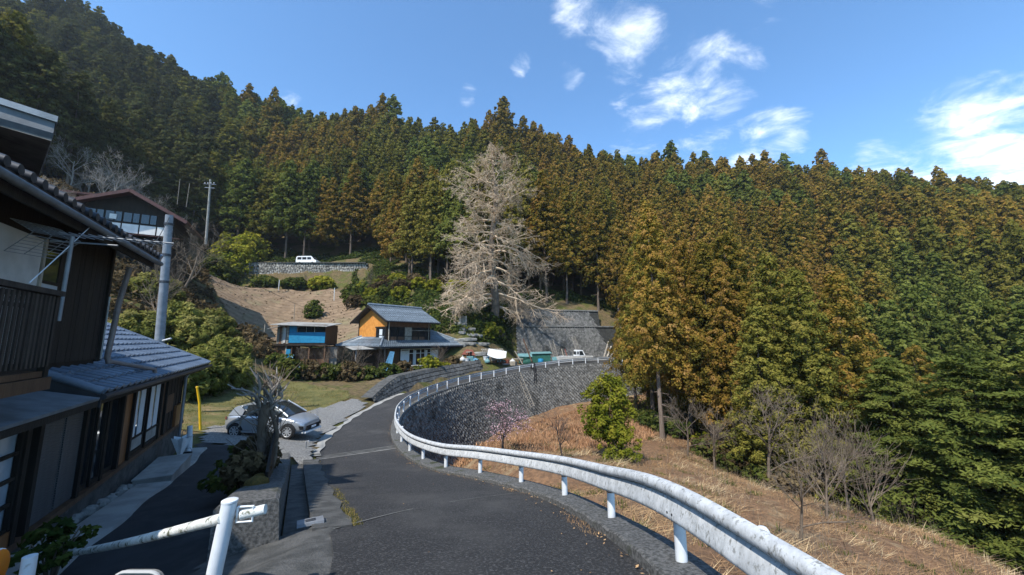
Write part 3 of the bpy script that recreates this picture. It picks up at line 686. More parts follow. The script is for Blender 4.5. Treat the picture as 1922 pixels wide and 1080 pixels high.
# upper two-tier wall behind the small truck
def flat_wall(name, label, a, b, z0a, z0b, z1a, z1b, bat, skip=None):
    a = Vector((*a, 0)); b = Vector((*b, 0)); d = (b - a).normalized(); n = Vector((d.y, -d.x, 0))
    e = empty(name, (a.x, a.y, z0a), 0, label, 'retaining wall'); O = Vector((a.x, a.y, z0a))
    L = (b - a).length; H = max(z1a - z0a, z1b - z0b)
    mb = MB()
    mb.plate([a + Vector((0, 0, z0a - .6)) + n * bat * .6 - O, b + Vector((0, 0, z0b - .6)) + n * bat * .6 - O, b - n * bat * (z1b - z0b) + Vector((0, 0, z1b)) - O, a - n * bat * (z1a - z0a) + Vector((0, 0, z1a)) - O], .5)
    mb.build('backing', M_JOINT, e)
    mb = MB(); up = (Vector((0, 0, 1)) - n * bat).normalized(); yv = -(n + Vector((0, 0, bat))).normalized(); x_ = yv.cross(up)
    cw, ch = .40, .44; k = 0
    for j in range(int(H / (ch / 2)) + 1):
        h = .1 + j * ch / 2; i = 0
        while True:
            s_ = (j % 2) * cw / 2 + i * cw; i += 1
            if s_ > L: break
            f = s_ / L
            if h > (z1a + (z1b - z1a) * f) - (z0a + (z0b - z0a) * f): continue
            if skip and skip(s_, h): continue
            pos = a + d * s_ + Vector((0, 0, z0a + (z0b - z0a) * f + h)) - n * bat * h + n * .01 - O
            mb.M = Matrix(((x_.x, yv.x, up.x, pos.x), (x_.y, yv.y, up.y, pos.y), (x_.z, yv.z, up.z, pos.z), (0, 0, 0, 1)))
            bb = blk[k % 5]; k += 1; mb.add(bb.v, bb.f, random.random())
    mb.M = None; mb.build('blocks', M_BLOCK, e, kind='stuff')
    mb = MB(); t0 = a - n * bat * (z1a - z0a) + Vector((0, 0, z1a)) - O; t1 = b - n * bat * (z1b - z0b) + Vector((0, 0, z1b)) - O
    mb.bar(t0 + Vector((0, 0, .08)), t1 + Vector((0, 0, .08)), .4, .2); mb.build('coping', M_CONC, e)
    return e
flat_wall('retaining_wall', 'lower tier of the block wall behind the white truck', (.9, 56.0), (16.6, 58.3), -3.3, -3.2, 1.9, 1.9, .25, lambda s_, h: s_ > 15.4 - h * .55)
flat_wall('retaining_wall', 'upper tier of the block wall, below the dark cedar trunks', (.8, 58.4), (14.2, 60.4), 1.8, 1.8, 4.6, 4.5, .25, lambda s_, h: s_ > 13.2 - h * .5)
mb = MB(); mb.quad((.9, 57.2, 1.93), (14.8, 59.2, 1.93), (14.4, 60.9, 1.93), (.8, 58.9, 1.93)); mb.build('ledge', M_CONC_D, None, False, 'structure')

# low garden wall on the inside of the bend
i0 = next(i for i, p in enumerate(LL) if p.y > 28.8); i1 = next(i for i, p in enumerate(LL) if p.y > 45.5)
GL = [LL[i] - LN[i] * .35 for i in range(i0, i1)]; GN = LN[i0:i1]
gw = empty('garden_wall', GL[0], 0, 'low sloping concrete block wall below the garden of the orange house', 'wall'); GO = GL[0].copy()
A = []; B = []; mb = MB(); hts = []
for k, (p, n) in enumerate(zip(GL, GN)):
    h = .55 + .95 * min(1, k / 14) - .5 * max(0, (k - 45) / 30); hts.append(h)
    A.append(p - n * h * .45 + Vector((0, 0, h - .1)) - GO); B.append(p + n * .1 + Vector((0, 0, -.25)) - GO)
mb.strip(A, B); mb.strip([a - n * .9 for a, n in zip(A, GN)], A)
mb.build('backing', M_CONC_D, gw)
mb = MB(); dd = [0]
for a, b in zip(GL[:-1], GL[1:]): dd.append(dd[-1] + (b - a).length)
for j in range(4):
    s_ = (j % 2) * .25
    while s_ < dd[-1] - .6:
        i = min(max(bisect.bisect(dd, s_) - 1, 0), len(GL) - 2); d = (GL[i + 1] - GL[i]).normalized(); n = GN[i]; hc = hts[i] / 4
        z0 = -.08 + (j + .5) * hc; c0 = GL[i] + d * (s_ - dd[i]) - GO + Vector((0, 0, z0)) - n * (z0 * .45 - .05)
        mb.bar(c0, c0 + d * .47, .12, hc * .9, (Vector((0, 0, 1)) - n * .45), random.random()); s_ += .5
mb.build('blocks', M_BLOCK, gw, kind='stuff')
# ------------------------------------------------------------------ conifers
def crown_mesh(name, H, Rad, c0, nbr, per, leaf, seed, m, hinoki=False, droop=.25, tipbias=0., power=.8, rough=.25):
    """conifer crown: whorled boughs that each carry rounded tufts of small faces"""
    rg = np.random.default_rng(seed); C = []; N = []; T = []; S = []
    for i in range(nbr):
        f = (i + rg.random()) / nbr; f = f ** .85
        h = c0 + (H - c0) * f
        rad = Rad * 1.06 * ((1 - f ** 1.35) ** power) * (1 + rg.normal(0, rough)) + .10
        if f < .12: rad *= .55 + 3.5 * f
        az = i * 2.39996 + rg.normal(0, .4)
        d = np.array([math.cos(az), math.sin(az), 0])
        ntuft = max(1, int(rad / (.34 if not hinoki else .36)))
        for k in range(ntuft):
            q = (k + .75) / ntuft
            if q < .28 and rg.random() < .6: continue
            side_ = np.array([-d[1], d[0], 0]) * rg.normal(0, .22 * rad * q + .06)
            cpos = d * rad * q + side_ + np.array([0, 0, h + rad * (q * .30 - q * q * droop * 1.5) + rg.normal(0, .12)])
            r = (.27 + .20 * rg.random()) * (1.2 if q > .6 else .85) * (1.0 + .25 * (Rad - 2)) * (.75 + .25 * (1 - f))
            out = d * .8 + np.array([0, 0, .75]); out /= np.linalg.norm(out)
            n = per
            dirs = rg.normal(0, 1, (n, 3)) + out * 1.1; dirs /= np.linalg.norm(dirs, axis=1, keepdims=True)
            if hinoki:
                dirs[:, 2] *= .45
                pos = cpos + dirs * r * np.array([1.5, 1.5, .6]) * (.5 + .5 * rg.random((n, 1))); nn = np.tile([d[0] * .4, d[1] * .4, 1.], (n, 1))
                pos[:, 2] -= (np.linalg.norm(pos[:, :2] - cpos[:2], axis=1)) * .25
            else:
                pos = cpos + dirs * r * (.65 + .35 * rg.random((n, 1))); nn = dirs
            C.append(pos); N.append(nn)
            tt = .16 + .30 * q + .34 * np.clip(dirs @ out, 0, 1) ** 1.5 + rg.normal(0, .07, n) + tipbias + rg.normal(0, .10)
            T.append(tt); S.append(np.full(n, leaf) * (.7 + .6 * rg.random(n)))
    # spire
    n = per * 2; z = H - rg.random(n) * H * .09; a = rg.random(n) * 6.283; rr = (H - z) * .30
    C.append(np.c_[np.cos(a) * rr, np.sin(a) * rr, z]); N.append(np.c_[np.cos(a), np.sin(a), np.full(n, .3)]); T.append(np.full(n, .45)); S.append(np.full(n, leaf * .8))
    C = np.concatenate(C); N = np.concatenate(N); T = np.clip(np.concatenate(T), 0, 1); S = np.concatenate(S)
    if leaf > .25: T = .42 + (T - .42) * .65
    V, F, tt = leaf_cards(C, N, S, T, .42, 1.7 if not hinoki else 2.6, seed)
    return np_mesh(name, V, F, tt, (m,))
def trunk_mesh(H, r0, seed, bent=.15, m=None, stubs=6, c0=3):
    mb = MB(); rg = random.Random(seed); k = 7
    pts = [(rg.uniform(-bent, bent) * i / k, rg.uniform(-bent, bent) * i / k, -.8 + (H * .93 + .8) * i / k) for i in range(k + 1)]
    mb.tube(pts, [r0 * (1.25 if i == 0 else 1 - .9 * i / k) for i in range(k + 1)], 7, False)
    for j in range(stubs):
        z = rg.uniform(1.5, max(2., c0 + 1)); a = rg.uniform(0, 6.28); l = rg.uniform(.5, 1.3)
        mb.tube([(0, 0, z), (math.cos(a) * l, math.sin(a) * l, z - .1 * l)], [.035, .012], 4, False)
    me = mb.mesh('trunk', True); me.materials.append(m or M_BARK); return me
# near prototypes (height about 15, finely leaved), mid and far prototypes
PROTO = []
def proto(kind, H, Rad, c0, nbr, per, leaf, seed, m, hin=False, tip=0., power=.8, r0=.2, droop=.25):
    PROTO.append(dict(kind=kind, H=H, crown=crown_mesh('crown', H, Rad, c0, nbr, per, leaf, seed, m, hin, tipbias=tip, power=power, droop=droop), trunk=trunk_mesh(H, r0, seed, c0=c0)))
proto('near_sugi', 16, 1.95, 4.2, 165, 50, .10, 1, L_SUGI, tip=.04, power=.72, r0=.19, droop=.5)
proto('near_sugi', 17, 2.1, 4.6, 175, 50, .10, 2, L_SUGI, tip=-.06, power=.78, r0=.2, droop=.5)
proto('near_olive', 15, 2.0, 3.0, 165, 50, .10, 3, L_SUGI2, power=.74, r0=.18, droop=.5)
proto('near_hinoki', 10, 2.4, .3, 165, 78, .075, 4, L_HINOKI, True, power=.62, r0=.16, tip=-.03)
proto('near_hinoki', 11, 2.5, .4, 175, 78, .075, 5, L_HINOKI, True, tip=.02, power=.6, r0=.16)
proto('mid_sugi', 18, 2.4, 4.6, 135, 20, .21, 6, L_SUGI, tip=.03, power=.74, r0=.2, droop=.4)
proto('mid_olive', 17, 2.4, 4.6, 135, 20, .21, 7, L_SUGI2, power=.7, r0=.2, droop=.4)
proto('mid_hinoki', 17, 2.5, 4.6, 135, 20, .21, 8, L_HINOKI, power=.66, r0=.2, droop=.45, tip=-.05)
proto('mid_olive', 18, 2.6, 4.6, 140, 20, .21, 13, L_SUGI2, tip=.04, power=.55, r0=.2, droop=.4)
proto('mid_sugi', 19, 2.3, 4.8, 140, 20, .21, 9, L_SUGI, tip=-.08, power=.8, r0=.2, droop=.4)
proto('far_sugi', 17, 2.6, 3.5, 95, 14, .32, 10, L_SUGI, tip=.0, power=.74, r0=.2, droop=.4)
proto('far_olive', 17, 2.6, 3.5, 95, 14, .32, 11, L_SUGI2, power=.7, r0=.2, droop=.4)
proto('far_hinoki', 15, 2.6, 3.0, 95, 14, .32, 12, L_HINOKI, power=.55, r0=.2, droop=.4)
proto('mid_dark', 18, 2.5, 4.6, 135, 20, .21, 14, L_SHADE, power=.60, r0=.2, droop=.4)
proto('far_dark', 17, 2.6, 3.5, 95, 14, .32, 15, L_SHADE, power=.58, r0=.2, droop=.4)
BYK = {}
for k, p in enumerate(PROTO): BYK.setdefault(p['kind'], []).append(k)

def project(p):
    """pixel of a point in the photograph's frame, or None"""
    f = p[1] * _c + p[2] * _s
    if f < .5: return None
    u = -p[1] * _s + p[2] * _c
    return (961 + FPX * p[0] / f, 540 - FPX * u / f, f)
trees = []      # (x, y, z, height, proto kind, zone)
rt = random.Random(11)
taken = {}
def free(x, y, d):
    cx, cy = int(x // 6), int(y // 6)
    for i in range(cx - 1, cx + 2):
        for j in range(cy - 1, cy + 2):
            for (a, b) in taken.get((i, j), ()):
                if (a - x) ** 2 + (b - y) ** 2 < d * d: return False
    return True
def put(x, y, z, h, kind, zone):
    taken.setdefault((int(x // 6), int(y // 6)), []).append((x, y)); trees.append((x, y, z, h, kind, zone))
# individually placed trees at the edge of the wood (pixel of the foot, distance, height, kind)
for px, py, t, h, kind in ((1245, 848, 25, 16.5, 'near_sugi'), (1216, 742, 41, 17, 'near_sugi'), (1230, 748, 43.5, 16, 'near_sugi'), (1268, 835, 29, 17, 'near_sugi'), (1300, 850, 27, 15, 'near_sugi'),
                           (1283, 800, 35, 18, 'near_sugi'), (1340, 860, 25.5, 15, 'near_sugi'), (1262, 790, 35, 17, 'near_olive'), (1385, 890, 24, 14, 'near_sugi'), (1325, 830, 31, 17, 'near_sugi'), (1440, 905, 20.5, 10, 'near_olive')):
    q = P(px, py, t); z = hv(q.x, q.y); put(q.x, q.y, min(z, q.z + .6) if abs(z - q.z) < 3 else z, h * 1.02, kind, 'edge')
def in_right(x, y):                # wood on the far side of the gully
    return inpoly(np.array([x]), np.array([y]), RWOOD)[0]
RWOOD = [(12, 40), (15.5, 45), (19, 52), (19, 58), (300, 175), (300, 0), (24, 6.5), (17.4, 13.8), (17.9, 17.2), (15.2, 20.4), (12.5, 24.5), (11.5, 31)]
def patch(x, y): return math.sin(x * .085 + 1.5 * math.sin(y * .06)) * .6 + math.sin(y * .11 + 1.2 * math.sin(x * .05)) * .4 + rt.gauss(0, .22)
def samples(boxes, poly, fn, seed):
    rg = np.random.default_rng(seed); q = np.concatenate([np.c_[rg.uniform(a, b, n), rg.uniform(c, d, n)] for a, b, c, d, n in boxes])
    q = q[inpoly(q[:, 0], q[:, 1], poly)]; q = np.c_[q, fn(q[:, 0], q[:, 1])]; rg.shuffle(q)
    return [tuple(map(float, r)) for r in q]
for x, y, z in samples([(11, 48, 6, 62, 9000), (20, 110, 5, 120, 9000), (20, 260, 5, 190, 14000)], RWOOD, fV, 3):
    d = math.hypot(x, y)
    pr = project((x, y, z + 10))
    if pr is None or pr[0] < 1120 or pr[0] > 2150: continue
    sp = 2.3 if d < 40 else 2.8 if d < 80 else 3.8
    if not free(x, y, sp): continue
    az = x / y
    green = (az > 1.0 and d < 42) or (az > .62 and d < 27 and rt.random() < .7)
    if d < 48:
        kind = 'near_hinoki' if (green or rt.random() < (.22 if az > .6 else .06)) else ('near_sugi' if rt.random() < .72 else 'near_olive')
        cap = .40 if az < .6 else .30                           # canopy keeps the measured depth: lower trees on the near rim
        top = {True: 10.0, False: 17.0 if az < .6 else 14.5}[kind == 'near_hinoki'] * rt.uniform(.85, 1.15)
        if d < 27 and az > .75: top = min(top, max(4.0, -1.5 + d * .16 - z + 1.5 * rt.random() - 2 * max(0, 22 - d) / 10))
    else:
        pt = patch(x, y) + (.4 if az < .9 else -.02); kind = ('mid_sugi' if pt > -.15 else 'mid_olive' if pt > -.6 else 'mid_hinoki') if d < 95 else ('far_sugi' if pt > -.1 else 'far_olive' if pt > -.75 else 'far_hinoki')
        top = rt.uniform(13.5, 18.5) if d < 95 else rt.uniform(15.5, 20.5)
    put(x, y, z, top, kind, 'right')
# main hillside wood above the village
MWOOD = [(-70, 84), (-58, 86.5), (-30, 86), (-26, 76), (-14, 66), (-8, 63), (-1, 63), (8, 64.5), (17, 63), (19, 58), (300, 175), (300, 300), (-300, 300), (-300, 75), (-300, 20), (-110, 22), (-82, 36), (-72, 50), (-76, 66)]
def dens_left(x, y): return True
for x, y, z in samples([(-110, 70, 30, 125, 17000), (-240, 290, 25, 210, 36000)], MWOOD, fU, 4):
    d = math.hypot(x, y)
    pr = project((x, y, z + 12))
    if pr is None or pr[0] < -150 or pr[0] > 2080: continue
    if not free(x, y, 3.3 if d < 105 else 4.2): continue
    px = pr[0]
    if d < 112:
        if 440 < px < 700 and rt.random() < .6: kind = 'mid_hinoki'
        elif px < 430: kind = 'mid_dark' if rt.random() < .8 else 'mid_olive'  # shade of the left hill comes from darker-coloured cedars
        elif px < 1000: kind = 'mid_sugi' if patch(x, y) > .35 else 'mid_hinoki' if patch(x, y) < -.45 else 'mid_olive'
        else: kind = 'mid_sugi' if patch(x, y) > -.5 else 'mid_olive'
    else:
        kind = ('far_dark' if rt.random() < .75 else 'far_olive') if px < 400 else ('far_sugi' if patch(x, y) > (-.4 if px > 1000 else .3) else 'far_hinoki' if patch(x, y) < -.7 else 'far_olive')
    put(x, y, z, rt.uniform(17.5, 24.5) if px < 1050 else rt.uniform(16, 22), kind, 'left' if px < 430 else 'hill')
# the trees that stand out along the skyline
for px, py, t, h, kind in ((518, 150, 150, 24, 'far_sugi'), (945, 185, 150, 22, 'far_sugi'), (720, 168, 160, 21, 'far_sugi'), (1257, 268, 142, 18, 'far_hinoki'), (1322, 285, 148, 17, 'far_hinoki'), (1412, 292, 150, 17, 'far_sugi'),
                           (1435, 285, 152, 18, 'far_sugi'), (1470, 290, 152, 17, 'far_hinoki'), (1540, 283, 152, 19, 'far_sugi'), (1757, 315, 148, 18, 'far_sugi'), (1835, 335, 145, 16, 'far_sugi'), (1880, 345, 143, 16, 'far_sugi'), (740, 172, 162, 22, 'far_hinoki'),
                           (322, 105, 168, 22, 'far_sugi'), (420, 140, 165, 21, 'far_hinoki'), (470, 160, 158, 20, 'far_sugi')):
    q = P(px, py, t); z = float((fU if px < 1300 else fV)(np.array([q.x]), np.array([q.y]))[0])
    hh = min(max(q.z - z, 12), 30); put(q.x, q.y, z, hh, kind, 'skyline')
# trees hidden behind the ridge are dropped
def elev_max(x, y):
    return 0
keep = []
for T in trees:
    x, y, z, h, k, zn = T
    pr = project((x, y, z + h))
    if pr is None or not (-120 < pr[0] < 2060): continue
    n_ = 14; top = (z + h + 3) / math.hypot(x, y); vis = True
    if math.hypot(x, y) > 150:
        fr_ = np.linspace(.55, .97, n_); f_ = fU if x / y < .35 else fV
        zz_ = f_(x * fr_, y * fr_) + 11
        vis = top > (zz_ / (fr_ * math.hypot(x, y))).max() - .004
    if vis: keep.append(T)
trees = keep
def size_shown(T):
    pr = project((T[0], T[1], T[2] + T[3] * .6)); return T[3] / pr[2] * (1 if -40 < pr[0] < 1962 else 0)
trees.sort(key=size_shown, reverse=True)
ZL = {('near_sugi', 'edge'): 'tall rust-tipped cedar with bare lower trunk at the wood edge beside the long block wall',
      ('near_olive', 'edge'): 'olive green cedar at the wood edge beside the long block wall',
      ('near_sugi', 'right'): 'rust-orange tipped cedar in the wood right of the road, beyond the dry grass slope',
      ('near_olive', 'right'): 'olive green cedar in the wood right of the road, beyond the dry grass slope',
      ('near_hinoki', 'right'): 'dark green cypress with flat layered sprays in the wood at the right edge',
      ('mid_sugi', 'right'): 'brownish cedar on the steep wooded hillside right of the road end',
      ('mid_hinoki', 'right'): 'green cypress on the steep wooded hillside right of the road end',
      ('mid_sugi', 'hill'): 'brown-green cedar on the wooded hill behind the stone wall and the bare ginkgo',
      ('mid_hinoki', 'hill'): 'green cypress on the wooded hill behind the stone wall and the bare ginkgo',
      ('mid_sugi', 'left'): 'shaded brown-green cedar on the steep hill behind the white house',
      ('mid_hinoki', 'left'): 'shaded green cypress on the steep hill behind the white house'}
prnd = random.Random(5)
XW = [(110, 'above the timber house roof'), (190, 'above the white house, left part'), (270, 'above the white house gable'), (350, 'left of the far utility pole'), (430, 'behind the far utility pole'), (500, 'above the left end of the stone wall'), (560, 'left of the white van'), (620, 'directly above the white van'), (680, 'right of the white van'), (750, 'above the orange house, left side'), (820, 'left of the bare ginkgo'),
      (900, 'behind the left half of the ginkgo'), (970, 'behind the right half of the ginkgo'), (1040, 'just right of the ginkgo'), (1110, 'above the two-tier block wall'), (1180, 'at the right end of the two-tier wall'), (1240, 'at the right end of the long block wall'), (1300, 'right of the yellow-green leafy tree'), (1380, 'above the undergrowth at the wood edge'), (1460, 'above the dead tree on the dry slope'), (1540, 'left of the bare saplings'), (1620, 'above the tallest bare sapling'), (1700, 'above the white-stemmed bare tree'), (1780, 'right of the bare saplings'), (1860, 'near the right edge of the view'), (9999, 'at the very right edge of the view')]
def tree_label(T):
    x, y, z, h, kind, zone = T; pr = project((x, y, z + h * .6)); d = math.hypot(x, y)
    if zone == 'skyline': look = 'tall spired cypress on the skyline' if 'hinoki' in kind else 'tall spired cedar on the skyline'
    else:
        look = {'near_sugi': 'rust-tipped cedar', 'near_olive': 'olive green cedar', 'near_hinoki': 'dark green layered cypress', 'mid_sugi': 'brown-green cedar', 'mid_olive': 'olive green cedar', 'mid_dark': 'dark shaded cedar', 'far_dark': 'small dark cedar', 'mid_hinoki': 'green cypress', 'far_sugi': 'small brownish cedar', 'far_olive': 'small olive cedar', 'far_hinoki': 'small green cypress'}[kind]
        lo = 30 if x > 8 and y < 58 else 88
        look += ' in the front row' if d < lo else ' low on the slope' if d < lo + 18 else ' halfway up the slope' if d < lo + 40 else ' high on the slope'
    return look + ' ' + next(w for lim, w in XW if pr[0] < lim)
def pick(kind): return prnd.choice(BYK[kind])
def place_tree(T):
    x, y, z, h, kind, zone = T
    pr_ = PROTO[pick(kind)]; s_ = h / pr_['H']; sx = s_ * prnd.uniform(.85, 1.2)
    if kind.startswith('near') and s_ < .8: sx = s_ * 1.2
    lab = tree_label(T)
    e = empty({'near_sugi': 'cedar_tree', 'near_olive': 'cedar_tree', 'mid_sugi': 'cedar_tree', 'mid_olive': 'cedar_tree', 'mid_dark': 'cedar_tree', 'far_dark': 'cedar_tree', 'far_sugi': 'cedar_tree', 'far_olive': 'cedar_tree'}.get(kind, 'cypress_tree'), (x, y, z), prnd.uniform(0, 6.28), lab, 'tree', 'conifers: ' + lab)
    e.rotation_euler = (prnd.uniform(-.03, .03), prnd.uniform(-.03, .03), prnd.uniform(0, 6.28)); e.scale = (sx, sx, s_)
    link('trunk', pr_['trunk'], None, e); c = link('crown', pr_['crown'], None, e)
    pr_.setdefault('obj', c)
NI = 285
for T in trees[:NI]: place_tree(T)
rest = trees[NI:]
for T in rest:                                   # one visible tree of each kind gives the mass its shape
    ks = [k for k in BYK[T[4]] if 'obj' not in PROTO[k]]
    if ks:
        e = empty('cedar_tree' if 'hinoki' not in T[4] else 'cypress_tree', T[:3], 0, tree_label(T), 'tree', 'conifers: ' + tree_label(T)); s_ = T[3] / PROTO[ks[0]]['H']; e.scale = (s_,) * 3
        link('trunk', PROTO[ks[0]]['trunk'], None, e); PROTO[ks[0]]['obj'] = link('crown', PROTO[ks[0]]['crown'], None, e)
def scatter(name, items, protos_objs, label, cat):
    """one object: points that carry an instance of one of the given crowns (geometry nodes)"""
    me = bpy.data.meshes.new(name); me.vertices.add(len(items))
    me.vertices.foreach_set('co', np.array([i[0] for i in items], np.float32).ravel())
    for an, ty, key in (('idx', 'INT', 1), ('rz', 'FLOAT', 2), ('sc', 'FLOAT', 3), ('sz', 'FLOAT', 4)):
        a = me.attributes.new(an, ty, 'POINT'); a.data.foreach_set('value', [i[key] for i in items])
    o = bpy.data.objects.new(name, me); COL.objects.link(o); tag(o, label, cat, kind='stuff')
    ng = bpy.data.node_groups.new(name, 'GeometryNodeTree')
    ng.interface.new_socket('Geometry', in_out='INPUT', socket_type='NodeSocketGeometry'); ng.interface.new_socket('Geometry', in_out='OUTPUT', socket_type='NodeSocketGeometry')
    N = ng.nodes; gi = N.new('NodeGroupInput'); go = N.new('NodeGroupOutput')
    g2i = N.new('GeometryNodeGeometryToInstance')
    for ob in reversed(protos_objs):
        oi = N.new('GeometryNodeObjectInfo'); oi.inputs['Object'].default_value = ob; oi.transform_space = 'ORIGINAL'; oi.inputs['As Instance'].default_value = True
        ng.links.new(oi.outputs['Geometry'], g2i.inputs[0])
    iop = N.new('GeometryNodeInstanceOnPoints'); iop.inputs['Pick Instance'].default_value = True
    def at(nm, ty):
        a = N.new('GeometryNodeInputNamedAttribute'); a.data_type = ty; a.inputs[0].default_value = nm
        return next(s for s in a.outputs if s.enabled)
    jg = N.new('GeometryNodeJoinGeometry')
    for ob in reversed(protos_objs):
        oi = N.new('GeometryNodeObjectInfo'); oi.inputs['Object'].default_value = ob; oi.transform_space = 'ORIGINAL'; oi.inputs['As Instance'].default_value = True
        ng.links.new(oi.outputs['Geometry'], jg.inputs[0])
    N.remove(g2i)
    mp_ = N.new('GeometryNodeMeshToPoints'); ng.links.new(gi.outputs[0], mp_.inputs['Mesh'])
    ng.links.new(mp_.outputs[0], iop.inputs['Points']); ng.links.new(jg.outputs[0], iop.inputs['Instance'])
    ng.links.new(at('idx', 'INT'), iop.inputs['Instance Index'])
    cr = N.new('ShaderNodeCombineXYZ'); ng.links.new(at('rz', 'FLOAT'), cr.inputs[2]); ng.links.new(cr.outputs[0], iop.inputs['Rotation'])
    cs = N.new('ShaderNodeCombineXYZ'); a_ = at('sc', 'FLOAT'); ng.links.new(a_, cs.inputs[0]); ng.links.new(a_, cs.inputs[1]); ng.links.new(at('sz', 'FLOAT'), cs.inputs[2]); ng.links.new(cs.outputs[0], iop.inputs['Scale'])
    ng.links.new(iop.outputs[0], go.inputs[0])
    md = o.modifiers.new('scatter', 'NODES'); md.node_group = ng
    return o
have = [k for k, p in enumerate(PROTO) if 'obj' in p]
items = []
for T in rest:
    ks = [k for k in BYK[T[4]] if k in have]
    k = prnd.choice(ks); s_ = T[3] / PROTO[k]['H']
    items.append((T[:3], have.index(k), prnd.uniform(0, 6.28), s_ * prnd.uniform(.9, 1.25), s_))
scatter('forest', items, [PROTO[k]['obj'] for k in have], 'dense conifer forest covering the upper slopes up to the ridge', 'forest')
print('TREES', len(trees), 'individual', NI)
# ------------------------------------------------------------------ dark timber house at the left (local x = out of the facade, y = along it away from the camera)
HA = Vector((-8.25, 6.94, -3.9)); HROT = R(30)
house = empty('timber_house', HA, HROT, 'dark two-storey timber house with blue-grey tiled lower roof at the left edge', 'house')
Z0 = HA.z
def hbox(mb, n0, n1, s0, s1, z0, z1): mb.box((n0, s0, z0 - Z0), (n1, s1, z1 - Z0)); return mb
def hp(n, s, z): return Vector((n, s, z - Z0))
# ground floor core, set behind the facade pieces
hbox(MB(), -6, -.14, -5.5, 9.8, -4.7, -1.05).build('wall', M_WOOD_D, house)
# stone footing and rubble along the foot of the wall
hbox(MB(), -.14, .02, -5.5, 9.85, -4.9, -3.30).build('footing', M_CONC_D, house)
rs = random.Random(3)
for k in range(34):
    s_ = -2.6 + k * .2; w_ = rs.uniform(.12, .24); n_ = rs.uniform(.05, .16)
    q = MB(); q.lathe([(0, -.09), (w_ * .5, -.05), (w_ * .55, .03), (w_ * .3, .10), (0, .11)], 6); o = q.build('footing_stone', M_STONE, house)
    o.location = (n_, s_, hu(*(HA + Matrix.Rotation(HROT, 4, 'Z') @ Vector((n_, s_, 0))).xy) - Z0 + .06); o.rotation_euler = (rs.uniform(-.4, .4), rs.uniform(-.4, .4), rs.uniform(0, 6)); o.scale = (1, rs.uniform(.8, 1.5), rs.uniform(.7, 1.3))
# sill and head rails
hbox(MB(), -.12, .06, -5.5, 9.85, -3.30, -3.20).build('sill_rail', M_WOOD_M, house)
hbox(MB(), -.12, .05, -5.5, 9.85, -1.33, -1.06).build('head_rail', M_WOOD_D, house)
# posts between the bays
for s_ in (-2.75, -.68, -.32, 1.36, 2.46, 3.36, 4.12, 6.62, 7.2, 9.75):
    hbox(MB(), -.12, .04, s_ - .06, s_ + .06, -3.20, -1.33).build('post', M_WOOD_D, house)
# frosted window with horizontal bars and brown boarding beneath
wn = hbox(MB(), -.10, -.06, -2.7, -.75, -2.95, -1.42).build('window', M_GLASS_L, house)
for k in range(5): hbox(MB(), -.05, .0, -2.7, -.75, -2.97 + k * .385, -2.92 + k * .385).build('glazing_bar', M_WOOD_D, wn)
for s_ in (-2.68, -1.72, -.77): hbox(MB(), -.05, .01, s_ - .03, s_ + .03, -2.95, -1.42).build('glazing_bar', M_WOOD_D, wn)
hbox(MB(), -.12, .02, -2.69, -.74, -3.20, -2.98).build('panel', M_PLY, house)
hbox(MB(), -.12, .06, -2.69, -.72, -3.9, -3.30).build('panel', M_PLY, house)
# storm shutters, slatted
for a, b in ((-.24, .53), (.56, 1.30)):
    sh = hbox(MB(), -.07, -.03, a, b, -3.18, -1.36).build('shutter', M_SHUTTER, house)
    sm = MB(); sm.box((0, 0, 0), (.022, b - a - .08, .034)); sme = sm.mesh('slat'); sme.materials.append(M_SHUTTER)
    for k in range(40):
        o = link('slat', sme, None, sh); o.location = hp(-.03, a + .04, -3.14 + k * .0435)
# sliding glass doors
def door(a, b, z0, z1, m, frame=M_WOOD_D, mid=None, n_=-.06):
    d = hbox(MB(), n_ - .03, n_, a, b, z0, z1).build('sliding_door', m, house)
    f = MB()
    for s_ in (a, b - .06): hbox(f, n_, n_ + .035, s_, s_ + .06, z0, z1)
    hbox(f, n_, n_ + .035, a + .06, b - .06, z0, z0 + .10); hbox(f, n_, n_ + .035, a + .06, b - .06, z1 - .06, z1)
    f.build('frame', frame, d)
    if mid: hbox(MB(), n_, n_ + .03, a + .06, b - .06, mid, mid + .05).build('rail', frame, d)
    return d
door(1.42, 1.92, -3.18, -1.35, M_GLASS); door(1.93, 2.40, -3.18, -1.35, M_GLASS, n_=-.02)
door(2.52, 3.30, -3.18, -1.35, M_GLASS, n_=-.08)
hbox(MB(), -.12, -.02, 3.42, 4.06, -3.20, -1.33).build('panel', M_PLY, house)
for a, b, n_ in ((4.18, 5.38, -.06), (5.40, 6.56, -.02)):
    d = door(a, b, -3.18, -1.35, M_GLASS, mid=-2.75, n_=n_)
    for k in range(2): hbox(MB(), n_ + .002, n_ + .012, a + .12 + k * .55, a + .50 + k * .55, -2.70, -1.42).build('curtain', M_CURTAIN, d)
    hbox(MB(), n_ + .002, n_ + .02, a + .08, b - .08, -3.06, -2.78).build('lower_panel', M_CONC_L, d)
hbox(MB(), -.10, -.03, 6.70, 7.14, -3.2, -1.33).build('panel', M_WOOD_M, house)
for k in range(12): hbox(MB(), -.10, -.03 + .012 * (k % 2), 7.28 + k * .2, 7.47 + k * .2, -3.20, -1.33).build('board', M_WOOD_D, house)
hbox(MB(), -.03, .0, 7.3, 8.2, -2.55, -1.95).build('panel', M_WOOD_M, house)
hbox(MB(), -.02, .06, 8.5, 9.2, -3.2, -2.45).build('panel', M_PLY, house)
hbox(MB(), -.04, .02, 9.25, 9.68, -3.0, -1.6).build('window', M_GLASS, house)
dp = MB(); dp.tube([hp(.30, 8.85, -1.2), hp(.16, 8.85, -1.45), hp(.16, 8.85, -3.75)], .045, 8); dp.build('downpipe', M_GALV, house, True)
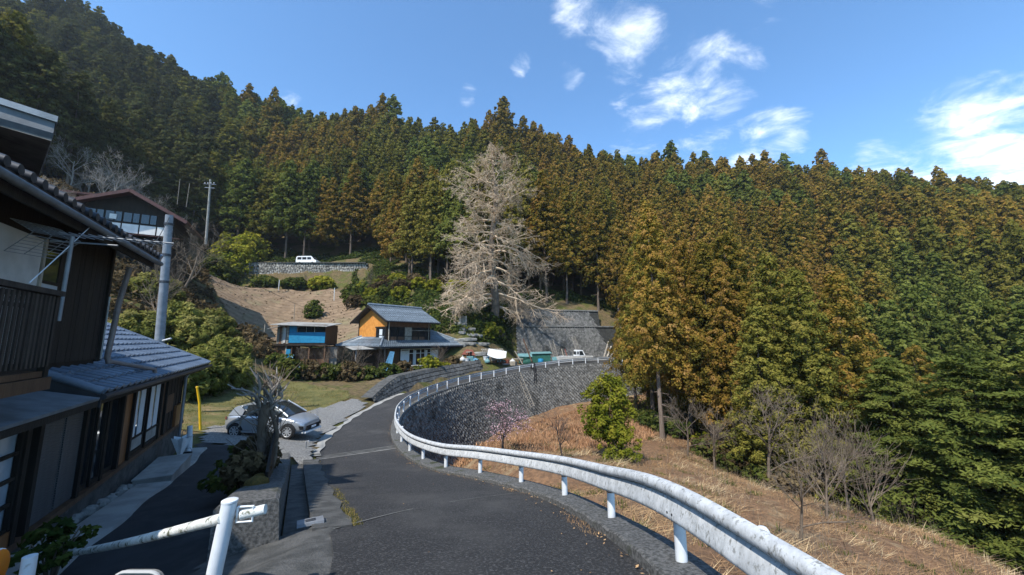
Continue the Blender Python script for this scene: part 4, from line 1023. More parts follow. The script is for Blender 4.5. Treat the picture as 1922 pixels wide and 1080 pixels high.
# flat sheet canopy over the near windows
cp = MB(); cp.plate([hp(-.2, -3.4, -.86), hp(.66, -3.4, -1.06), hp(.66, -.25, -1.06), hp(-.2, -.25, -.86)], .05); cp.build('canopy', M_ROOFGREY, house)
hbox(MB(), .58, .64, -3.4, -.25, -1.22, -1.115).build('canopy_fascia', M_WOOD_D, house)
# tiled lower roof: individual tiles on a sloped deck
E_N, E_Z, T_N, T_Z, S0, S1 = .55, -1.02, -2.9, .62, .10, 10.45
sl = Vector((T_N - E_N, 0, T_Z - E_Z)); SLEN = sl.length; slu = sl.normalized(); nrm = Vector((-slu.z, 0, slu.x)); nrm = nrm if nrm.z > 0 else -nrm
deck = MB(); deck.plate([hp(E_N, S0, E_Z), hp(E_N, S1, E_Z), hp(T_N, S1, T_Z), hp(T_N, S0, T_Z)], .10); deck.build('roof_deck', M_METAL_D, house)
back = MB(); back.plate([hp(T_N, S0, T_Z), hp(T_N, S1, T_Z), hp(-6.3, S1, -1.0), hp(-6.3, S0, -1.0)], .12); back.build('roof_back', M_TILE, house)
gb = MB(); gb.add([hp(-.14, 9.8, -1.1), hp(-6, 9.8, -1.1), hp(T_N, 9.8, T_Z - .15)], [(0, 1, 2)]); gb.build('gable', M_WOOD_D, house)
ROWS, COLS = 10, 29; tw = (S1 - S0) / COLS; th = SLEN / ROWS
def tile_mesh(w, l):
    mb = MB(); n = 9; A = []; B = []; A2 = []
    for i in range(n):
        f = i / (n - 1); y = (f - .5) * w * 1.03
        h = .045 * math.exp(-((f - .20) / .16) ** 2) - .012 * math.sin((f - .35) * math.pi / .65) * (f > .35)
        A.append((-.02, y, h + .075)); B.append((l * 1.03, y, h + .012)); A2.append((-.02, y, h + .02))
    mb.strip(A, B); mb.strip(A2, A); mb.add([A[0], B[0], (B[0][0], B[0][1], 0), (A[0][0], A[0][1], 0)], [(0, 1, 2, 3)])
    me = mb.mesh('tile', True); me.materials.append(M_TILE); return me
tme = tile_mesh(tw, th)
tm = Matrix(((slu.x, 0, nrm.x, 0), (slu.y, 1, nrm.y, 0), (slu.z, 0, nrm.z, 0), (0, 0, 0, 1)))
for r_ in range(ROWS):
    for c_ in range(COLS):
        o = link('roof_tile', tme, None, house); q = hp(E_N, S0 + (c_ + .5) * tw, E_Z) + slu * (r_ * th - .03) + nrm * .012
        m = tm.copy(); m.translation = q; o.matrix_local = m
# verge tiles along the near and far edges, eave gutter
for s_ in (S0 - .02, S1 + .02):
    vg = MB(); vg.tube([hp(E_N + .04, s_, E_Z + .03), hp(T_N, s_, T_Z + .05)], .075, 8); vg.build('verge_tile', M_TILE, house, True)
vg = MB(); vg.plate([hp(E_N + .03, S0 - .05, E_Z - .26), hp(E_N + .03, S0 - .05, E_Z + .02), hp(T_N, S0 - .05, T_Z + .02), hp(T_N, S0 - .05, T_Z - .26)], .04); vg.build('barge_board', M_METAL_D, house)
gt = MB(); gt.tube([hp(E_N + .07, S0 - .1, E_Z - .06), hp(E_N + .07, S1 + .2, E_Z - .10)], .055, 8); gt.build('gutter', M_METAL_D, house, True)
hbox(MB(), E_N - .12, E_N - .08, S0, S1, E_Z - .24, E_Z - .08).build('fascia', M_WOOD_D, house)
for k in range(11):
    rf_ = MB(); rf_.bar(hp(E_N - .1, .5 + k * .95, E_Z - .16), hp(-.1, .5 + k * .95, E_Z + .16), .06, .09); rf_.build('rafter', M_WOOD_D, house)
# upper storey
UW = -.25
hbox(MB(), -5, UW - .04, -6.5, 2.22, -.9, 2.3).build('upper_wall', M_WOOD_D, house)
for k in range(12):
    a = .12 + k * .178
    hbox(MB(), UW - .04, UW + .003 * (k % 3), a, a + .176, -.45, 2.1).build('board', M_WOOD_D, house)
hbox(MB(), UW - .04, UW + .02, -4.4, -.56, -.42, 1.72).build('plaster_panel', M_PLASTER, house)
hbox(MB(), UW - .04, UW + .04, -.54, -.47, -.45, 1.75).build('post', M_WOOD_P, house)
w2 = hbox(MB(), UW - .04, UW - .01, -.45, .10, .3, 1.6).build('window', M_GLASS, house)
hbox(MB(), UW - .01, UW + .015, -.45, .10, .3, .98).build('lower_panel', M_GLASS_L, w2)
hbox(MB(), UW - .01, UW + .03, -.45, .10, .98, 1.03).build('rail', M_WOOD_D, w2)
for s_ in (2.26,): hbox(MB(), UW - .04, UW + .05, s_ - .08, s_ + .02, -.5, 2.2).build('corner_post', M_WOOD_D, house)
cf = hbox(MB(), UW + .05, UW + .07, 2.24, 2.27, -.45, 1.0).build('corner_flashing', M_PLASTER, house)
# upper roof with dark soffit, fascia, eave tile ends
UE, UZ = .42, 2.02
ur = MB(); ur.plate([hp(UE, -4.4, UZ + .10), hp(UE, 2.85, UZ + .10), hp(-3.4, 2.85, UZ + 1.9), hp(-3.4, -4.4, UZ + 1.9)], .13); ur.build('upper_roof', M_METAL_D, house)
ur = MB(); ur.plate([hp(-3.4, -4.4, UZ + 1.9), hp(-3.4, 2.85, UZ + 1.9), hp(-7, 2.85, UZ + .1), hp(-7, -4.4, UZ + .1)], .13); ur.build('upper_roof_back', M_TILE, house)
gb = MB(); gb.add([hp(UW - .04, 2.22, 2.2), hp(-5, 2.22, 2.2), hp(-3.0, 2.22, UZ + 1.7)], [(0, 1, 2)]); gb.build('gable', M_WOOD_D, house)
hbox(MB(), UE - .10, UE - .05, -4.4, 2.8, UZ - .18, UZ - .04).build('fascia', M_WOOD_D, house)
gt = MB(); gt.tube([hp(UE + .05, -4.4, UZ - .02), hp(UE + .05, 2.9, UZ - .05)], .06, 8); gt.build('gutter', M_ROOFGREY, house, True)
et = MB(); et.tube([(-.25, 0, .08), (0, 0, 0), (.02, 0, 0)], .075, 8); et = et.mesh('eave_tile', True); et.materials.append(M_METAL_D)
for k in range(27):
    o = link('eave_tile', et, None, house); o.location = hp(UE + .01, -4.35 + k * .275, UZ + .16)
for k in range(12):
    rf_ = MB(); rf_.bar(hp(UE - .08, -4.2 + k * .62, UZ - .03), hp(UW, -4.2 + k * .62, UZ + .22), .05, .08); rf_.build('rafter', M_WOOD_D, house)
vg = MB(); vg.tube([hp(UE + .05, 2.9, UZ + .12), hp(-3.4, 2.9, UZ + 1.95)], .08, 8); vg.build('verge_tile', M_TILE, house, True)
# downpipe from the upper roof, elbow across the tiles
dp = MB(); dp.tube([hp(.05, 2.36, 1.75), hp(-.05, 2.36, .9), hp(-.12, 2.36, -.42), hp(-.08, 2.38, -.56)], .055, 10)
dp.build('downpipe', M_PIPE, house, True)
dp = MB(); dp.tube([hp(-.10, 2.36, -.52), hp(-.02, 2.5, -.545), hp(.42, 3.3, -.76), hp(.50, 3.42, -.80), hp(.52, 3.45, -1.05)], .05, 10); dp.build('downpipe', M_PIPE, house, True)
# balcony
M_WOOD_B = mat('weathered_brown_wood', (.055, .042, .034), (.030, .023, .018), 6, .8, .3, stretch=(1, 1, .15), objvar=.3)
BN, BS = .66, -2.16
hbox(MB(), UW, BN, -6, BS, -.52, -.44).build('balcony_floor', M_WOOD_M, house)
hbox(MB(), BN - .08, BN + .04, -6, BS + .05, -.70, -.53).build('balcony_beam', M_WOOD_M, house)
hbox(MB(), UW, BN - .08, BS - .1, BS, -.66, -.53).build('balcony_beam', M_WOOD_M, house)
for s_ in (-5.2, -3.6, BS - .05):
    hbox(MB(), BN - .06, BN + .02, s_ - .05, s_ + .05, -3.9 if s_ < -3 else -.52, .62).build('balcony_post', M_WOOD_D, house)
hbox(MB(), BN - .07, BN + .05, -6, BS + .04, .62, .69).build('handrail', M_WOOD_B, house)
hbox(MB(), BN - .03, BN + .0, -6, BS, .40, .45).build('balcony_rail', M_WOOD_D, house)
hbox(MB(), BN - .03, BN + .0, -6, BS, -.36, -.31).build('balcony_rail', M_WOOD_D, house)
hbox(MB(), UW, BN - .07, BS - .04, BS + .04, .62, .69).build('handrail', M_WOOD_D, house)
sm = MB(); sm.box((0, -.024, 0), (.02, .024, .98)); sme = sm.mesh('baluster'); sme.materials.append(M_WOOD_B)
for k in range(30):
    o = link('baluster', sme, None, house); o.location = hp(BN + .005, BS - .07 - k * .098, -.38)
for k in range(9):
    o = link('baluster', sme, None, house); o.location = hp(BN - .1 - k * .09, BS, -.38); o.rotation_euler = (0, 0, R(90))
# things fixed to the balcony
an = empty('tv_antenna', P(117, 560, 5.75), R(6), 'grid-type television antenna on a pole at the balcony corner', 'antenna')
mb = MB(); mb.tube([(0, 0, -.35), (0, 0, .98)], .026, 10); mb.build('pole', M_GALV, an, True)
mb = MB(); mb.tube([(-.30, 0, .90), (.62, .05, .86)], .013, 6); mb.tube([(-.25, .06, 1.03), (1.25, .3, .98)], .011, 6); mb.build('boom', M_GALV, an)
el = MB(); el.tube([(0, -.20, 0), (0, .20, 0)], .006, 5); elm = el.mesh('element'); elm.materials.append(M_GALV)
for k in range(11):
    o = link('element', elm, None, an); o.location = (-.1 + k * .12, .1 + k * .018, 1.022 - k * .004)
for sg_ in (1, -1):
    mb = MB()
    for k in range(8):
        f = k / 7; mb.tube([(-.28 - f * .34, -.26, .97 + (f * .20 if sg_ > 0 else -f * .30)), (-.28 - f * .34 + .12, .30, .97 + (f * .20 if sg_ > 0 else -f * .30))], .005, 5)
    for y_ in (-.26, -.05, .15, .30): mb.tube([(-.28 + (y_ + .26) * .21, y_, .97), (-.62 + (y_ + .26) * .21, y_, .97 + (.20 if sg_ > 0 else -.30))], .006, 5)
    mb.build('reflector_grid', M_GALV, an)
def hw(n, s, z): return HA + Matrix.Rotation(HROT, 4, 'Z') @ hp(n, s, z)
cl_ = empty('clothes_pole', hw(BN, -2.9, .72), 0, 'thin pale pole leaning from the balcony rail up to the eave', 'pole')
mb = MB(); mb.tube([(0, 0, 0), (hw(UE, -.9, UZ - .05) - hw(BN, -2.9, .72))], .007, 6); mb.build('rod', M_WHITE2, cl_)
lq = hw(.42, -2.85, .50); la = empty('laundry_sheet', lq, HROT, 'white laundry hanging behind the dark balcony slats', 'laundry')
mb = MB(); vs = []
for i in range(13):
    for j in range(7): vs.append((.03 * math.sin(i * 1.3) , -.62 + i * .1, -.85 * j / 6 + .03 * math.sin(i * .8)))
mb.add(vs, [(i * 7 + j, (i + 1) * 7 + j, (i + 1) * 7 + j + 1, i * 7 + j + 1) for i in range(12) for j in range(6)]); mb.build('cloth', M_CARWHITE, la, True)
mb = MB(); mb.tube([(0, -.75, .02), (0, .7, .02)], .012, 6); mb.build('hanging_rod', M_GALV, la)
# concrete strip and step in front of the facade
def gl(n, s): 
    q = hw(n, s, 0); return hu(q.x, q.y)
mb = MB(); ss_ = [-3.5 + k * .5 for k in range(27)]
mb.strip([Vector((*hw(.28, s_, 0).xy, gl(.28, s_) + .11)) for s_ in ss_], [Vector((*hw(.92 + .05 * math.sin(s_ * 2), s_, 0).xy, gl(.92, s_) + .09)) for s_ in ss_])
mb.strip([Vector((*hw(.92 + .05 * math.sin(s_ * 2), s_, 0).xy, gl(.92, s_) + .09)) for s_ in ss_], [Vector((*hw(1.0 + .05 * math.sin(s_ * 2), s_, 0).xy, gl(1.0, s_) - .05)) for s_ in ss_])
mb.build('concrete_strip', M_CONC_L, None, False, 'structure')
st_ = empty('door_step', hw(.55, 5.3, gl(.55, 5.3)), HROT, 'pale concrete door step below the curtained sliding doors', 'step')
mb = MB(); mb.box((-.38, -1.15, -.1), (.42, 1.15, .30)); mb.box((-.40, -1.18, .30), (.44, 1.18, .34)); mb.build('slab', M_CONC_L, st_)
# umbrella leaning in a stand by the door
um = empty('umbrella', hw(.62, 6.75, gl(.62, 6.75) + .12), HROT, 'half-open pale umbrella leaning beside the doorway', 'umbrella')
mb = MB(); n_ = 10; vv = [(0, 0, .12)]
for k in range(n_):
    a = 2 * math.pi * k / n_; r_ = .30 if k % 2 == 0 else .20; vv.append((math.cos(a) * r_, math.sin(a) * r_, .86 if k % 2 == 0 else .80))
mb.add(vv, [(0, 1 + (k + 1) % n_, 1 + k) for k in range(n_)]); mb.build('canopy', M_UMB, um)
mb = MB(); mb.tube([(0, 0, 0), (0, 0, 1.0), (.03, 0, 1.05), (.07, 0, 1.04), (.08, 0, .99)], .012, 6); mb.build('handle', M_WOOD_P, um)
us = empty('umbrella_stand', hw(.72, 7.15, gl(.72, 7.15) + .1), HROT, 'small dark bucket on the strip right of the umbrella', 'bucket')
mb = MB(); mb.lathe([(0, 0), (.12, 0), (.16, .28), (.145, .28), (.11, .02)], 12); mb.build('body', M_BLACK, us, True)
mb = MB(); mb.tube([(-.15, 0, .28), (-.1, 0, .42), (.1, 0, .42), (.15, 0, .28)], .008, 5); mb.build('handle', M_METAL_D, us)
bt = empty('wrapped_pipe', hw(.55, 8.55, gl(.55, 8.55) + .05), HROT, 'pale plastic-wrapped pipe standing against the house corner', 'pipe')
mb = MB(); mb.tube([(0, 0, 0), (-.03, 0, .5), (-.06, .02, 1.05)], [.09, .10, .08], 10); mb.build('sleeve', M_UMB, bt, True)

# higher gable roof of the same house: its eave corner hangs in at the upper left
K = P(108, 226, 6.0); HM = (Matrix.Translation(HA) @ Matrix.Rotation(HROT, 4, 'Z')).inverted()
ev = Vector((-.87, -.42, .20)).normalized(); gv = Vector((-.80, .58, .05)).normalized()
def q_(a, b, c): return HM @ (K + ev * a * 2 + gv * b * 2 + Vector((0, 0, c * 2)))
mb = MB(); mb.plate([q_(0, 0, 0), q_(0, 1.6, 0), q_(1.5, 1.6, 0), q_(1.5, 0, 0)][::-1], .06); o = mb.build('top_roof', M_METAL_D, house); o['label'] = 'dark eave corner of the topmost roof at the upper left'
mb = MB(); mb.add([q_(0, -.01, .03), q_(1.5, -.01, .03), q_(1.5, -.01, -.02), q_(0, -.01, -.02), q_(0, .03, .03), q_(1.5, .03, .03), q_(1.5, .03, -.02), q_(0, .03, -.02)], [(0, 1, 2, 3), (4, 7, 6, 5), (0, 4, 5, 1), (3, 2, 6, 7), (0, 3, 7, 4)]); mb.build('edge_trim', M_TILE_F, house)
mb = MB(); mb.add([q_(.01, .02, -.02), q_(1.5, .02, -.02), q_(1.5, .02, -.16), q_(.01, .02, -.11), q_(.01, .05, -.02), q_(1.5, .05, -.02), q_(1.5, .05, -.20), q_(.01, .05, -.15)], [(0, 3, 2, 1), (4, 5, 6, 7), (3, 7, 6, 2), (0, 4, 7, 3)]); mb.build('fascia', M_ROOFGREY, house)
mb = MB(); mb.plate([q_(.01, .05, -.15), q_(.02, 1.55, -.15), q_(1.45, 1.55, -.18), q_(1.45, .05, -.18)], .04); mb.build('soffit', M_CONC, house)
hbox(MB(), -4.6, -1.2, -6.3, -2.2, 2.2, 3.4).build('attic_wall', M_WOOD_D, house)
# ------------------------------------------------------------------ orange-gabled house in the middle distance (local x along the front, y into the house)
OH = Vector((-13.4, 40.6, -3.6)); fdir = Vector((.62, .785, 0)); ORZ = math.atan2(fdir.y, fdir.x)
oh = empty('tiled_house', OH, ORZ, 'two-storey house with orange gable wall and blue-grey tiled roofs above the road bend', 'house')
Z1 = OH.z
def ob_(x0, x1, y0, y1, z0, z1): return MB().box((x0, y0, z0 - Z1), (x1, y1, z1 - Z1))
def op(x, y, z): return Vector((x, y, z - Z1))
ob_(0, 10.2, .3, 7.2, -4.4, -.7).build('wall', M_WOOD_D, oh)
ob_(.35, 6.2, .55, 6.4, -.8, 2.25).build('upper_wall', M_WOOD_M, oh)
# orange gable face
mb = MB(); mb.plate([op(.30, 6.42, -.6), op(.30, .53, -.6), op(.30, .53, 2.2), op(.30, 3.45, 3.65), op(.30, 6.42, 2.2)], .05); mb.build('gable_panel', M_WOOD_O, oh)
for y_, z_ in ((.53, 2.2), (6.42, 2.2)): ob_(.24, .32, y_ - .06, y_ + .06, -.5, z_).build('corner_post', M_WOOD_D, oh)
# corner window bay on the gable side
ob_(.16, .30, .6, 2.6, -.35, 1.25).build('window_box', M_WOOD_D, oh)
for k in range(3):
    wq = ob_(.12, .16, .65 + k * .65, 1.2 + k * .65, -.2, 1.1).build('window', M_GLASS if k != 1 else M_CURTAIN, oh)
    ob_(.09, .12, .65 + k * .65, 1.2 + k * .65, .40, .46).build('glazing_bar', M_WOOD_D, wq)
ob_(.10, .3, .5, 2.7, 1.25, 1.40).build('window_hood', M_WOOD_D, oh)
# front: shuttered windows under the eave
ob_(.4, 6.2, .48, .54, 1.45, 2.2).build('board_panel', M_WOOD_O if False else M_RUST, oh)
for x0, x1, m in ((.55, 1.45, M_GLASS), (1.5, 2.4, M_GLASS), (2.45, 3.45, M_WOOD_P), (3.5, 4.4, M_GLASS), (4.45, 5.35, M_GLASS), (5.4, 6.15, M_WOOD_D)):
    wq = ob_(x0, x1, .46, .53, -.3, 1.35).build('window' if m is M_GLASS else 'shutter', m, oh)
    ob_(x0, x1, .43, .46, .30, .36).build('glazing_bar', M_WOOD_D, wq); ob_(x0 - .02, x0 + .03, .43, .46, -.3, 1.35).build('glazing_bar', M_WOOD_D, wq)
    if m is M_GLASS: ob_(x0 + .06, x1 - .06, .44, .46, -.28, .28).build('lower_panel', M_WOOD_M, wq)
mb = MB(); mb.tube([op(3.2, .15, 1.0), op(6.3, .15, 1.0)], .03, 6); mb.build('laundry_bar', M_WOOD_P, oh)
mb = MB(); mb.tube([op(.3, .3, 2.2), op(.3, .3, -.4)], .045, 6); mb.build('downpipe', M_WOOD_P, oh); mb = MB(); mb.tube([op(5.7, .2, 2.0), op(5.7, .2, -.4)], .04, 6); mb.build('downpipe', M_WOOD_P, oh)
def roof_plane(name, a, b, c, d, parent, m, cell=.27, lift=.06):
    """tiled plane: a-b is the eave, d-c the upper edge; wavy courses as real geometry"""
    a, b, c, d = map(Vector, (a, b, c, d)); L = max((b - a).length, (c - d).length); H = ((d - a).length + (c - b).length) / 2
    nrm_ = (b - a).cross(d - a).normalized(); nrm_ = nrm_ if nrm_.z > 0 else -nrm_
    nr = max(2, int(H / .26)); nc = max(4, int(L / cell) * 4); mb = MB()
    for r_ in range(nr):
        f0, f1 = r_ / nr, (r_ + 1) / nr; A = []; B = []
        for i in range(nc + 1):
            u = i / nc; w_ = .03 * math.sin(u * nc / 4 * 2 * math.pi)
            A.append(a.lerp(d, f0).lerp(b.lerp(c, f0), u) + nrm_ * (w_ + lift)); B.append(a.lerp(d, f1).lerp(b.lerp(c, f1), u) + nrm_ * (w_ + lift - .05))
        mb.strip(A, B, random.random()); mb.strip([p - nrm_ * .05 for p in A], A, .1)
    o = mb.build(name, m, parent, kind='stuff')
    s = MB(); s.plate([a, b, c, d] if (b - a).cross(c - b).z > 0 else [a, d, c, b], .10); s.build('roof_deck', M_METAL_D, parent)
    return o
def ridge(parent, pts, r_=.14, m=None):
    mb = MB(); mb.tube(pts, r_, 8); mb.build('ridge_tile', m or M_TILE_F, parent, True)
# upper gable roof
e0, e1 = -.45, 7.0
roof_plane('roof_tiles', op(e0, -.35, 1.95), op(e1, -.35, 1.95), op(e1, 3.45, 3.85), op(e0, 3.45, 3.85), oh, M_TILE_F)
roof_plane('roof_tiles', op(e1, 7.25, 1.95), op(e0, 7.25, 1.95), op(e0, 3.45, 3.85), op(e1, 3.45, 3.85), oh, M_TILE_F)
ridge(oh, [op(e0 - .05, 3.45, 3.98), op(e1 + .05, 3.45, 3.98)])
for (ya, yb) in ((-.35, 3.45), (7.25, 3.45)):
    mb = MB(); mb.plate([op(e0, ya, 1.75), op(e0, yb, 3.65), op(e0, yb, 3.88), op(e0, ya, 1.98)], .06); mb.build('barge_board', M_WOOD_D, oh)
mb = MB(); mb.tube([op(e0, -.42, 1.92), op(e1, -.42, 1.90)], .05, 6); mb.build('gutter', M_METAL_D, oh)
# lower hipped roof
X0, X1, Y0, Y1, EZ, RZ = -1.5, 11.6, -1.0, 8.2, -.78, 1.25
yr = (Y0 + Y1) / 2; hx = 3.6
roof_plane('roof_tiles', op(X0, Y0, EZ), op(X1, Y0, EZ), op(X1 - hx, yr, RZ), op(X0 + hx, yr, RZ), oh, M_TILE_F)
roof_plane('roof_tiles', op(X1, Y1, EZ), op(X0, Y1, EZ), op(X0 + hx, yr, RZ), op(X1 - hx, yr, RZ), oh, M_TILE_F)
roof_plane('roof_tiles', op(X0, Y1, EZ), op(X0, Y0, EZ), op(X0 + hx, yr - .01, RZ), op(X0 + hx, yr + .01, RZ), oh, M_TILE_F)
roof_plane('roof_tiles', op(X1, Y0, EZ), op(X1, Y1, EZ), op(X1 - hx, yr + .01, RZ), op(X1 - hx, yr - .01, RZ), oh, M_TILE_F)
for cx, cy in ((X0, Y0), (X1, Y0), (X0, Y1), (X1, Y1)):
    ridge(oh, [op(cx, cy, EZ + .1), op(X0 + hx if cx < 4 else X1 - hx, yr, RZ + .12)], .11)
ridge(oh, [op(X0 + hx, yr, RZ + .14), op(X1 - hx, yr, RZ + .14)])
ob_(X0, X1, Y0 + .02, Y0 + .06, EZ - .16, EZ - .02).build('fascia', M_METAL_D, oh)
# ground floor front: white-curtained glazing, boards
gw_ = ob_(1.9, 7.2, .22, .28, -3.3, -1.15).build('glazing', M_GLASS, oh)
for x_ in (1.9, 2.95, 3.6, 4.6, 5.2, 6.1, 7.2): ob_(x_ - .05, x_ + .05, .17, .22, -3.3, -1.1).build('frame', M_WHITE2, gw_)
for z_ in (-3.3, -1.6, -1.12): ob_(1.9, 7.2, .175, .225, z_ - .04, z_ + .04).build('frame', M_WHITE2, gw_)
for x0, x1, z0 in ((1.98, 2.9, -3.2), (6.2, 7.1, -3.2), (3.7, 3.95, -3.2), (5.3, 5.6, -3.2)): ob_(x0, x1, .19, .215, z0, -1.25).build('curtain', M_CURTAIN, gw_)
for k in range(9): ob_(7.5 + k * .3, 7.77 + k * .3, .26, .30, -3.8, -1.0).build('board', M_WOOD_D, oh)
ob_(.2, 1.7, .24, .30, -3.8, -1.0).build('board', M_WOOD_M, oh)
# lean-to sheet awning at the left corner with thin posts
aw = empty('awning', OH + Vector((-2.6, -.4, .1)), ORZ, 'sagging pale sheet awning on thin poles left of the orange house', 'awning')
mb = MB(); mb.plate([(-1.6, -1.2, 2.45), (2.2, -1.8, 2.55), (2.4, .6, 2.85), (-1.4, .8, 2.75)], .05); mb.build('sheet', M_CONC_L, aw)
for x_, y_ in ((-1.2, -1.0), (1.9, -1.5)):
    mb = MB(); mb.tube([(x_, y_, -1.2), (x_ * .97, y_, 2.45)], .045, 6); mb.build('pole', M_GALV, aw)
# blue sloping tarp and boards by the front corner
tp = empty('tarp', OH + fdir * .2 + Vector((.3, -.9, -.1)), ORZ, 'pale blue tarpaulin hanging steeply from the front corner of the orange house', 'tarpaulin')
mb = MB(); mb.plate([(-1.3, -.6, .0), (-.3, -.8, .0), (.5, -.3, 2.4), (0, -.25, 2.45)], .03); mb.build('sheet', M_TARP_B, tp)

# ------------------------------------------------------------------ blue shed
BS_ = Vector((P(518, 700, 42).x, 42.2, -3.6)); sh = empty('blue_shed', BS_, R(4), 'two-level shed with bright blue panels and a rusty white sheet roof', 'shed'); Z2 = BS_.z; sh.scale = (.9, 1, 1)
def sb(x0, x1, y0, y1, z0, z1): return MB().box((x0, y0, z0 - Z2), (x1, y1, z1 - Z2))
sb(.15, 6.0, .1, 3.6, -.55, 1.65).build('wall', M_WOOD_M, sh)
sb(1.65, 6.02, .02, .1, -.4, .78).build('blue_panel', M_BLUE, sh)
sb(1.65, 2.5, .02, .1, .80, 1.55).build('blue_panel', M_BLUE, sh)
for x0, x1 in ((2.6, 3.6), (3.66, 4.6), (4.66, 5.95)):
    wq = sb(x0, x1, .05, .1, .80, 1.5).build('window', M_GLASS, sh); sb(x0, x0 + .06, .02, .05, .8, 1.5).build('frame', M_WOOD_P, wq); sb(x0, x1, .02, .05, 1.44, 1.5).build('frame', M_WOOD_P, wq)
for k in range(5): sb(.2 + k * .28, .45 + k * .28, .05, .1, -.5, 1.5).build('board', M_RUST if k % 2 else M_WOOD_P, sh)
sb(.95, 1.25, .0, .05, -.4, 1.3).build('door', M_PLASTER, sh)
mb = MB(); mb.plate([(-.3, -.7, 5.25), (6.5, -.7, 5.05), (6.4, 4.0, 5.55), (-.2, 4.0, 5.75)], .07); mb.build('roof', M_CONC_L, sh)
mb = MB(); mb.plate([(-.5, -.9, 4.75), (.9, -.9, 5.02), (.9, .1, 5.1), (-.5, .1, 4.85)], .04); mb.build('side_awning', M_CONC_L, sh)
sb(-.1, 6.3, -.2, 3.6, -.72, -.56).build('floor_beam', M_WOOD_D, sh)
sb(0, 1.3, .15, 3.5, -4.3, -.72).build('lower_wall', M_RUST, sh)
for k in range(13): sb(2.2 + k * .32, 2.48 + k * .32, .8, .86, -3.9, -1.0).build('board', M_WOOD_M, sh)
for x_ in (0.1, 1.4, 2.1, 4.2, 6.1): sb(x_ - .07, x_ + .07, .0, .14, -4.3, -.72).build('post', M_WOOD_M if x_ != 1.4 else M_WOOD_P, sh)
sb(5.4, 7.2, 1.0, 3.4, -3.9, -.9).build('lean_to', M_CONC, sh)
sb(1.5, 2.0, -.05, .05, -3.6, -1.1).build('blue_sheet', M_BLUE, sh)
mb = MB(); mb.plate([(1.45, -.9, -.1), (2.15, -.9, -.1), (2.5, -.1, 1.9), (2.1, -.1, 1.95)], .04); mb.build('blue_sheet', M_TARP_B, sh)
# ladder lying on the slope left of the shed
def ladder(name, label, a, b, w_, n, m, parent_cat='ladder'):
    a = Vector(a); b = Vector(b); d = (b - a); sd_ = d.cross(Vector((0, 1, .2))).normalized() * w_ / 2
    e = empty(name, a, 0, label, parent_cat)
    for s_ in (-1, 1):
        mb = MB(); mb.tube([sd_ * s_, d + sd_ * s_], .028, 6); mb.build('stile', m, e)
    for k in range(n):
        q = d * ((k + .6) / n); mb = MB(); mb.tube([q - sd_, q + sd_], .018, 5); mb.build('rung', m, e)
    return e
ladder('ladder', 'pale ladder leaning on the slope left of the blue shed', P(533, 703, 40), P(482, 648, 42), .55, 11, M_WOOD_P)

# ------------------------------------------------------------------ white-plastered house far left, with dark red roofs
WH = P(205, 452, 41) ; WH.z = 10.5
wh = empty('plaster_house', WH, R(30), 'white-plastered house with dark red metal roofs on the slope behind the timber house', 'house'); wh.scale = (1.12, 1.12, 1.12)
def wb(x0, x1, y0, y1, z0, z1): return MB().box((x0, y0, z0), (x1, y1, z1))
wb(-3.4, 4.6, .3, 7, -3, 3.4).build('wall', M_WOOD_D, wh)
for k in range(6):
    wb(-3.3 + k * 1.32, -2.1 + k * 1.32, .2, .3, 1.25, 2.15).build('plaster_panel', M_WPLASTER, wh)
for k in range(4): 
    wq = wb(-1.9 + k * 1.3, -.75 + k * 1.3, .22, .3, 2.35, 3.3).build('window', M_GLASS, wh); wb(-1.3 + k * 1.3, -1.22 + k * 1.3, .18, .22, 2.35, 3.3).build('glazing_bar', M_WOOD_D, wq)
wb(-3.3, -2.1, .2, .3, 2.3, 3.0).build('plaster_panel', M_WPLASTER, wh); wb(-.3, .2, .15, .22, 2.5, 3.0).build('plaster_panel', M_WPLASTER, wh)
mb = MB(); mb.add([(-3.4, .28, 3.4), (4.6, .28, 3.4), (1.2, .28, 5.2)], [(0, 1, 2)]); mb.build('gable', M_WOOD_D, wh)
for xa, xb in ((-4.6, 1.2), (5.8, 1.2)):
    pts = [(xa, -.9, 2.75), (xb, -.9, 5.35), (xb, 7.4, 5.35), (xa, 7.4, 2.75)]
    if xa > xb: pts = pts[::-1]
    mb = MB(); mb.plate(pts[::-1], .16); mb.build('roof', M_BROWNROOF, wh)
    mb = MB(); mb.bar((xa, -.93, 2.7), (xb, -.93, 5.3), .08, .28); mb.build('barge_board', M_BROWNROOF, wh)
wb(-6.5, -1.0, 3.5, 9, 2.0, 5.6).build('rear_wall', M_WPLASTER, wh)
for k in range(3): wb(-6.4 + k * 2.4, -6.2 + k * 2.4, 3.42, 3.5, 2, 5.6).build('post', M_WOOD_D, wh)
mb = MB(); mb.plate([(-7.6, 2.4, 5.3), (.2, 2.4, 5.5), (.2, 9.5, 6.3), (-7.6, 9.5, 6.1)], .18); mb.build('rear_roof', M_BROWNROOF, wh)
wb(-4.2, 5.2, -1.6, .25, -.2, .15).build('veranda_floor', M_WOOD_D, wh)
mb = MB(); mb.plate([(-4.6, -1.9, .75), (5.6, -1.9, .75), (5.6, .25, 1.2), (-4.6, .25, 1.2)], .1); mb.build('veranda_roof', M_BROWNROOF, wh)

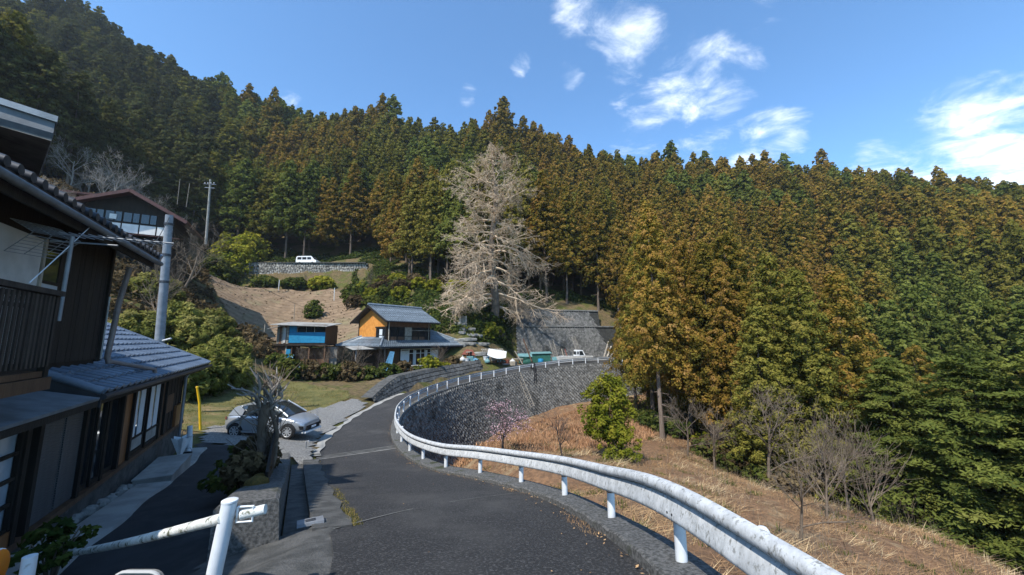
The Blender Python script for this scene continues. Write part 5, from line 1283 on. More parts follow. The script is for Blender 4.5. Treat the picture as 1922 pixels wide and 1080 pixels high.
# ------------------------------------------------------------------ rubble stone wall under the upper road, van on it
A0, A1 = (-60.5, 78.2), (-31.5, 78.8)
sw = empty('stone_wall', (A0[0], A0[1], 11.2), 0, 'pale rubble stone wall holding up the upper road behind the field', 'wall')
O_ = Vector((A0[0], A0[1], 11.2)); mb = MB(); mb.plate([(0, 0, -1.5), (29, .6, -1.5), (29, 1.3, 5.15), (0, .7, 5.15)], .5); mb.build('backing', M_JOINT, sw)
mb = MB(); rs = random.Random(8); z_ = -.8
while z_ < 5.0:
    x_ = rs.uniform(0, .3); hh = rs.uniform(.32, .5)
    while x_ < 28.8:
        w_ = rs.uniform(.35, .75); q = Vector((x_ + w_ / 2, .02 * x_ + .1 * (z_ + 1.5), z_ + hh / 2 + rs.uniform(-.06, .06)))
        n5 = 6; ring = [(q.x + math.cos(a) * w_ * .5 * rs.uniform(.8, 1.05), q.y - .02, q.z + math.sin(a) * hh * .55 * rs.uniform(.8, 1.05)) for a in [2 * math.pi * k / n5 for k in range(n5)]]
        mb.add([(q.x, q.y - rs.uniform(.10, .2), q.z)] + [(a, b - .07, c) for a, b, c in ring] + [(a, b + .1, c) for a, b, c in ring], [(0, 1 + k, 1 + (k + 1) % n5) for k in range(n5)] + [(1 + k, 1 + n5 + k, 1 + n5 + (k + 1) % n5, 1 + (k + 1) % n5) for k in range(n5)], rs.random())
        x_ += w_ * .96
    z_ += hh * .92
mb.build('stones', M_STONE, sw, kind='stuff')
mb = MB(); mb.box((0, .5, 5.15), (29, 7.5, 5.22)); mb.v = [(x + O_.x, y + O_.y, z + O_.z) for x, y, z in mb.v]; mb.build('upper_road', M_CONC, None, False, 'structure')
VN = P(578, 497, 83.6); VN.z = 16.43
van = empty('van', VN, R(-3), 'white van parked on the upper road above the stone wall', 'van')
prof = [(-2.3, .35), (-2.35, .9), (-2.25, 1.75), (-2.0, 1.93), (1.1, 1.93), (1.85, 1.15), (2.3, .95), (2.35, .4)]
mb = MB(); n_ = len(prof); mb.add([(x, -.85, z) for x, z in prof] + [(x, .85, z) for x, z in prof], [tuple(range(n_)), tuple(reversed(range(n_, 2 * n_)))] + [(i, i + n_, (i + 1) % n_ + n_, (i + 1) % n_) for i in range(n_)]); mb.build('body', M_CARWHITE, van)
for x0, x1 in ((-2.0, -1.05), (-.9, .1), (.25, 1.25)):
    mb = MB(); mb.plate([(x0, -.86, 1.12), (x1, -.86, 1.12), (x1 if x1 < 1.2 else x1 - .2, -.86, 1.7), (x0, -.86, 1.7)], .02); mb.build('window', M_CARGLASS, van)
mb = MB(); mb.plate([(1.16, -.7, 1.88), (1.84, -.7, 1.18), (1.84, .7, 1.18), (1.16, .7, 1.88)], -.02); mb.build('windscreen', M_CARGLASS, van)
for x_ in (-1.45, 1.5):
    for y_ in (-.80, .80):
        mb = MB(); mb.lathe([(.0, -.1), (.3, -.1), (.32, 0), (.3, .1), (0, .1)], 14, (x_, y_, .32), 'y'); mb.build('wheel', M_BLACK, van, True)

# ------------------------------------------------------------------ small white pickup on the terrace by the upper wall
TQ = P(1074, 681, 52.2); TQ.z = hu(TQ.x, TQ.y) + .03
tr = empty('pickup_truck', TQ, R(9), 'small white cab-over pickup truck parked before the tall block wall', 'truck')
cab = [(.45, .45), (.42, 1.0), (.5, 1.72), (.62, 1.80), (1.32, 1.78), (1.68, 1.12), (1.74, .95), (1.74, .42)]; n_ = len(cab)
mb = MB(); mb.add([(x, -.70, z) for x, z in cab] + [(x, .70, z) for x, z in cab], [tuple(range(n_)), tuple(reversed(range(n_, 2 * n_)))] + [(i, i + n_, (i + 1) % n_ + n_, (i + 1) % n_) for i in range(n_)]); mb.build('cab', M_CARWHITE, tr)
mb = MB(); mb.plate([(.86, -.71, 1.08), (1.52, -.71, 1.08), (1.28, -.71, 1.66), (.86, -.71, 1.66)], .02); mb.build('side_window', M_CARGLASS, tr)
for k in range(2):
    mb = MB(); mb.box((.40, -.52 + k * .56, 1.15), (.44, -.06 + k * .56, 1.6)); mb.build('rear_window', M_CARGLASS, tr)
for k in range(2):
    mb = MB(); mb.box((.5 + k * .17, -.715, 1.2), (.63 + k * .17, -.70, 1.6)); mb.build('quarter_window', M_CARGLASS, tr)
mb = MB(); mb.plate([(1.33, -.6, 1.74), (1.66, -.6, 1.16), (1.66, .6, 1.16), (1.33, .6, 1.74)], -.02); mb.build('windscreen', M_CARGLASS, tr)
MB().box((-1.7, -.72, .55), (.40, .72, .66)).build('bed', M_CARWHITE, tr)
for y_ in (-.72, .68): MB().box((-1.7, y_, .66), (.40, y_ + .04, .95)).build('bed_side', M_CARWHITE, tr)
MB().box((-1.74, -.72, .62), (-1.70, .72, .95)).build('tailgate', M_CARWHITE, tr)
mb = MB(); mb.box((1.72, -.85, 1.15), (1.8, -.72, 1.4)); mb.build('mirror', M_BLACK, tr)
for x_ in (-1.1, 1.2):
    for y_ in (-.62, .62):
        mb = MB(); mb.lathe([(0, -.08), (.23, -.08), (.26, 0), (.23, .08), (0, .08)], 14, (x_, y_, .27), 'y'); mb.build('wheel', M_BLACK, tr, True)
# teal sheet roof panels lying along the rail before the truck
ts = empty('sheet_stack', P(1072, 679, 49.6), R(24), 'pale teal corrugated sheets laid along the rail in front of the truck', 'sheet metal')
for k in range(3):
    mb = MB(); n_ = 24; A = []; B = []
    for i in range(n_ + 1):
        u = -2.9 + 5.8 * i / n_ + k * .3; w_ = .025 * (i % 2); A.append((u, -.2 - k * .06, .05 + w_ + k * .08)); B.append((u, .1 - k * .05, .62 + w_ + k * .05))
    mb.strip(A, B); mb.build('sheet', [M_TEAL, M_TEAL, M_CONC_L][k], ts)
# timber and ladders leaning on the upper wall
ladder('ladder', 'slim ladder leaning on the tall block wall behind the truck', P(1086, 662, 54.8), P(1076, 632, 56.3), .5, 12, M_WOOD_P)
ladder('ladder', 'long light ladder hanging down the block wall below the guard rail', P(973, 700, 44.2), P(1000, 764, 41.6), .42, 16, M_WOOD_P)
ladder('ladder', 'tall double pole ladder on the wall left of the truck', P(1045, 676, 53.0), P(1034, 638, 55.8), .6, 14, M_WOOD_P)
pl = [(998, 679, 47.6, 982, 636, 55.2, .16, 'long dark plank leaning from the guard rail up to the upper wall'), (1058, 671, 54, 1054, 655, 55.2, .10, 'short plank on the wall just left of the truck cab'), (1065, 671, 54, 1060, 655, 55.2, .10, 'reddish plank on the wall at the truck bed'),
      (1133, 672, 55.5, 1142, 641, 57.4, .2, 'tall pale plank leaning on the wall right of the truck'), (1139, 672, 55.3, 1147, 650, 57.3, .22, 'second tall pale plank right of the truck'), (1145, 672, 55.2, 1155, 652, 57.1, .2, 'weathered plank among the boards right of the truck'), (1152, 673, 55, 1158, 655, 57, .12, 'narrow pole among the boards right of the truck'), (1165, 671, 55, 1158, 655, 56.8, .10, 'reddish pole crossing the boards right of the truck'),
      (981, 684, 47.5, 966, 659, 50, .14, 'pale board leaning over the rubble by the white cloth')]
for a, b, t, c, d, t2, w_, lab in pl:
    p0 = P(a, b, t); p1 = P(c, d, t2); e = empty('plank', p0, 0, lab, 'plank'); mb = MB(); mb.bar((0, 0, 0), p1 - p0, w_, .05); mb.build('board', M_RED if 'reddish' in lab else M_WOOD_M if 'dark' in lab else M_WOOD_P, e)
# black hose bundle hanging over the rail
hb = empty('hose_bundle', P(999, 693, 46.0), 0, 'black hose bundle hanging over the guard rail onto the block wall', 'hose')
for k in range(4):
    mb = MB(); x_ = -.25 + k * .16; mb.tube([(x_, -.25, .8), (x_ + .05, -.6, .2), (x_ - .08, -.9 - .1 * k, -1.2), (x_ + .1, -1.1, -1.9 - .2 * k), (x_ + .22, -1.0, -1.2), (x_ + .15, -.5, .3)], .055, 6); mb.build('hose', M_BLACK, hb, True)
# blue water drum, green tarp heap, bins
dr = empty('water_drum', P(1015, 689, 49.0), 0, 'bright blue plastic drum behind the guard rail', 'drum'); mb = MB(); mb.lathe([(0, 0), (.36, 0), (.38, .1), (.35, .12), (.38, .5), (.35, .52), (.38, .95), (.3, 1.05), (0, 1.05)], 14); mb.build('body', M_BLUE, dr, True); mb = MB(); mb.lathe([(0, 1.05), (.08, 1.05), (.08, 1.12), (0, 1.12)], 8); mb.build('cap', M_BLUE, dr)
def cloth_mesh(w_, h_, amp, seed, nx=16, ny=10, drop=.0):
    rg = np.random.default_rng(seed); mb = MB(); vs = []
    for j in range(ny + 1):
        for i in range(nx + 1):
            u, v = i / nx - .5, j / ny - .5
            vs.append((u * w_, amp * math.sin(u * 9 + v * 3 + seed) * .6 + amp * math.sin(v * 11 - u * 4) * .4 + rg.normal(0, amp * .12), v * h_ - drop * (1 - 4 * u * u) * (.5 - v) ))
    mb.add(vs, [(j * (nx + 1) + i, j * (nx + 1) + i + 1, (j + 1) * (nx + 1) + i + 1, (j + 1) * (nx + 1) + i) for j in range(ny) for i in range(nx)]); return mb
gt_ = empty('tarp_heap', P(988, 686, 49.8), R(8), 'dark green tarpaulin shelter beside the blue drum', 'tarpaulin'); gt_.scale = (.75, .75, .8)
mb = MB(); mb.plate([(-1.6, -.3, 1.5), (1.0, -.5, 1.4), (1.2, 1.2, 1.9), (-1.4, 1.2, 1.9)], .05); mb.build('top', M_TEAL, gt_)
mb = cloth_mesh(2.4, 1.4, .12, 3); mb.v = [(x - .2, y - .25, z + .7) for x, y, z in mb.v]; mb.build('side', M_TARP_G, gt_, True)
gt2 = empty('tarp_heap', P(1012, 678, 52), R(5), 'teal sheeted shelter behind the blue drum', 'tarpaulin'); gt2.scale = (.8, .8, .75)
mb = MB(); mb.plate([(-1.4, -.4, 1.35), (2.2, -.4, 1.45), (2.2, 1.4, 1.7), (-1.4, 1.4, 1.6)], .06); mb.build('top', M_TEAL, gt2); MB().box((-1.2, -.2, -.3), (2.0, 1.2, 1.3)).build('side', M_TARP_G, gt2)
wc = empty('white_cloth', P(933, 663, 46.2), R(-6), 'large white cloth spread over the woodpile by the garden', 'cloth'); wc.scale = (.85, .85, .7)
mb = cloth_mesh(2.7, 1.5, .16, 5, 20, 12, .5); mb.M = None; mb.v = [(x, y + z * .75, z * .7 - x * .18) for x, y, z in mb.v]; mb.build('sheet', M_CLOTH, wc, True)
# small shrine and stepping stones on the bank
sr = empty('small_shrine', P(869, 607, 51.5), R(10), 'tiny grey wooden shrine on the bank below the ginkgo', 'shrine'); sr.location.z -= .1
MB().box((-.5, -.4, -.6), (.5, .5, .1)).build('plinth', M_STONE, sr); MB().box((-.42, .1, .1), (.42, .45, 1.1)).build('wall', M_WOOD_P, sr)
for x_ in (-.4, .4): MB().box((x_ - .06, -.34, .1), (x_ + .06, -.22, 1.15)).build('post', M_CONC_L, sr)
for s_ in (-1, 1):
    mb = MB(); mb.plate([(0, -.65, 1.75), (0, .7, 1.75), (s_ * .95, .7, 1.15), (s_ * .95, -.65, 1.15)][::-s_], .09); mb.build('roof', M_WOOD_D, sr)
rs = random.Random(21)
for k in range(15):
    px = 878 + rs.uniform(-22, 26); py = 618 + k * 2.9; t_ = 51 - k * .25; q = P(px, py, t_); q.z = hu(q.x, q.y) + .1
    e = empty('terrace_stone', q, rs.uniform(-.3, .3), 'flat tan stone in the stepped bank between shrine and orange house', 'stone', 'stones of the stepped bank'); w_ = rs.uniform(.5, 1.2)
    mb = MB(); mb.lathe([(0, -.3), (.9, -.25), (1, 0), (.9, .2), (0, .26)], 7); mb.v = [(x * w_, y * .4, z * .8) for x, y, z in mb.v]; mb.build('stone', M_STONE, e)
# rubble, pots and boards in the working garden
kinds = [('flower_pot', M_RUST, 'terracotta pot'), ('bucket', M_TEAL, 'pale green bucket'), ('bucket', M_WHITE2, 'white bucket'), ('crate', M_RED, 'faded red crate'), ('bucket', M_BLUE, 'blue bucket'), ('crate', M_WOOD_P, 'weathered wooden crate'), ('crate', M_TEAL, 'pale teal crate')]
places = [('under the red awning', 872, 688, 45), ('left of the red awning', 858, 692, 43.5), ('at the garden wall', 884, 689, 45.2), ('before the woodpile', 905, 684, 46.6), ('under the white cloth', 924, 680, 47.2), ('near the pink bush', 760, 703, 38.5), ('by the house corner', 740, 708, 37.5), ('beside the round bush', 790, 699, 39.3), ('at the end of the woodpile', 950, 681, 48), ('by the awning pole', 700, 710, 36.8), ('under the shed', 560, 697, 40.8), ('by the shed post', 590, 698, 40.8), ('at the shed corner', 640, 712, 38)]
for i, (where, px, py, t_) in enumerate(places):
    for j in range(2):
        nm, m_, lb = kinds[(i * 3 + j * 2) % len(kinds)]; q = P(px + rs.uniform(-6, 6) + j * 9, py, t_ + rs.uniform(-.3, .3)); q.z = hu(q.x, q.y)
        e = empty(nm, q, rs.uniform(-.5, .5), lb + ' ' + where + (', the right-hand one of two small things' if j else ', the left-hand one of two small things'), nm.replace('flower_', ''))
        if nm == 'crate':
            for k in range(4): MB().box((-.4, -.3, .02 + k * .13), (.4, -.27, .12 + k * .13)).build('slat', m_, e)
            MB().box((-.38, -.265, 0), (.38, .27, .5)).build('body', m_, e)
        else:
            mb = MB(); mb.lathe([(0, 0), (.2, 0), (.28, .42), (.31, .42), (.31, .47), (.25, .47), (.2, .1), (0, .1)], 12); mb.build('body', m_, e, True)
ra = empty('red_awning', P(880, 664, 46.5), R(6), 'small faded red awning over the garden clutter right of the house', 'awning'); ra.scale = (.75, .75, .8)
mb = MB(); mb.plate([(-1.2, -.6, -.1), (1.1, -.6, -.25), (.6, .9, .55), (-.5, .9, .65)], .05); mb.build('sheet', M_RED, ra)
for x_ in (-1.0, 1.0): mb = MB(); mb.tube([(x_, -.5, -.15), (x_ * 1.1, -.6, -2.7)], .04, 6); mb.build('pole', M_WOOD_P, ra)
bx_ = empty('water_tank', P(773, 702, 39.0), ORZ, 'cream concrete tank in the garden before the orange house', 'tank'); bx_.location.z = hu(bx_.location.x, bx_.location.y)
MB().box((-1.0, -.5, -.3), (1.0, .5, .75)).build('body', M_CONC_L, bx_); MB().box((-1.05, -.55, .75), (1.05, .55, .83)).build('lid', M_CONC_L, bx_)
# woodpile: short split logs under the white cloth
wp = empty('woodpile', P(925, 682, 47.6), R(-4), 'stack of split logs under the white cloth', 'woodpile'); wp.location.z = hu(wp.location.x, wp.location.y)
lg = MB(); lg.tube([(0, -.3, 0), (0, .3, 0)], .1, 7); lgm = lg.mesh('log'); lgm.materials.append(M_WOOD_P)
for r_ in range(7):
    for c_ in range(13):
        o = link('log', lgm, None, wp); o.location = (-1.4 + c_ * .22 + (r_ % 2) * .11, rs.uniform(-.05, .05), .1 + r_ * .19); o.rotation_euler = (0, rs.uniform(0, 6), rs.uniform(-.06, .06))
# poles and pickets
def upole(name, label, px, y0, y1, t_, r0, r1, m, cat='pole', lean=0, extra=None):
    a = P(px, y0, t_); b = P(px + lean, y1, t_); e = empty(name, a, 0, label, cat); mb = MB(); mb.tube([(0, 0, -.6), (b - a) * .5, b - a], [r0, (r0 + r1) / 2, r1], 12); mb.build('shaft', m, e, True); return e, b - a
e, tp_ = upole('utility_pole', 'grey steel utility pole rising behind the blue tiled roof', 299, 655, 404, 19.5, .21, .165, M_POLE, lean=19)
for k in range(10):
    q = tp_ * (.1 + .085 * k); mb = MB(); mb.tube([q + Vector((-.26, 0, 0)), q + Vector((.26, 0, 0))], .012, 5); mb.build('step_bolt', M_METAL_D, e)
for f in (.93, .7, .5): q = tp_ * f; mb = MB(); mb.tube([q - Vector((0, 0, .06)), q + Vector((0, 0, .06))], .2, 12); mb.build('band', M_METAL_D, e)
mb = MB(); mb.tube([tp_ * .06 + Vector((.2, -.1, 0)), tp_ * .06 + Vector((.75, -.2, .12))], .04, 6); mb.build('bracket', M_WHITE2, e)
e, tp_ = upole('utility_pole', 'pale utility pole with crossarm at the foot of the dark hill', 387, 452, 337, 62, .20, .13, M_CONC_L, lean=8)
for f, l_ in ((.92, .9), (.86, .7)): q = tp_ * f; mb = MB(); mb.bar(q - Vector((l_, .2, 0)), q + Vector((l_, .1, 0)), .09); mb.build('crossarm', M_GALV, e)
for k in range(4): q = tp_ * .92 + Vector((-.8 + k * .5, -.1, .1)); mb = MB(); mb.lathe([(0, 0), (.06, 0), (.08, .08), (.04, .16), (0, .16)], 8, q); mb.build('insulator', M_WHITE2, e)
wires = [(P(396, 346, 62), P(-150, 215, 30), 1.0, 'overhead cable running from the far pole to the upper left'), (P(396, 342, 62), P(-100, 180, 34), 1.0, 'higher overhead cable running from the far pole to the upper left'), (P(318, 408, 19.5), hw(.2, 2.6, 1.95), .1, 'short service cable from the steel pole to the timber house'), (P(318, 420, 19.5), P(562, 560, 70), 1.2, 'cable crossing the tilled field from the steel pole'), (P(316, 430, 19.5), P(660, 600, 44), 1.0, 'cable sagging from the steel pole to the orange house'), (P(396, 350, 62), P(600, 415, 110), 1.5, 'cable running from the far pole into the wood')]
for a, b, sag, lab in wires:
    e = empty('cable', a, 0, lab, 'cable'); mb = MB(); d = b - a
    mb.tube([d * (k / 16) - Vector((0, 0, sag * 4 * (k / 16) * (1 - k / 16))) for k in range(17)], .012 if a.length < 40 else .02, 4, False); mb.build('strand', M_WIRE, e)
yp, _q = upole('boundary_post', 'yellow post standing at the grass edge by the house corner', 379, 788, 726, 17.5, .052, .05, M_YELLOW, 'post', -9)
mb = MB(); mb.lathe([(0, .02), (.04, .01), (.066, -.03)], 10, _q); mb.build('cap', M_YELLOW, yp)
for i, (px, py, t_, h_) in enumerate(((437, 581, 60, 1.6), (523, 541, 69, 1.5), (627, 562, 66, 2.0), (466, 645, 49, 2.5), (494, 640, 49, 2.2), (412, 560, 64, 1.8), (552, 598, 57, 2.2), (333, 380, 64, 4.2), (350, 385, 66, 4))):
    q = P(px, py, t_); e = empty('field_stake', q, 0, ['white stake at the left side of the field', 'white stake at the top edge of the field', 'white stake at the right side of the field', 'thin stake at the lower left of the field', 'thin stake just left of the shed', 'thin pale stake at the upper left corner of the field', 'thin stake above the shed roof', 'pale stake in the brush left of the far pole', 'second pale stake in the brush by the far pole'][i], 'stake')
    mb = MB(); mb.tube([(0, 0, -.4), (random.uniform(-.1, .1), 0, h_)], .06 if i in (1, 2) else .045, 6); mb.build('stake', M_WHITE2 if i < 3 else M_WOOD_P, e)
    if i in (1, 2): mb = MB(); mb.lathe([(0, h_ + .04), (.05, h_), (.06, h_ - .05)], 6); mb.build('cap', M_WHITE2, e)
# ------------------------------------------------------------------ planter wall with the cut tree, white post and pipe rail
def wz(s, n=0): 
    q = W0 + UDIR * s + NDIR * n; return q
pw = empty('planter_wall', (W0.x, W0.y, zr(W0.y) - .1), math.atan2(UDIR.y, UDIR.x) - R(90), 'rough concrete planter wall between the yard and the road gutter', 'wall')
PWO = pw.location.copy()
def pl_(n, s, zabs): return (n, s, zabs - PWO.z)
mb = MB(); ns = 24; vv = []
for k in range(ns + 1):
    s_ = 10.6 * k / ns; g_ = zr(wz(s_).y); top = g_ + .48 + .06 * math.sin(s_ * 1.3) - .02 * s_; wd = .75 - .035 * s_
    j = .02 * math.sin(s_ * 7)
    vv += [pl_(.04, s_, g_ - .5), pl_(-.02 + j, s_, top - .03), pl_(-.07, s_, top), pl_(-wd + .05, s_, top + .02), pl_(-wd + j, s_, top - .02), pl_(-wd - .03, s_, g_ - .9)]
mb.add(vv, [(i * 6 + k, i * 6 + k + 1, (i + 1) * 6 + k + 1, (i + 1) * 6 + k) for i in range(ns) for k in range(5)] + [(5, 4, 3, 2, 1, 0), tuple(ns * 6 + k for k in range(6))])
mb.build('wall', M_AGG, pw)
# dark plank edging standing along the planter
dk = MB(); dk.plate([pl_(-.30, 2.9, zr(wz(2.9).y) + .42), pl_(-.30, 6.4, zr(wz(6.4).y) + .5), pl_(-.34, 6.5, zr(wz(6.4).y) + 1.75), pl_(-.34, 6.3, zr(wz(6.4).y) + 1.8), pl_(-.31, 2.85, zr(wz(2.9).y) + .62)], .05); dk.build('leaning_board', M_WOOD_D, pw)
# moss cushions
for s_, r_ in ((2.6, .22), (3.2, .15), (2.2, .12)):
    q = MB(); q.lathe([(r_, -.02), (r_ * .9, .05), (r_ * .5, .10), (0, .12)], 9); o = q.build('moss_cushion', mat('moss', (.14, .085, .015), (.07, .055, .012), 30, .95, .9, 60) if 'moss' not in MATS else MATS['moss'], pw, True); o.location = pl_(-.48, s_, zr(wz(s_).y) + .46)
# white steel post and its pipe rail
p0 = P(428, 975, 3.15)
wpst = empty('rail_post', (p0.x, p0.y, -2.75), 0, 'stout white steel post with flat cap at the lower left', 'post')
mb = MB(); h1 = P(436, 944, 3.15).z + 2.75; mb.tube([(-.20, -.02, -.3), (.0, 0, h1)], .0572, 16); mb.build('shaft', M_WHITE2, wpst, True)
mb = MB(); mb.tube([(0, 0, h1), (0, 0, h1 + .014), (0, 0, h1 + .02)], [.061, .061, .05], 16); mb.build('cap', M_WHITE2, wpst, True)
mb = MB(); c0 = Vector((.06, .02, h1 - .12)); mb.tube([c0 + Vector((0, 0, .07)), c0 + Vector((.12, .02, .07)), c0 + Vector((.12, .02, -.05)), c0 + Vector((0, 0, -.05)), c0 + Vector((0, 0, .07))], .010, 6); mb.build('bracket', M_WHITE2, wpst)
mb = MB(); mb.tube([c0 + Vector((.02, .02, .0)), c0 + Vector((.20, .06, .03))], .040, 12); mb.build('pipe_stub', M_MOSSPIPE, wpst, True)
mb = MB(); mb.lathe([(0, 0), (.02, 0), (.02, .02), (0, .02)], 8, (-.07, -.02, h1 - .16), 'x'); mb.build('bolt', M_METAL_D, wpst)
pe0 = P(419, 973, 3.12); pe1 = P(112, 1042, 5.6)
pr_ = empty('pipe_rail', pe1, 0, 'mossy white pipe rail sloping down from the white post towards the house', 'rail')
mb = MB(); d = pe0 - pe1; mb.tube([d * (k / 10) - Vector((0, 0, .03 * math.sin(k / 10 * math.pi))) for k in range(11)], .043, 12); mb.build('pipe', M_MOSSPIPE, pr_, True)
mb = MB(); mb.tube([(0, 0, -.5), (0, 0, .02)], .04, 8); mb.build('foot', M_MOSSPIPE, pr_, True)
# delineator with an orange disc at the bottom-left corner
dq = P(22, 1078, 3.4); dl = empty('delineator', (dq.x, dq.y, dq.z - .75), R(25), 'white road delineator with orange disc at the bottom-left corner', 'delineator')
mb = MB(); mb.tube([(0.10, 0, -.1), (.10, 0, .88)], .05, 12); mb.build('post', M_WHITE2, dl, True)
mb = MB(); mb.lathe([(0, -.05), (.17, -.05), (.18, 0), (.17, .012), (0, .012)], 20, (-.12, 0, .80), 'x'); mb.build('housing', M_WHITE2, dl, True)
mb = MB(); mb.lathe([(0, .03), (.14, .025), (.17, .012)], 20, (-.12, 0, .80), 'x'); mb.build('reflector', M_ORANGE, dl, True)
# small grey plate with a pale rounded rim at the bottom edge
sq = P(260, 1079, 3.0); sg = empty('meter_lid', (sq.x, sq.y, sq.z - .55), R(0), 'grey plate with pale rounded rim at the bottom edge', 'plate')
def rrect(w_, h_, r_, n=5):
    out = []
    for cx, cy, a0 in ((w_ / 2 - r_, h_ / 2 - r_, 0), (-w_ / 2 + r_, h_ / 2 - r_, 90), (-w_ / 2 + r_, -h_ / 2 + r_, 180), (w_ / 2 - r_, -h_ / 2 + r_, 270)):
        for k in range(n + 1): a = R(a0 + 90 * k / n); out.append((cx + math.cos(a) * r_, cy + math.sin(a) * r_))
    return out
mb = MB(); mb.plate([(x, 0, z + .30) for x, z in rrect(.40, .55, .1)], .03); mb.build('plate', M_CONC, sg)
mb = MB(); pts = [(x, -.01, z + .30) for x, z in rrect(.40, .55, .1)]; mb.tube(pts + [pts[0]], .013, 6); mb.build('rim', M_PLASTER, sg, True)
mb = MB(); mb.tube([(0, .03, -.6), (0, .03, .3)], .03, 8); mb.build('stake', M_GALV, sg)
# stand-pipe boxes beside the gutter end
vb = empty('valve_box', on_road(573, 852), 0, 'small grey valve box and tap at the far end of the gutter', 'valve box'); MB().box((-.25, -.2, -.2), (.15, .2, .18)).build('box', M_CONC, vb); mb = MB(); mb.tube([(.0, 0, .18), (0, 0, .5), (.12, 0, .52), (.14, 0, .44)], .03, 8); mb.build('tap', M_GALV, vb, True)

# ------------------------------------------------------------------ silver hatchback
CQ = P(513, 812, 17.9); CQ.z = hu(CQ.x, CQ.y) + .06
car = empty('hatchback_car', CQ, R(-4), 'silver hatchback car parked on the gravel lot behind the cut tree', 'car')
# stations: x, z_sill, z_belt, half width ; body shell up to the belt line
st = [(-1.95, .42, .78, .60), (-1.90, .30, .90, .74), (-1.70, .24, .97, .82), (-1.35, .22, 1.00, .845), (-.9, .22, .98, .85), (-.2, .22, .955, .85), (.5, .22, .935, .85), (1.0, .22, .92, .845), (1.35, .22, .86, .83), (1.65, .24, .77, .80), (1.86, .27, .68, .71), (1.96, .34, .58, .55)]
def section(x, z0, z1, w_):
    zm = (z0 + z1) / 2
    half = [(0, z0), (w_ * .80, z0), (w_ * .95, z0 + .06), (w_ * 1.0, zm - .05), (w_ * 1.0, zm + .06), (w_ * .965, z1 - .07), (w_ * .88, z1), (w_ * .5, z1 + .035), (0, z1 + .05)]
    return half
secs = [section(*a) for a in st]; n_ = len(secs[0]); vv = []
for (x, *_), sc_ in zip(st, secs):
    vv += [(x, y, z) for y, z in sc_] + [(x, -y, z) for y, z in reversed(sc_[1:-1])]
m_ = 2 * n_ - 2
mb = MB(); mb.add(vv, [(i * m_ + k, (i + 1) * m_ + k, (i + 1) * m_ + (k + 1) % m_, i * m_ + (k + 1) % m_) for i in range(len(st) - 1) for k in range(m_)] + [tuple(range(m_)), tuple(reversed(range((len(st) - 1) * m_, len(st) * m_)))])
bd = mb.build('body', M_SILVER, car, True)
sub = bd.modifiers.new('sub', 'SUBSURF'); sub.levels = 1; sub.render_levels = 2
# greenhouse: glass volume with roof skin and pillars
gh = [(-1.78, 1.00, .66, 1.02, .64), (-1.45, 1.00, .70, 1.36, .58), (-.9, .99, .72, 1.49, .575), (-.2, .97, .73, 1.52, .585), (.25, .95, .73, 1.48, .58), (.72, .94, .73, 1.22, .60), (1.12, .92, .73, .97, .66)]
vv = []
for x, zb, wb_, zt, wt in gh: vv += [(x, wb_, zb - .05), (x, wt + (wb_ - wt) * .5, (zb + zt) / 2), (x, wt, zt - .03), (x, wt * .8, zt), (x, 0, zt + .015), (x, -wt * .8, zt), (x, -wt, zt - .03), (x, -wt - (wb_ - wt) * .5, (zb + zt) / 2), (x, -wb_, zb - .05)]
mb = MB(); mb.add(vv, [(i * 9 + k, (i + 1) * 9 + k, (i + 1) * 9 + k + 1, i * 9 + k + 1) for i in range(6) for k in range(8)] + [tuple(range(9)), tuple(reversed(range(54, 63)))]); mb.build('windows', M_CARGLASS, car, True)
rows_ = []
for x, zb, wb_, zt, wt in gh[1:5]: rows_.append([(x, y, z + .012) for y, z in ((wt + .02, zt - .07), (wt + .012, zt - .025), (wt * .8, zt), (0, zt + .018), (-wt * .8, zt), (-wt - .012, zt - .025), (-wt - .02, zt - .07))])
mb = MB(); mb.add([p for r_ in rows_ for p in r_], [(i * 7 + k, (i + 1) * 7 + k, (i + 1) * 7 + k + 1, i * 7 + k + 1) for i in range(3) for k in range(6)]); mb.build('roof', M_SILVER, car, True)
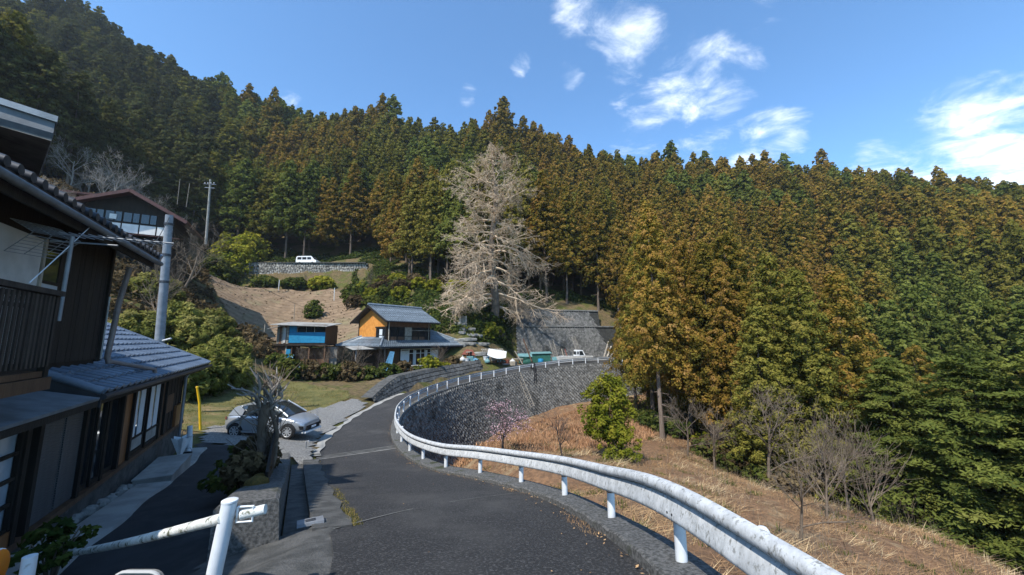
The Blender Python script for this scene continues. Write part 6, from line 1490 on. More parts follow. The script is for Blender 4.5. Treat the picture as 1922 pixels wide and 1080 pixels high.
for sgn in (-1, 1):
    mb = MB(); mb.tube([(.22, sgn * .595, 1.475), (.72, sgn * .615, 1.215), (1.14, sgn * .69, .955)], [.028, .03, .035], 6); mb.build('pillar', M_SILVER, car, True)
    mb = MB(); mb.tube([(-.25, sgn * .605, 1.48), (-.2, sgn * .735, .97)], .03, 6); mb.build('pillar', M_BLACK, car)
    mb = MB(); mb.plate([(-1.75, sgn * .71, .97), (-1.05, sgn * .735, .98), (-.98, sgn * .68, 1.20), (-1.30, sgn * .615, 1.40), (-1.5, sgn * .625, 1.32)][::sgn], .03); mb.build('rear_quarter', M_SILVER, car)
    mb = MB(); mb.lathe([(0, -.09), (.07, -.07), (.085, 0), (.06, .07), (0, .09)], 10, (.78, sgn * .93, .98), 'x'); mb.build('mirror', M_SILVER, car, True)
    mb = MB(); mb.plate([(1.52, sgn * .80, .70), (1.86, sgn * .62, .62), (1.82, sgn * .63, .70), (1.50, sgn * .775, .80)][::sgn], -.04); mb.build('headlight', M_LAMP, car)
    mb = MB(); mb.plate([(1.74, sgn * .80, .55), (1.90, sgn * .68, .52), (1.93, sgn * .66, .36), (1.80, sgn * .77, .38)][::sgn], -.03); mb.build('bumper_vent', M_BLACK, car)
    mb = MB(); mb.box((-.95, sgn * .85 - .01, .24), (1.0, sgn * .85 + .02, .33)); mb.build('sill', M_SILVER, car)
    for x_ in (-.42, .55): mb = MB(); mb.box((x_ - .1, sgn * .86 - .01, .80), (x_ + .1, sgn * .86 + .02, .83)); mb.build('door_handle', M_SILVER, car)
    for x_ in (-.22, -1.02, .92): mb = MB(); mb.box((x_ - .006, sgn * .853 - .004, .34), (x_ + .006, sgn * .853 + .004, .90)); mb.build('door_gap', M_BLACK, car)
    mb = MB(); mb.plate([(-1.93, sgn * .66, .92), (-1.80, sgn * .82, .95), (-1.76, sgn * .83, .82), (-1.93, sgn * .7, .80)][::sgn], .03); mb.build('tail_light', M_RED, car)
mb = MB(); mb.plate([(1.98, -.50, .50), (1.98, .50, .50), (1.96, .55, .30), (1.96, -.55, .30)], -.03); mb.build('grille', M_BLACK, car)
mb = MB(); mb.box((1.985, -.17, .36), (2.005, .17, .45)); mb.build('number_plate', M_CARWHITE, car)
mb = MB(); mb.box((1.80, -.62, .20), (2.0, .62, .27)); mb.build('front_lip', M_CARWHITE, car)
mb = MB(); mb.plate([(-1.62, -.55, 1.42), (-1.25, -.58, 1.50), (-1.25, .58, 1.50), (-1.62, .55, 1.42)], .03); mb.build('spoiler', M_BLACK, car)
for x_ in (-1.28, 1.27):
    for sgn in (-1, 1):
        mb = MB(); mb.lathe([(0, -.02), (.345, -.02), (.36, 0), (.36, .03), (0, .03)], 20, (x_, sgn * .835, .32), 'y'); mb.build('wheel_arch', M_BLACK, car)
        wq = empty('wheel', (x_, sgn * .79, .305), 0); wq.parent = car
        mb = MB(); mb.lathe([(.20, -.09), (.29, -.095), (.305, -.06), (.305, .06), (.29, .095), (.20, .09)], 22, (0, 0, 0), 'y'); mb.build('tyre', M_BLACK, wq, True)
        mb = MB(); mb.lathe([(.215, -.085), (.205, -.05), (.0, -.045)] if sgn < 0 else [(.215, .085), (.205, .05), (.0, .045)], 22, (0, 0, 0), 'y')
        mb.build('rim', M_METAL_D, wq, True)
        mb = MB()
        for k in range(8): a = 2 * math.pi * k / 8; mb.bar((math.cos(a) * .03, sgn * .085, math.sin(a) * .03), (math.cos(a) * .205, sgn * .088, math.sin(a) * .205), .045, .02, (0, 1, 0))
        mb.lathe([(.19, sgn * .085), (.215, sgn * .098), (.22, sgn * .085)], 22, (0, 0, 0), 'y'); mb.lathe([(0, sgn * .10), (.04, sgn * .10), (.05, sgn * .08)], 10, (0, 0, 0), 'y')
        mb.build('spokes', M_RIM, wq, True)
# ------------------------------------------------------------------ bare branching
def bare_tree(seed, L0, r0, levels, nsub, ang, up=.1, wig=.25, shrink=.68, rmin=.006, start=Vector((0, 0, 1)), droop=0., sides=(7, 5, 4, 3, 3, 3), curl=0., first=.25, nseg=5):
    rg = random.Random(seed); mbs = {}
    def grow(p, d, L, r, lv):
        pts = [p.copy()]; rs_ = [r]; q = p.copy(); dd = d.copy()
        for k in range(nseg):
            dd = (dd + Vector((rg.uniform(-1, 1), rg.uniform(-1, 1), rg.uniform(-1, 1))) * wig + Vector((0, 0, up - droop * (lv > 0) + curl * k / nseg))).normalized()
            q = q + dd * L / nseg; pts.append(q.copy()); rs_.append(max(rmin, r * (1 - .65 * (k + 1) / nseg)))
        mbs.setdefault(lv, MB()).tube(pts, rs_, sides[min(lv, len(sides) - 1)], False)
        if lv >= levels: return
        ns_ = nsub[min(lv, len(nsub) - 1)]
        for k in range(ns_):
            f = first + (1 - first) * (k + rg.random()) / ns_; i = min(int(f * nseg), nseg - 1); g = f * nseg - i
            base = pts[i].lerp(pts[i + 1], g); ax = (pts[i + 1] - pts[i]).normalized()
            perp = ax.cross(Vector((rg.uniform(-1, 1), rg.uniform(-1, 1), rg.uniform(-1, 1)))).normalized(); a = R(rg.uniform(ang[0], ang[1]))
            grow(base, (ax * math.cos(a) + perp * math.sin(a)).normalized(), L * shrink * rg.uniform(.7, 1.15) * (1.15 - .4 * f), max(rmin, rs_[i] * .6), lv + 1)
    grow(Vector((0, 0, 0)), start, L0, r0, 0)
    return mbs
def join(mbs, levels):
    o = MB()
    for l in levels:
        if l in mbs: o.add(mbs[l].v, mbs[l].f)
    return o
def bare(name, label, loc, mbs, m, m2=None, sc=1., rz=0., cat='tree', group=None, split=1):
    e = empty(name, loc, rz, label, cat, group); e.scale = (sc,) * 3
    mx = max(mbs); a = join(mbs, range(0, split)); b = join(mbs, range(split, mx + 1))
    a.build('trunk', m, e, True); b.build('branches', m2 or m, e)
    return e
# ---- the great bare ginkgo
def ginkgo():
    rg = random.Random(4); H = 26.; tr_ = MB(); limbs = MB(); tw = []
    pts = [(.3 * math.sin(k * .8), .2 * math.cos(k), -1 + (H + 1) * k / 14) for k in range(15)]
    tr_.tube(pts, [.5 * (1 - k / 14) ** .8 + .04 for k in range(15)], 9, False)
    segs = []      # numpy tubes for twigs (3-sided)
    def limb(p, d, L, r, lv, droopf):
        n = 6 if lv == 0 else 4; q = p.copy(); dd = d.copy(); P_ = [q.copy()]; R_ = [r]
        for k in range(n):
            f = k / n
            dd = (dd + Vector((rg.gauss(0, .13), rg.gauss(0, .13), rg.gauss(0, .10))) + Vector((0, 0, (-droopf if f < .6 else droopf * .8)))).normalized()
            q = q + dd * L / n; P_.append(q.copy()); R_.append(max(.011, r * (1 - .75 * (k + 1) / n)))
        limbs.tube(P_, R_, 5 if lv == 0 else 4 if lv == 1 else 3, False)
        if lv >= 3: return
        ns_ = (10, 8, 5)[lv]
        for k in range(ns_):
            f = .22 + .76 * (k + rg.random()) / ns_; i = min(int(f * n), n - 1); b = P_[i].lerp(P_[i + 1], f * n - i); ax = (P_[i + 1] - P_[i]).normalized()
            pe = ax.cross(Vector((rg.gauss(0, 1), rg.gauss(0, 1), rg.gauss(0, 1)))).normalized(); a = R(rg.uniform(28, 68))
            limb(b, (ax * math.cos(a) + pe * math.sin(a)).normalized(), L * rg.uniform(.32, .55) * (1.15 - .45 * f), max(.013, R_[i] * .5), lv + 1, droopf * .5)
    nl = 56
    for k in range(nl):
        f = (k + rg.random()) / nl; z = 2.6 + f * (H - 3.2); az = k * 2.4 + rg.gauss(0, .3)
        prof_ = (1 - f ** 1.5) ** .6 * 7.6 * (1.0 if f > .1 else .85) * rg.uniform(.5, 1.25)
        el = R(-5 + 40 * f + rg.gauss(0, 9))
        limb(Vector((0, 0, z)), Vector((math.cos(az) * math.cos(el), math.sin(az) * math.cos(el), math.sin(el))), max(1.2, prof_), .17 * (1 - f) + .05, 0, .17 * (1 - f) + .02)
    q = P(925, 603, 55.5); q.z = hu(q.x, q.y)
    e = empty('ginkgo_tree', q, 0, 'huge bare ginkgo with pale drooping branches behind the village', 'tree'); e.scale = (1.30, 1.30, 1.10)
    tr_.build('trunk', M_TWIG, e, True); limbs.build('branches', M_GINKGO, e)
ginkgo()
def at_ground(px, py, t, f=None):
    q = P(px, py, t); q.z = (f or hu)(q.x, q.y); return q
# ---- cut tree in the planter
qp = W0 + UDIR * 5.0 + NDIR * -.62; qp.z = zr(qp.y) + .25
ct = empty('pollarded_tree', qp, .4, 'gnarled grey cut-back tree in the planter before the silver car', 'tree')
rg = random.Random(2); mb = MB(); mb.tube([(0, 0, -.5), (.05, 0, .5), (-.02, .05, 1.15), (.04, 0, 1.75)], [.13, .105, .10, .12], 10, False)
mb.tube([(.12, .1, -.4), (.30, .1, .4), (.32, .05, 1.0), (.16, 0, 1.6)], [.06, .055, .05, .045], 8, False); mb.build('trunk', M_TWIG, ct, True)
mb = MB()
for k, (a, l, el) in enumerate(((200, 1.1, 25), (170, .7, 55), (150, 1.0, 70), (60, .8, 80), (20, .9, 65), (350, 1.1, 35), (280, .8, 75), (240, .7, 70), (320, .8, 60), (90, .6, 60), (10, .6, 50), (190, .6, 60))):
    a = R(a); el = R(el); d = Vector((math.cos(a) * math.cos(el), math.sin(a) * math.cos(el) * .6, math.sin(el))); p = Vector((.03 + .1 * math.cos(a), 0, 1.62)); pts = [p]
    for j in range(6): d = (d + Vector((rg.gauss(0, .32), rg.gauss(0, .3), rg.gauss(.06, .3)))).normalized(); p = p + d * l / 6; pts.append(p.copy())
    mb.tube(pts, [.038, .032, .027, .024, .021, .018, .014], 6)
    for j in (2, 3, 4):
        d2 = (d + Vector((rg.gauss(0, .7), rg.gauss(0, .5), rg.gauss(.3, .4)))).normalized(); mb.tube([pts[j], pts[j] + d2 * l * .22, pts[j] + d2 * l * .4 + Vector((rg.gauss(0, .06), 0, .08))], [.024, .018, .012], 5)
mb.build('limbs', M_BARK_P, ct, True)
mb = MB()
for k in range(110):
    z = rg.uniform(.3, 2.3); a = rg.uniform(0, 6.28); l = rg.uniform(.3, 1.0); d = Vector((math.cos(a), math.sin(a), rg.uniform(.2, 1.3))).normalized(); p = Vector((rg.uniform(-.1, .3), 0, z)); pts = [p]
    for j in range(3): d = (d + Vector((rg.gauss(0, .25), rg.gauss(0, .25), .15))).normalized(); p = p + d * l / 3; pts.append(p.copy())
    mb.tube(pts, [.014, .010, .007, .005], 4, False)
mb.build('shoots', M_TWIG, ct)
# ---- bare trees, hedgerow shrubs
S_BARE = [bare_tree(s, 3.0, .08, 4, (7, 5, 4, 3), (25, 58), .08, .18, .66, .005) for s in (31, 32, 33)]
S_FINE = [bare_tree(s, 2.4, .045, 3, (9, 6, 5), (18, 46), .12, .16, .74, .0045, first=.05) for s in (41, 42)]
def bare_at(px, py, t, h, label, proto_, m, f=None, cat='tree', name='bare_tree'):
    q = at_ground(px, py, t, f); b = bare(name, label, q, proto_, m, m, h / 5.2, random.uniform(0, 6), cat); return b
for i, (px, py, t, h, lab) in enumerate(((1550, 955, 12.2, 4.6, 'bare brown sapling with upright branches in the middle of the dry slope'), (1640, 985, 12.8, 4.4, 'bare pale-stemmed sapling right of its taller neighbour on the dry slope'), (1440, 915, 17.5, 5.5, 'bare dead tree at the foot of the cedars on the dry slope'), (1500, 1000, 9.0, 2.6, 'thin bare shrub close behind the guard rail on the right'), (1590, 930, 14.5, 3.2, 'slim bare sapling standing between the two pale saplings'), (1705, 930, 15.5, 3.5, 'small white-stemmed bare tree before the green cypresses'))):
    bare_at(px, py, t, h, lab, (S_FINE + S_BARE)[i % 5] if i != 2 else S_BARE[1], M_TWIG, hv)
for i, (px, py, t, h, lab) in enumerate(((1056, 862, 15.5, 2.3, 'bare dark fruit tree with crooked branches behind the guard rail'), (1290, 845, 22, 4.0, 'leafless grey shrub tangle under the cedar edge'), (1340, 870, 20, 3.6, 'second leafless grey shrub tangle under the cedar edge'))):
    bare_at(px, py, t, h, lab, S_BARE[i], M_TWIG_D if i == 0 else M_TWIG, hv)
for i, (px, py, t, h, lab) in enumerate(((215, 330, 62, 11, 'broad grey bare tree on the dark slope above the white house'), (262, 335, 66, 12, 'second broad grey bare tree on the dark slope, right of the first'), (55, 330, 34, 7, 'pale bare branches rising behind the timber house roof'), (120, 350, 40, 7, 'low bare tree behind the ridge of the timber house'), (300, 520, 30, 8.5, 'bare tree beside the grey steel pole'), (345, 520, 40, 9, 'bare brushy tree right of the steel pole'), (320, 470, 46, 8, 'bare tree beside the white house gable'), (280, 470, 37, 5, 'bare shrub before the white house'), (360, 400, 58, 8, 'brown bare scrub at the foot of the far pole'), (310, 360, 62, 8, 'brown bare scrub above the white house'))):
    bare_at(px, py, t, h, lab, (S_BARE + S_FINE)[i % 5], M_BARK_P if i < 3 else M_TWIG)
for i, (px, py, t, h, lab) in enumerate(((170, 325, 66, 11, 'hazy bare tree above the left end of the white house'), (240, 300, 72, 11, 'tallest hazy bare tree on the dark slope'), (290, 345, 66, 9, 'hazy bare tree left of the pale stakes'), (205, 365, 56, 8, 'hazy bare tree right behind the white house'), (140, 300, 60, 10, 'hazy bare tree under the dark forest edge'), (335, 395, 60, 7, 'low hazy bare tree between the stakes and the far pole'))):
    bare_at(px, py, t, h, lab, S_BARE[i % 3], M_BARK_P)
for i, (px, py, t, h, lab) in enumerate(((575, 527, 76, 4, 'pinkish bare bush at the foot of the stone wall'), (690, 545, 68, 6, 'bare bush on the bank right of the stone wall'), (605, 690, 39, 3.2, 'vine tangle on the trellis before the blue shed'), (640, 685, 38.5, 3.4, 'vine tangle between the shed and the orange house'), (570, 690, 39.5, 3.0, 'leafless vine over the shed front'), (668, 700, 36.5, 4.0, 'bare garden tree under the awning poles'), (712, 705, 36.5, 3.4, 'bare reddish tree before the house corner'), (820, 690, 41, 3.5, 'small bare tree at the right end of the house front'))):
    bare_at(px, py, t, h, lab, (S_FINE + S_BARE)[i % 5], M_TWIG if i not in (6,) else M_TWIG_D)
# ---- blossoming plum
pb = bare_tree(51, 1.9, .07, 4, (8, 6, 5, 4), (25, 60), .06, .2, .66, .005); q = at_ground(945, 852, 17.0, hv)
plum = bare('plum_tree', 'small plum tree in pale pink blossom behind the guard rail', q, pb, M_TWIG_D, M_TWIG_D, 1.0)
plum.scale = (1.0, 1.0, .78)
tips = np.array(pb[max(pb)].v + pb[max(pb) - 1].v); rgn = np.random.default_rng(5)
C = tips[rgn.integers(0, len(tips), 1500)] + rgn.normal(0, .03, (1500, 3)); V, F, tt = leaf_cards(C, rgn.normal(0, 1, C.shape), .045, rgn.random(len(C)), .5, 1.1, 5)
link('blossom', np_mesh('blossom', V, F, tt, (M_PINK,)), None, plum, 'stuff')
# ---- leafy bushes
def bush_mesh(w_, d_, h_, n_cl, per, leaf, m, seed, flat=.0, aspect=1.8, lean=0.):
    rg = np.random.default_rng(seed); C = []; N = []; T = []
    for k in range(n_cl):
        a = rg.random() * 6.283; u = rg.random() ** .5; zf = rg.random()
        rr = (1 - (zf * 2 - .9) ** 2 * .45) * u * (.8 + .4 * rg.random())
        c = np.array([math.cos(a) * rr * w_ / 2, math.sin(a) * rr * d_ / 2, zf * h_ * (1 - .35 * u * rg.random()) + .1])
        out = np.array([math.cos(a) * u, math.sin(a) * u, .25 + zf]); out /= np.linalg.norm(out)
        r = (.10 + .10 * rg.random()) * (w_ + h_) / 2.2 * .8
        dirs = rg.normal(0, 1, (per, 3)) + out * .9; dirs /= np.linalg.norm(dirs, axis=1, keepdims=True)
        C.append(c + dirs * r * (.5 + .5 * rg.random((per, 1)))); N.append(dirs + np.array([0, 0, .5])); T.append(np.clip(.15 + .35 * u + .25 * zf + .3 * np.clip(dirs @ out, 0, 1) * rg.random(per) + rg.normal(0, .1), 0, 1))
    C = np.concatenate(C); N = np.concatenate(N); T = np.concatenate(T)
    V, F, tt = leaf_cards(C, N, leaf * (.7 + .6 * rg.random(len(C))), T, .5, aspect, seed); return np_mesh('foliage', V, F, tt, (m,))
def stem_mesh(h_, w_, seed, n=6):
    rg = random.Random(seed); mb = MB()
    for k in range(n):
        a = rg.uniform(0, 6.28); mb.tube([(0, 0, -.3), (math.cos(a) * w_ * .12, math.sin(a) * w_ * .12, h_ * .4), (math.cos(a) * w_ * .28, math.sin(a) * w_ * .28, h_ * .85)], [.03 * h_ / 2 + .01, .02 * h_ / 2 + .008, .008], 5, False)
    me = mb.mesh('stems'); me.materials.append(M_TWIG); return me
BUSH = {}
def bush(name, label, loc, w_, d_, h_, m, ncl, per, leaf, cat='bush', group=None, rz=0., key=None, aspect=1.8):
    k = key or (m.name, round(w_, 1), round(h_, 1), ncl)
    if k not in BUSH: BUSH[k] = (bush_mesh(w_, d_, h_, ncl, per, leaf, m, len(BUSH) + 60, aspect=aspect), stem_mesh(h_, w_, len(BUSH)))
    e = empty(name, loc, rz, label, cat, group); link('stems', BUSH[k][1], None, e); link('foliage', BUSH[k][0], None, e); return e
q = at_ground(1148, 880, 17.0, hv)
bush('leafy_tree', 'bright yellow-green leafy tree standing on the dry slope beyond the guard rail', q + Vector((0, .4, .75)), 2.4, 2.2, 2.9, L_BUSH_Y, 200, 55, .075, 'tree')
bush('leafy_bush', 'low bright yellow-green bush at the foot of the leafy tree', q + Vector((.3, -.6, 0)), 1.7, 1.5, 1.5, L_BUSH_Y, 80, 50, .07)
rb = random.Random(9)
# bamboo-grass bank between the steel pole and the shed
for i, (px, py, t, w_, h_) in enumerate(((335, 700, 24, 3.6, 2.7), (385, 718, 26, 3.8, 3.0), (412, 705, 29, 3.6, 2.8), (365, 660, 30, 4.2, 2.8), (325, 640, 30, 4.2, 2.6), (300, 660, 25, 4.5, 3.2), (250, 625, 27, 5, 3.0), (240, 660, 22, 4, 2.6), (395, 665, 33, 3.8, 2.6), (285, 610, 33, 4.6, 2.6), (440, 722, 28, 2.6, 1.8))):
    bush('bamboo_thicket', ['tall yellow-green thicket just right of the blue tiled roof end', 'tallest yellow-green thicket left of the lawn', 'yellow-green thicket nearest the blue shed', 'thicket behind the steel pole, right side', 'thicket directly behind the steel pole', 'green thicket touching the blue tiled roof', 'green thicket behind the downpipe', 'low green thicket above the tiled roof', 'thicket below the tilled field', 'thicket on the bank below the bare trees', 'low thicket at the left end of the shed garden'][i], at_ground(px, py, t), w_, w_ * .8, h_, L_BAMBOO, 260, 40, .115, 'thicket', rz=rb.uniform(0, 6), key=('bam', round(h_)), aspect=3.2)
# evergreen trees and bushes around the field and bank
for i, (px, py, t, w_, h_, m) in enumerate(((440, 475, 80, 8, 9, L_BUSH_Y), (405, 505, 72, 6, 6, L_BUSH_G), (472, 480, 86, 7, 7, L_BUSH_Y), (420, 522, 73, 5, 4.2, L_BUSH_G), (590, 578, 59, 2.6, 2.8, L_BUSH_G), (500, 530, 75, 6, 2.2, L_BUSH_G), (555, 530, 75, 5, 2.0, L_BUSH_G), (605, 532, 75, 5, 2.6, L_BUSH_Y))):
    bush('evergreen_tree' if h_ > 4 else 'evergreen_bush', ['rounded yellow-green tree left of the upper road', 'dark green tree at the upper left of the field', 'second yellow-green tree beside the upper road', 'dark bush at the left end of the stone wall', 'small dark conifer bush standing in the tilled field', 'low hedge clump under the left part of the stone wall', 'low hedge clump under the middle of the stone wall', 'low hedge clump under the right part of the stone wall'][i], at_ground(px, py, t), w_, w_, h_, m, 190, 24, .32 if w_ > 4 else .14, 'tree' if h_ > 4 else 'bush', key=('eg', m.name, w_, h_))
k_ = 0
lab_b = ['on the bank above the orange house', 'on the bank below the ginkgo', 'on the bank between field and ginkgo']
cnt = {}
for _ in range(400):
    px = rb.uniform(640, 960); py = rb.uniform(505, 655)
    if px < 700 and py > 585: continue
    if 660 < px < 880 and py > 600: continue
    if px > 900 and py > 630: continue
    if 838 < px < 905 and py > 588: continue
    t = 74 - (py - 505) / 150 * 26; q = P(px, py, t); z = hu(q.x, q.y)
    if abs(z - q.z) > 3 or q.y > 77: continue
    q.z = z
    if not free(q.x, q.y, 2.1): continue
    taken.setdefault((int(q.x // 6), int(q.y // 6)), []).append((q.x, q.y)); k_ += 1
    if k_ > 46: break
    kind = rb.random(); m = L_BUSH_G if kind < .5 else L_BUSH_Y if kind < .78 else L_BUSH_B; w_ = 3.0
    where = lab_b[0] if px < 800 and py > 560 else lab_b[1] if px > 840 else lab_b[2]
    lab = {'green_leaf': 'dark green evergreen shrub ', 'yellow_green_leaf': 'yellow-green evergreen shrub ', 'brown_shrub_leaf': 'brownish shrub '}[m.name] + where
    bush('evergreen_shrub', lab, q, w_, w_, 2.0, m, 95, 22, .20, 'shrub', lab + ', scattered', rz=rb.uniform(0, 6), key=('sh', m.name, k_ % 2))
# garden shrubs before the shed and house
for i, (px, py, t, w_, h_, m, lab) in enumerate(((545, 728, 33, 2.8, 1.5, L_BUSH_G, 'dark rounded shrub before the blue shed'), (580, 722, 34, 2.6, 1.6, L_BUSH_B, 'brown shrub before the blue shed'), (615, 722, 34.5, 2.6, 1.4, L_BUSH_G, 'green shrub at the edge of the shed garden'), (655, 722, 34.5, 2.2, 1.6, L_BUSH_B, 'reddish-brown shrub left of the awning pole'), (690, 718, 35, 2.4, 1.0, L_BUSH_G, 'low green shrub by the garden wall end'), (727, 714, 36.2, 2.6, 1.1, L_BUSH_G, 'low green border plants before the house'), (755, 708, 37.5, 2.2, 1.3, L_BUSH_B, 'reddish round shrub before the curtained windows'), (806, 697, 39.8, 2.4, 1.7, L_BUSH_Y, 'round yellow-green pine-like bush at the right of the windows'), (835, 697, 41.5, 1.8, 1.0, L_BUSH_Y, 'small yellow shrub right of the round bush'), (850, 692, 43, 1.8, 1.3, L_BUSH_B, 'tan dry shrub under the house eave end'), (520, 715, 35, 2.4, 1.4, L_BUSH_G, 'green shrub at the lawn edge left of the shed'), (780, 703, 38.5, 1.6, .7, L_BUSH_G, 'low green plant beside the cream tank'))):
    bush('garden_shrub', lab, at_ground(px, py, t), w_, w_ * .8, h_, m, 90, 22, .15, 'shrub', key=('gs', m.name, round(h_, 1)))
# plants in and around the planter, and at the end of the pipe rail
for i, (s_, n_, w_, h_, m, lab) in enumerate(((4.6, -.95, 1.3, .7, L_BUSH_G, 'leafy green plants spilling from the planter into the yard'), (3.6, -.75, .9, .55, L_BUSH_B, 'reddish low plants in the near planter'), (5.7, -.8, 1.1, .9, L_BUSH_B, 'dry brown plants behind the cut tree'), (6.6, -.9, 1.2, .7, L_BUSH_G, 'green plants at the far side of the planter'), (7.8, -.7, .9, .6, L_BUSH_B, 'brown tuft at the far end of the planter'))):
    q = W0 + UDIR * s_ + NDIR * n_; q.z = max(hu(q.x, q.y), zr(q.y) - .1) + (.1 if n_ < -.9 else .35); bush('planter_plant', lab, q, w_, w_, h_, m, 60, 20, .085, 'plant', key=('pp', i))
q = at_ground(98, 1060, 5.2); bush('roadside_plant', 'small leafy plant at the lower end of the mossy pipe rail', Vector((q.x, q.y, max(q.z, P(98, 1075, 5.0).z - .1))), .9, .8, .55, L_BUSH_G, 40, 14, .07, 'plant')
# brambles under the wood edge on the valley slope
for i in range(34):
    px = rb.uniform(1210, 1520); f_ = (px - 1210) / 310; py = 800 + f_ * 110 + rb.uniform(-15, 25); t = 30 - f_ * 13 + rb.uniform(-1.5, 1.5); q = at_ground(px, py, t, hv); m = rb.choice([L_BUSH_G, L_BUSH_B, L_BUSH_G, L_BUSH_Y])
    lab = {'green_leaf': 'dark green bramble', 'yellow_green_leaf': 'yellow-green bramble', 'brown_shrub_leaf': 'brown bramble'}[m.name] + ' in the undergrowth at the foot of the cedars'
    bush('bramble', lab, q, 2.2, 2.0, 1.2, m, 80, 22, .12, 'bramble', lab, rz=rb.uniform(0, 6), key=('br', m.name))
for i in range(10):
    px = rb.uniform(1150, 1240); q = at_ground(px, 745 + rb.uniform(-5, 30), rb.uniform(36, 45), hv)
    bush('bramble', 'brown bramble at the right end of the long block wall', q, 2.2, 2.0, 1.2, L_BUSH_B, 80, 22, .12, 'bramble', 'brambles at the wall end', rz=rb.uniform(0, 6), key=('br', 'brown_shrub_leaf'))
# ---- grass: dead straw and fern on the valley slope, lawn by the car
def blades(name, label, cat, n, poly, fn, hmin, hmax, wd, m, seed, lean=.6, flow=None, dens=None):
    rg = np.random.default_rng(seed); xs = [p[0] for p in poly]; ys = [p[1] for p in poly]; C = np.zeros((0, 2))
    while len(C) < n:
        q = np.c_[rg.uniform(min(xs), max(xs), n * 2), rg.uniform(min(ys), max(ys), n * 2)]; k = inpoly(q[:, 0], q[:, 1], poly)
        if dens is not None: k &= rg.random(len(q)) < dens(q[:, 0], q[:, 1])
        C = np.concatenate([C, q[k]])
    C = C[:n]; Z = fn(C[:, 0], C[:, 1]); h = rg.uniform(hmin, hmax, n) * (.6 + .4 * (np.sin(C[:, 0] * 1.7) * np.sin(C[:, 1] * 1.3) > 0)); a = rg.random(n) * 6.283
    ld = np.c_[np.cos(a), np.sin(a)] * lean * rg.random((n, 1))
    if flow is not None: ld = ld + np.array(flow) * rg.random((n, 1))
    base = np.c_[C, Z - .02]; tip = base + np.c_[ld * h[:, None], h / (1 + np.linalg.norm(ld, axis=1))]
    wv = np.c_[-np.sin(a), np.cos(a), np.zeros(n)] * (wd * (.6 + .8 * rg.random(n)))[:, None] * (1 + np.linalg.norm(C, axis=1) * .03)[:, None]
    V = np.stack([base - wv, base + wv, tip], 1).reshape(-1, 3); F = np.arange(3 * n).reshape(n, 3); t_ = np.repeat(rg.random(n), 3)
    o = link(name, np_mesh(name, V, F, t_, (m,)), None, None, 'stuff'); tag(o, label, cat); return o
def clump(X, Y, k, th): return (np.sin(X * 1.9 * k + 1.7 * np.sin(Y * 1.1 * k)) * np.sin(Y * 1.6 * k + 1.3 * np.sin(X * .9 * k)) > th) * 1.0
SLOPE = [(p.x + n.x * .45, p.y + n.y * .45) for p, n in zip(RL, RLN) if 1.5 < p.y < 16] + [(-2, 22), (-2, 30), (2, 38), (8, 44), (15.5, 47), (14, 38), (11, 28), (13, 22), (16, 17), (16.5, 12.5), (13, 7), (9, 3.5), (4, .5)]
blades('dead_grass', 'pale dry grass covering the slope beyond the guard rail', 'grass', 80000, SLOPE, lambda X, Y: fV(X, Y), .08, .34, .0055, M_STRAW, 1, 2.4, (1.6, -.5), dens=lambda X, Y: .35 + .65 * clump(X, Y, .45, -.2))
ORG = [(-4, 19), (-4.5, 25), (-3, 33), (2, 41), (9, 46), (16, 49), (15, 41), (10.5, 31), (9.5, 26), (5, 21), (0, 17)]
blades('dead_fern', 'rust-orange dead fern carpet below the long block wall', 'fern', 60000, ORG, lambda X, Y: fV(X, Y), .15, .5, .016, M_FERN, 2, 1.4)
link('lawn', drape(LAWN, .3, .03), mat('lawn_soil', (.14, .125, .04), (.085, .085, .026), 1.2, .97, .5, c3=(.22, .15, .07), c3s=.5, c3lo=.5, c3hi=.66), kind='structure')
blades('lawn_grass', 'mixed green and tan grass between the thicket and the car', 'grass', 45000, LAWN, lambda X, Y: hU(X, Y), .06, .2, .008, L_GRASS, 3, .8)
# weeds along the kerb and gutter
kp = [(p.x - n.x * .32, p.y - n.y * .32) for p, n in zip(RL, RLN) if 2 < p.y < 17]; kq = [(p.x - n.x * .55, p.y - n.y * .55) for p, n in zip(RL, RLN) if 2 < p.y < 17]
blades('kerb_weeds', 'thin strip of moss and dry weeds along the foot of the kerb', 'weeds', 3500, kp + kq[::-1], lambda X, Y: zrv(Y) + .0, .02, .09, .005, M_STRAW, 4, 1.5, dens=lambda X, Y: np.clip(np.sin(Y * 2.3) * .5 + .3, 0, 1))
gq = [along(W0, s_, .93, 0) for s_ in ss]; gq2 = [along(W0, s_, 1.12, 0) for s_ in ss]
blades('gutter_weeds', 'green weeds in the joint between gutter apron and asphalt', 'weeds', 1500, [(p.x, p.y) for p in gq] + [(p.x, p.y) for p in gq2][::-1], lambda X, Y: zrv(Y) + .02, .02, .08, .005, L_GRASS, 5, 1.2, dens=lambda X, Y: np.clip(1.2 - (Y - 5.5) * .25, .03, 1))

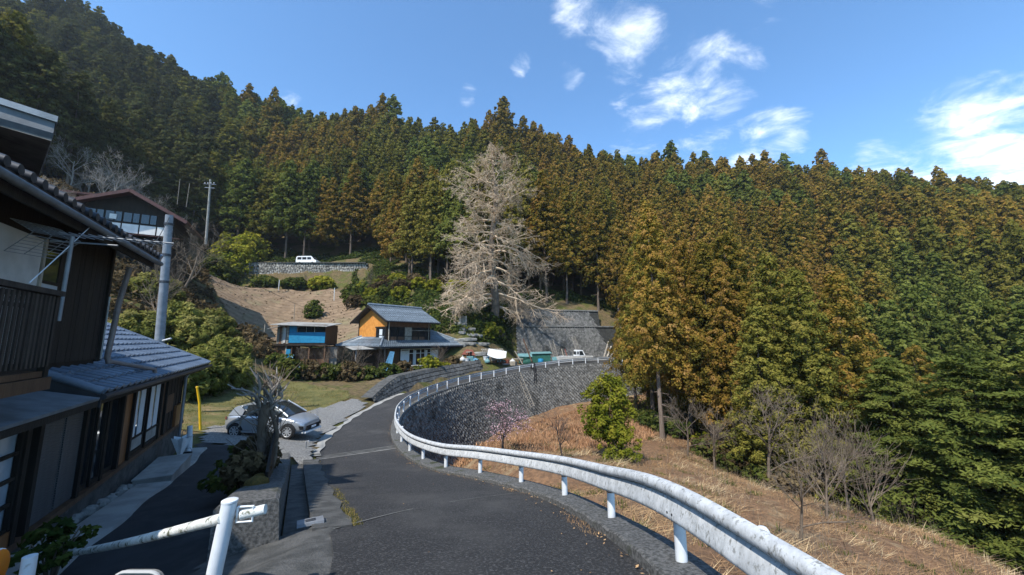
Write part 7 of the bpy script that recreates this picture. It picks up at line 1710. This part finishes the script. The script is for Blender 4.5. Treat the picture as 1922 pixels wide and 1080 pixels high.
def scrub(name, label, n, poly, fn, m, seed, leaf=.22, h_=.9):
    rg = np.random.default_rng(seed); xs = [p[0] for p in poly]; ys = [p[1] for p in poly]
    q = np.c_[rg.uniform(min(xs), max(xs), n * 4), rg.uniform(min(ys), max(ys), n * 4)]; q = q[inpoly(q[:, 0], q[:, 1], poly)]
    nz_ = np.sin(q[:, 0] * .9 + 2 * np.sin(q[:, 1] * .5)) * np.sin(q[:, 1] * .8 + seed); q = q[nz_ > -.35][:n]
    Z = fn(q[:, 0], q[:, 1]); C = np.c_[q, Z + rg.random(len(q)) ** 1.5 * h_ * (.5 + .5 * np.sin(q[:, 0] * 1.3) * np.sin(q[:, 1] * 1.1) + .3)]
    V, F, tt = leaf_cards(C, np.tile([0, -.4, 1.], (len(C), 1)), leaf * (.6 + .8 * rg.random(len(C))), np.clip(rg.normal(.45, .22, len(C)), 0, 1), .8, 1.9, seed)
    o = link(name, np_mesh(name, V, F, tt, (m,)), None, None, 'stuff'); tag(o, label, 'undergrowth')
scrub('undergrowth', 'low green and brown scrub on the banks around the field and below the ginkgo', 60000, [(-34, 78), (-30, 70), (-25, 61), (-19.5, 53), (-16, 50), (-4, 50), (0, 56), (0, 63), (8, 66), (20, 66), (16, 70), (-10, 72), (-26, 84), (-34, 84)], fU, L_BUSH_G, 1)
scrub('undergrowth', 'brown scrub on the shaded slope around the white house', 60000, [(-28, 24), (-24, 34), (-26, 44), (-38, 49), (-47, 57), (-58, 70), (-62, 78), (-80, 70), (-75, 45), (-85, 30), (-60, 14), (-40, 10), (-26, 14)], fU, L_BUSH_B, 2, .28, 1.3)
scrub('undergrowth', 'green scrub along the edge of the wood above the stone wall', 22000, [(-72, 82), (-60, 83), (-28, 84), (-26, 92), (-70, 94)], fU, L_BUSH_G, 3, .26)
blades('straw_tufts', 'long pale straw tussocks lying downhill on the dry slope', 'grass', 7000, SLOPE, lambda X, Y: fV(X, Y), .25, .65, .006, mat('pale_straw', (.50, .38, .22), (.34, .24, .13), .8, .95, attr=.35), 11, .9, (1.2, -.5), dens=lambda X, Y: clump(X, Y, .8, .45))
blades('slope_weeds', 'green weed clumps scattered over the dry slope', 'weeds', 14000, SLOPE, lambda X, Y: fV(X, Y), .10, .32, .010, L_BUSH_G, 12, 1.2, dens=lambda X, Y: clump(X, Y, 1.3, .62))
blades('dead_stalks', 'thin brown dead stalks standing over the dry slope', 'stalks', 5000, SLOPE, lambda X, Y: fV(X, Y), .4, 1.1, .0035, M_TWIG, 13, .5)
scrub('field_stubble', 'sparse weeds and stubble over the tilled field', 700, FIELD, lambda X, Y: fU(X, Y) + .2, L_BUSH_B, 7, .16, .25)
# loose things lying about the working garden: boards, pipes, sacks
rd = random.Random(77)
def litter(name, lab, cat, px, py, t, mk):
    q = at_ground(px, py, t); e = empty(name, q + Vector((0, 0, .05)), rd.uniform(0, 6), lab, cat); mk(e); return e
spots = [(858, 688, 44), (868, 684, 45), (880, 682, 46), (893, 686, 45.5), (902, 680, 47), (915, 686, 46.2), (928, 688, 46.4), (940, 684, 47.5), (952, 686, 47.6), (962, 683, 48.5), (972, 684, 48.8), (845, 696, 42.2), (730, 712, 36.6), (748, 706, 38), (768, 708, 37.8), (670, 716, 35.5), (605, 705, 39), (625, 704, 39.2), (575, 703, 39.5)]
where = ['beside the red awning', 'under the red awning', 'right of the red awning', 'behind the garden wall end', 'left of the white cloth', 'below the white cloth', 'in front of the woodpile', 'right of the white cloth', 'at the right end of the woodpile', 'left of the green tarpaulin', 'below the leaning pale board', 'by the dry tan shrub', 'left of the cream tank', 'before the curtained windows', 'beside the cream tank', 'under the sheet awning', 'before the shed boards', 'right of the shed', 'before the blue shed sheet']
for i, ((px, py, t), wr) in enumerate(zip(spots, where)):
    k = i % 4
    if k == 0: litter('lumber', 'loose weathered boards ' + wr, 'boards', px, py, t, lambda e: [MB().box((-.9 + .1 * j, -.3 + .22 * j, .03 * j), (.9 - .15 * j, -.14 + .22 * j, .05 + .05 * j)).build('board', M_WOOD_P if j else M_PLASTER, e) for j in range(4)])
    elif k == 1:
        def mk(e):
            mb = MB(); mb.lathe([(0, 0), (.30, 0), (.38, .12), (.34, .3), (.18, .42), (.06, .5), (0, .5)], 10); mb.build('sack', M_CLOTH if i % 8 == 1 else M_TEAL, e, True); mb = MB(); mb.lathe([(.05, .5), (.1, .56), (.03, .6)], 8); mb.build('neck', M_CLOTH, e)
        litter('sack', 'bulging sack ' + wr, 'sack', px, py, t, mk)
    elif k == 2: litter('trestle', 'rough low trestle ' + wr, 'trestle', px, py, t, lambda e: [MB().box((-.7, -.25, .55), (.7, .25, .62)).build('top', M_WOOD_P, e)] + [MB().box((x_ - .04, y_ - .04, -.1), (x_ + .04, y_ + .04, .55)).build('leg', M_WOOD_M, e) for x_ in (-.6, .6) for y_ in (-.18, .18)])
    else:
        def mk(e):
            mb = cloth_mesh(1.4, .9, .14, i, 10, 7); mb.v = [(x, z * .7, .35 + y * 1.4 - abs(x) * .2) for x, y, z in mb.v]; mb.build('sheet', [M_TARP_B, M_TEAL, M_CLOTH][i % 3], e, True); mb = MB(); mb.lathe([(.45, -.05), (.5, .1), (.3, .25), (0, .3)], 10); mb.build('heap', M_RUST, e, True)
        litter('covered_heap', 'small sheeted heap ' + wr, 'debris', px, py, t, mk)
rgl = np.random.default_rng(90); pts_ = []
for p, n in zip(RL, RLN):
    if 2 < p.y < 24:
        for _ in range(4): o_ = rgl.exponential(.12) + .32; a_ = rgl.uniform(-.2, .2); pts_.append((p.x - n.x * o_ + n.y * a_, p.y - n.y * o_ - n.x * a_))
for _ in range(26):
    y_ = rgl.uniform(2.5, 20); xa = np.interp(y_, [q.y for q in LL], [q.x for q in LL]); xb = np.interp(y_, ry, [q.x for q in RL]); pts_.append((rgl.uniform(xa, xb - .4), y_))
C = np.array([(x, y, zr(y) + .035) for x, y in pts_]); V, F, tt = leaf_cards(C, np.tile([0, 0, 1.], (len(C), 1)), .022 * (.6 + .8 * rgl.random(len(C))), rgl.random(len(C)), .25, 1.7, 9)
o = link('fallen_leaves', np_mesh('fallen_leaves', V, F, tt, (M_STRAW,)), None, None, 'stuff'); tag(o, 'dry fallen leaves scattered on the asphalt along the kerb', 'leaves')
# ------------------------------------------------------------------ air: thin even haze round the whole place
mh = bpy.data.materials.new('haze'); mh.use_nodes = True; g = NT(mh.node_tree)
pv = g.n('ShaderNodeVolumePrincipled'); pv.inputs['Color'].default_value = (.82, .90, 1, 1); pv.inputs['Density'].default_value = .0002; pv.inputs['Anisotropy'].default_value = .2
og = g.n('ShaderNodeOutputMaterial'); g.l(pv.outputs[0], og.inputs['Volume'])
zs = [float(max(v.co.z for v in m.vertices)) for m in (g1, g2, v1, v2)]; zl = [float(min(v.co.z for v in m.vertices)) for m in (g1, g2, v1, v2)]
top_ = max(max(zs) + 4, max(T[2] + T[3] for T in trees) + 6); print('HAZE', max(zs), min(zl), top_)
mb = MB(); mb.box((-460, -60, min(zl) - 1), (360, 480, top_)); o = mb.build('haze', mh, None, False, 'stuff'); tag(o, 'thin pale haze filling the valley air', 'haze')
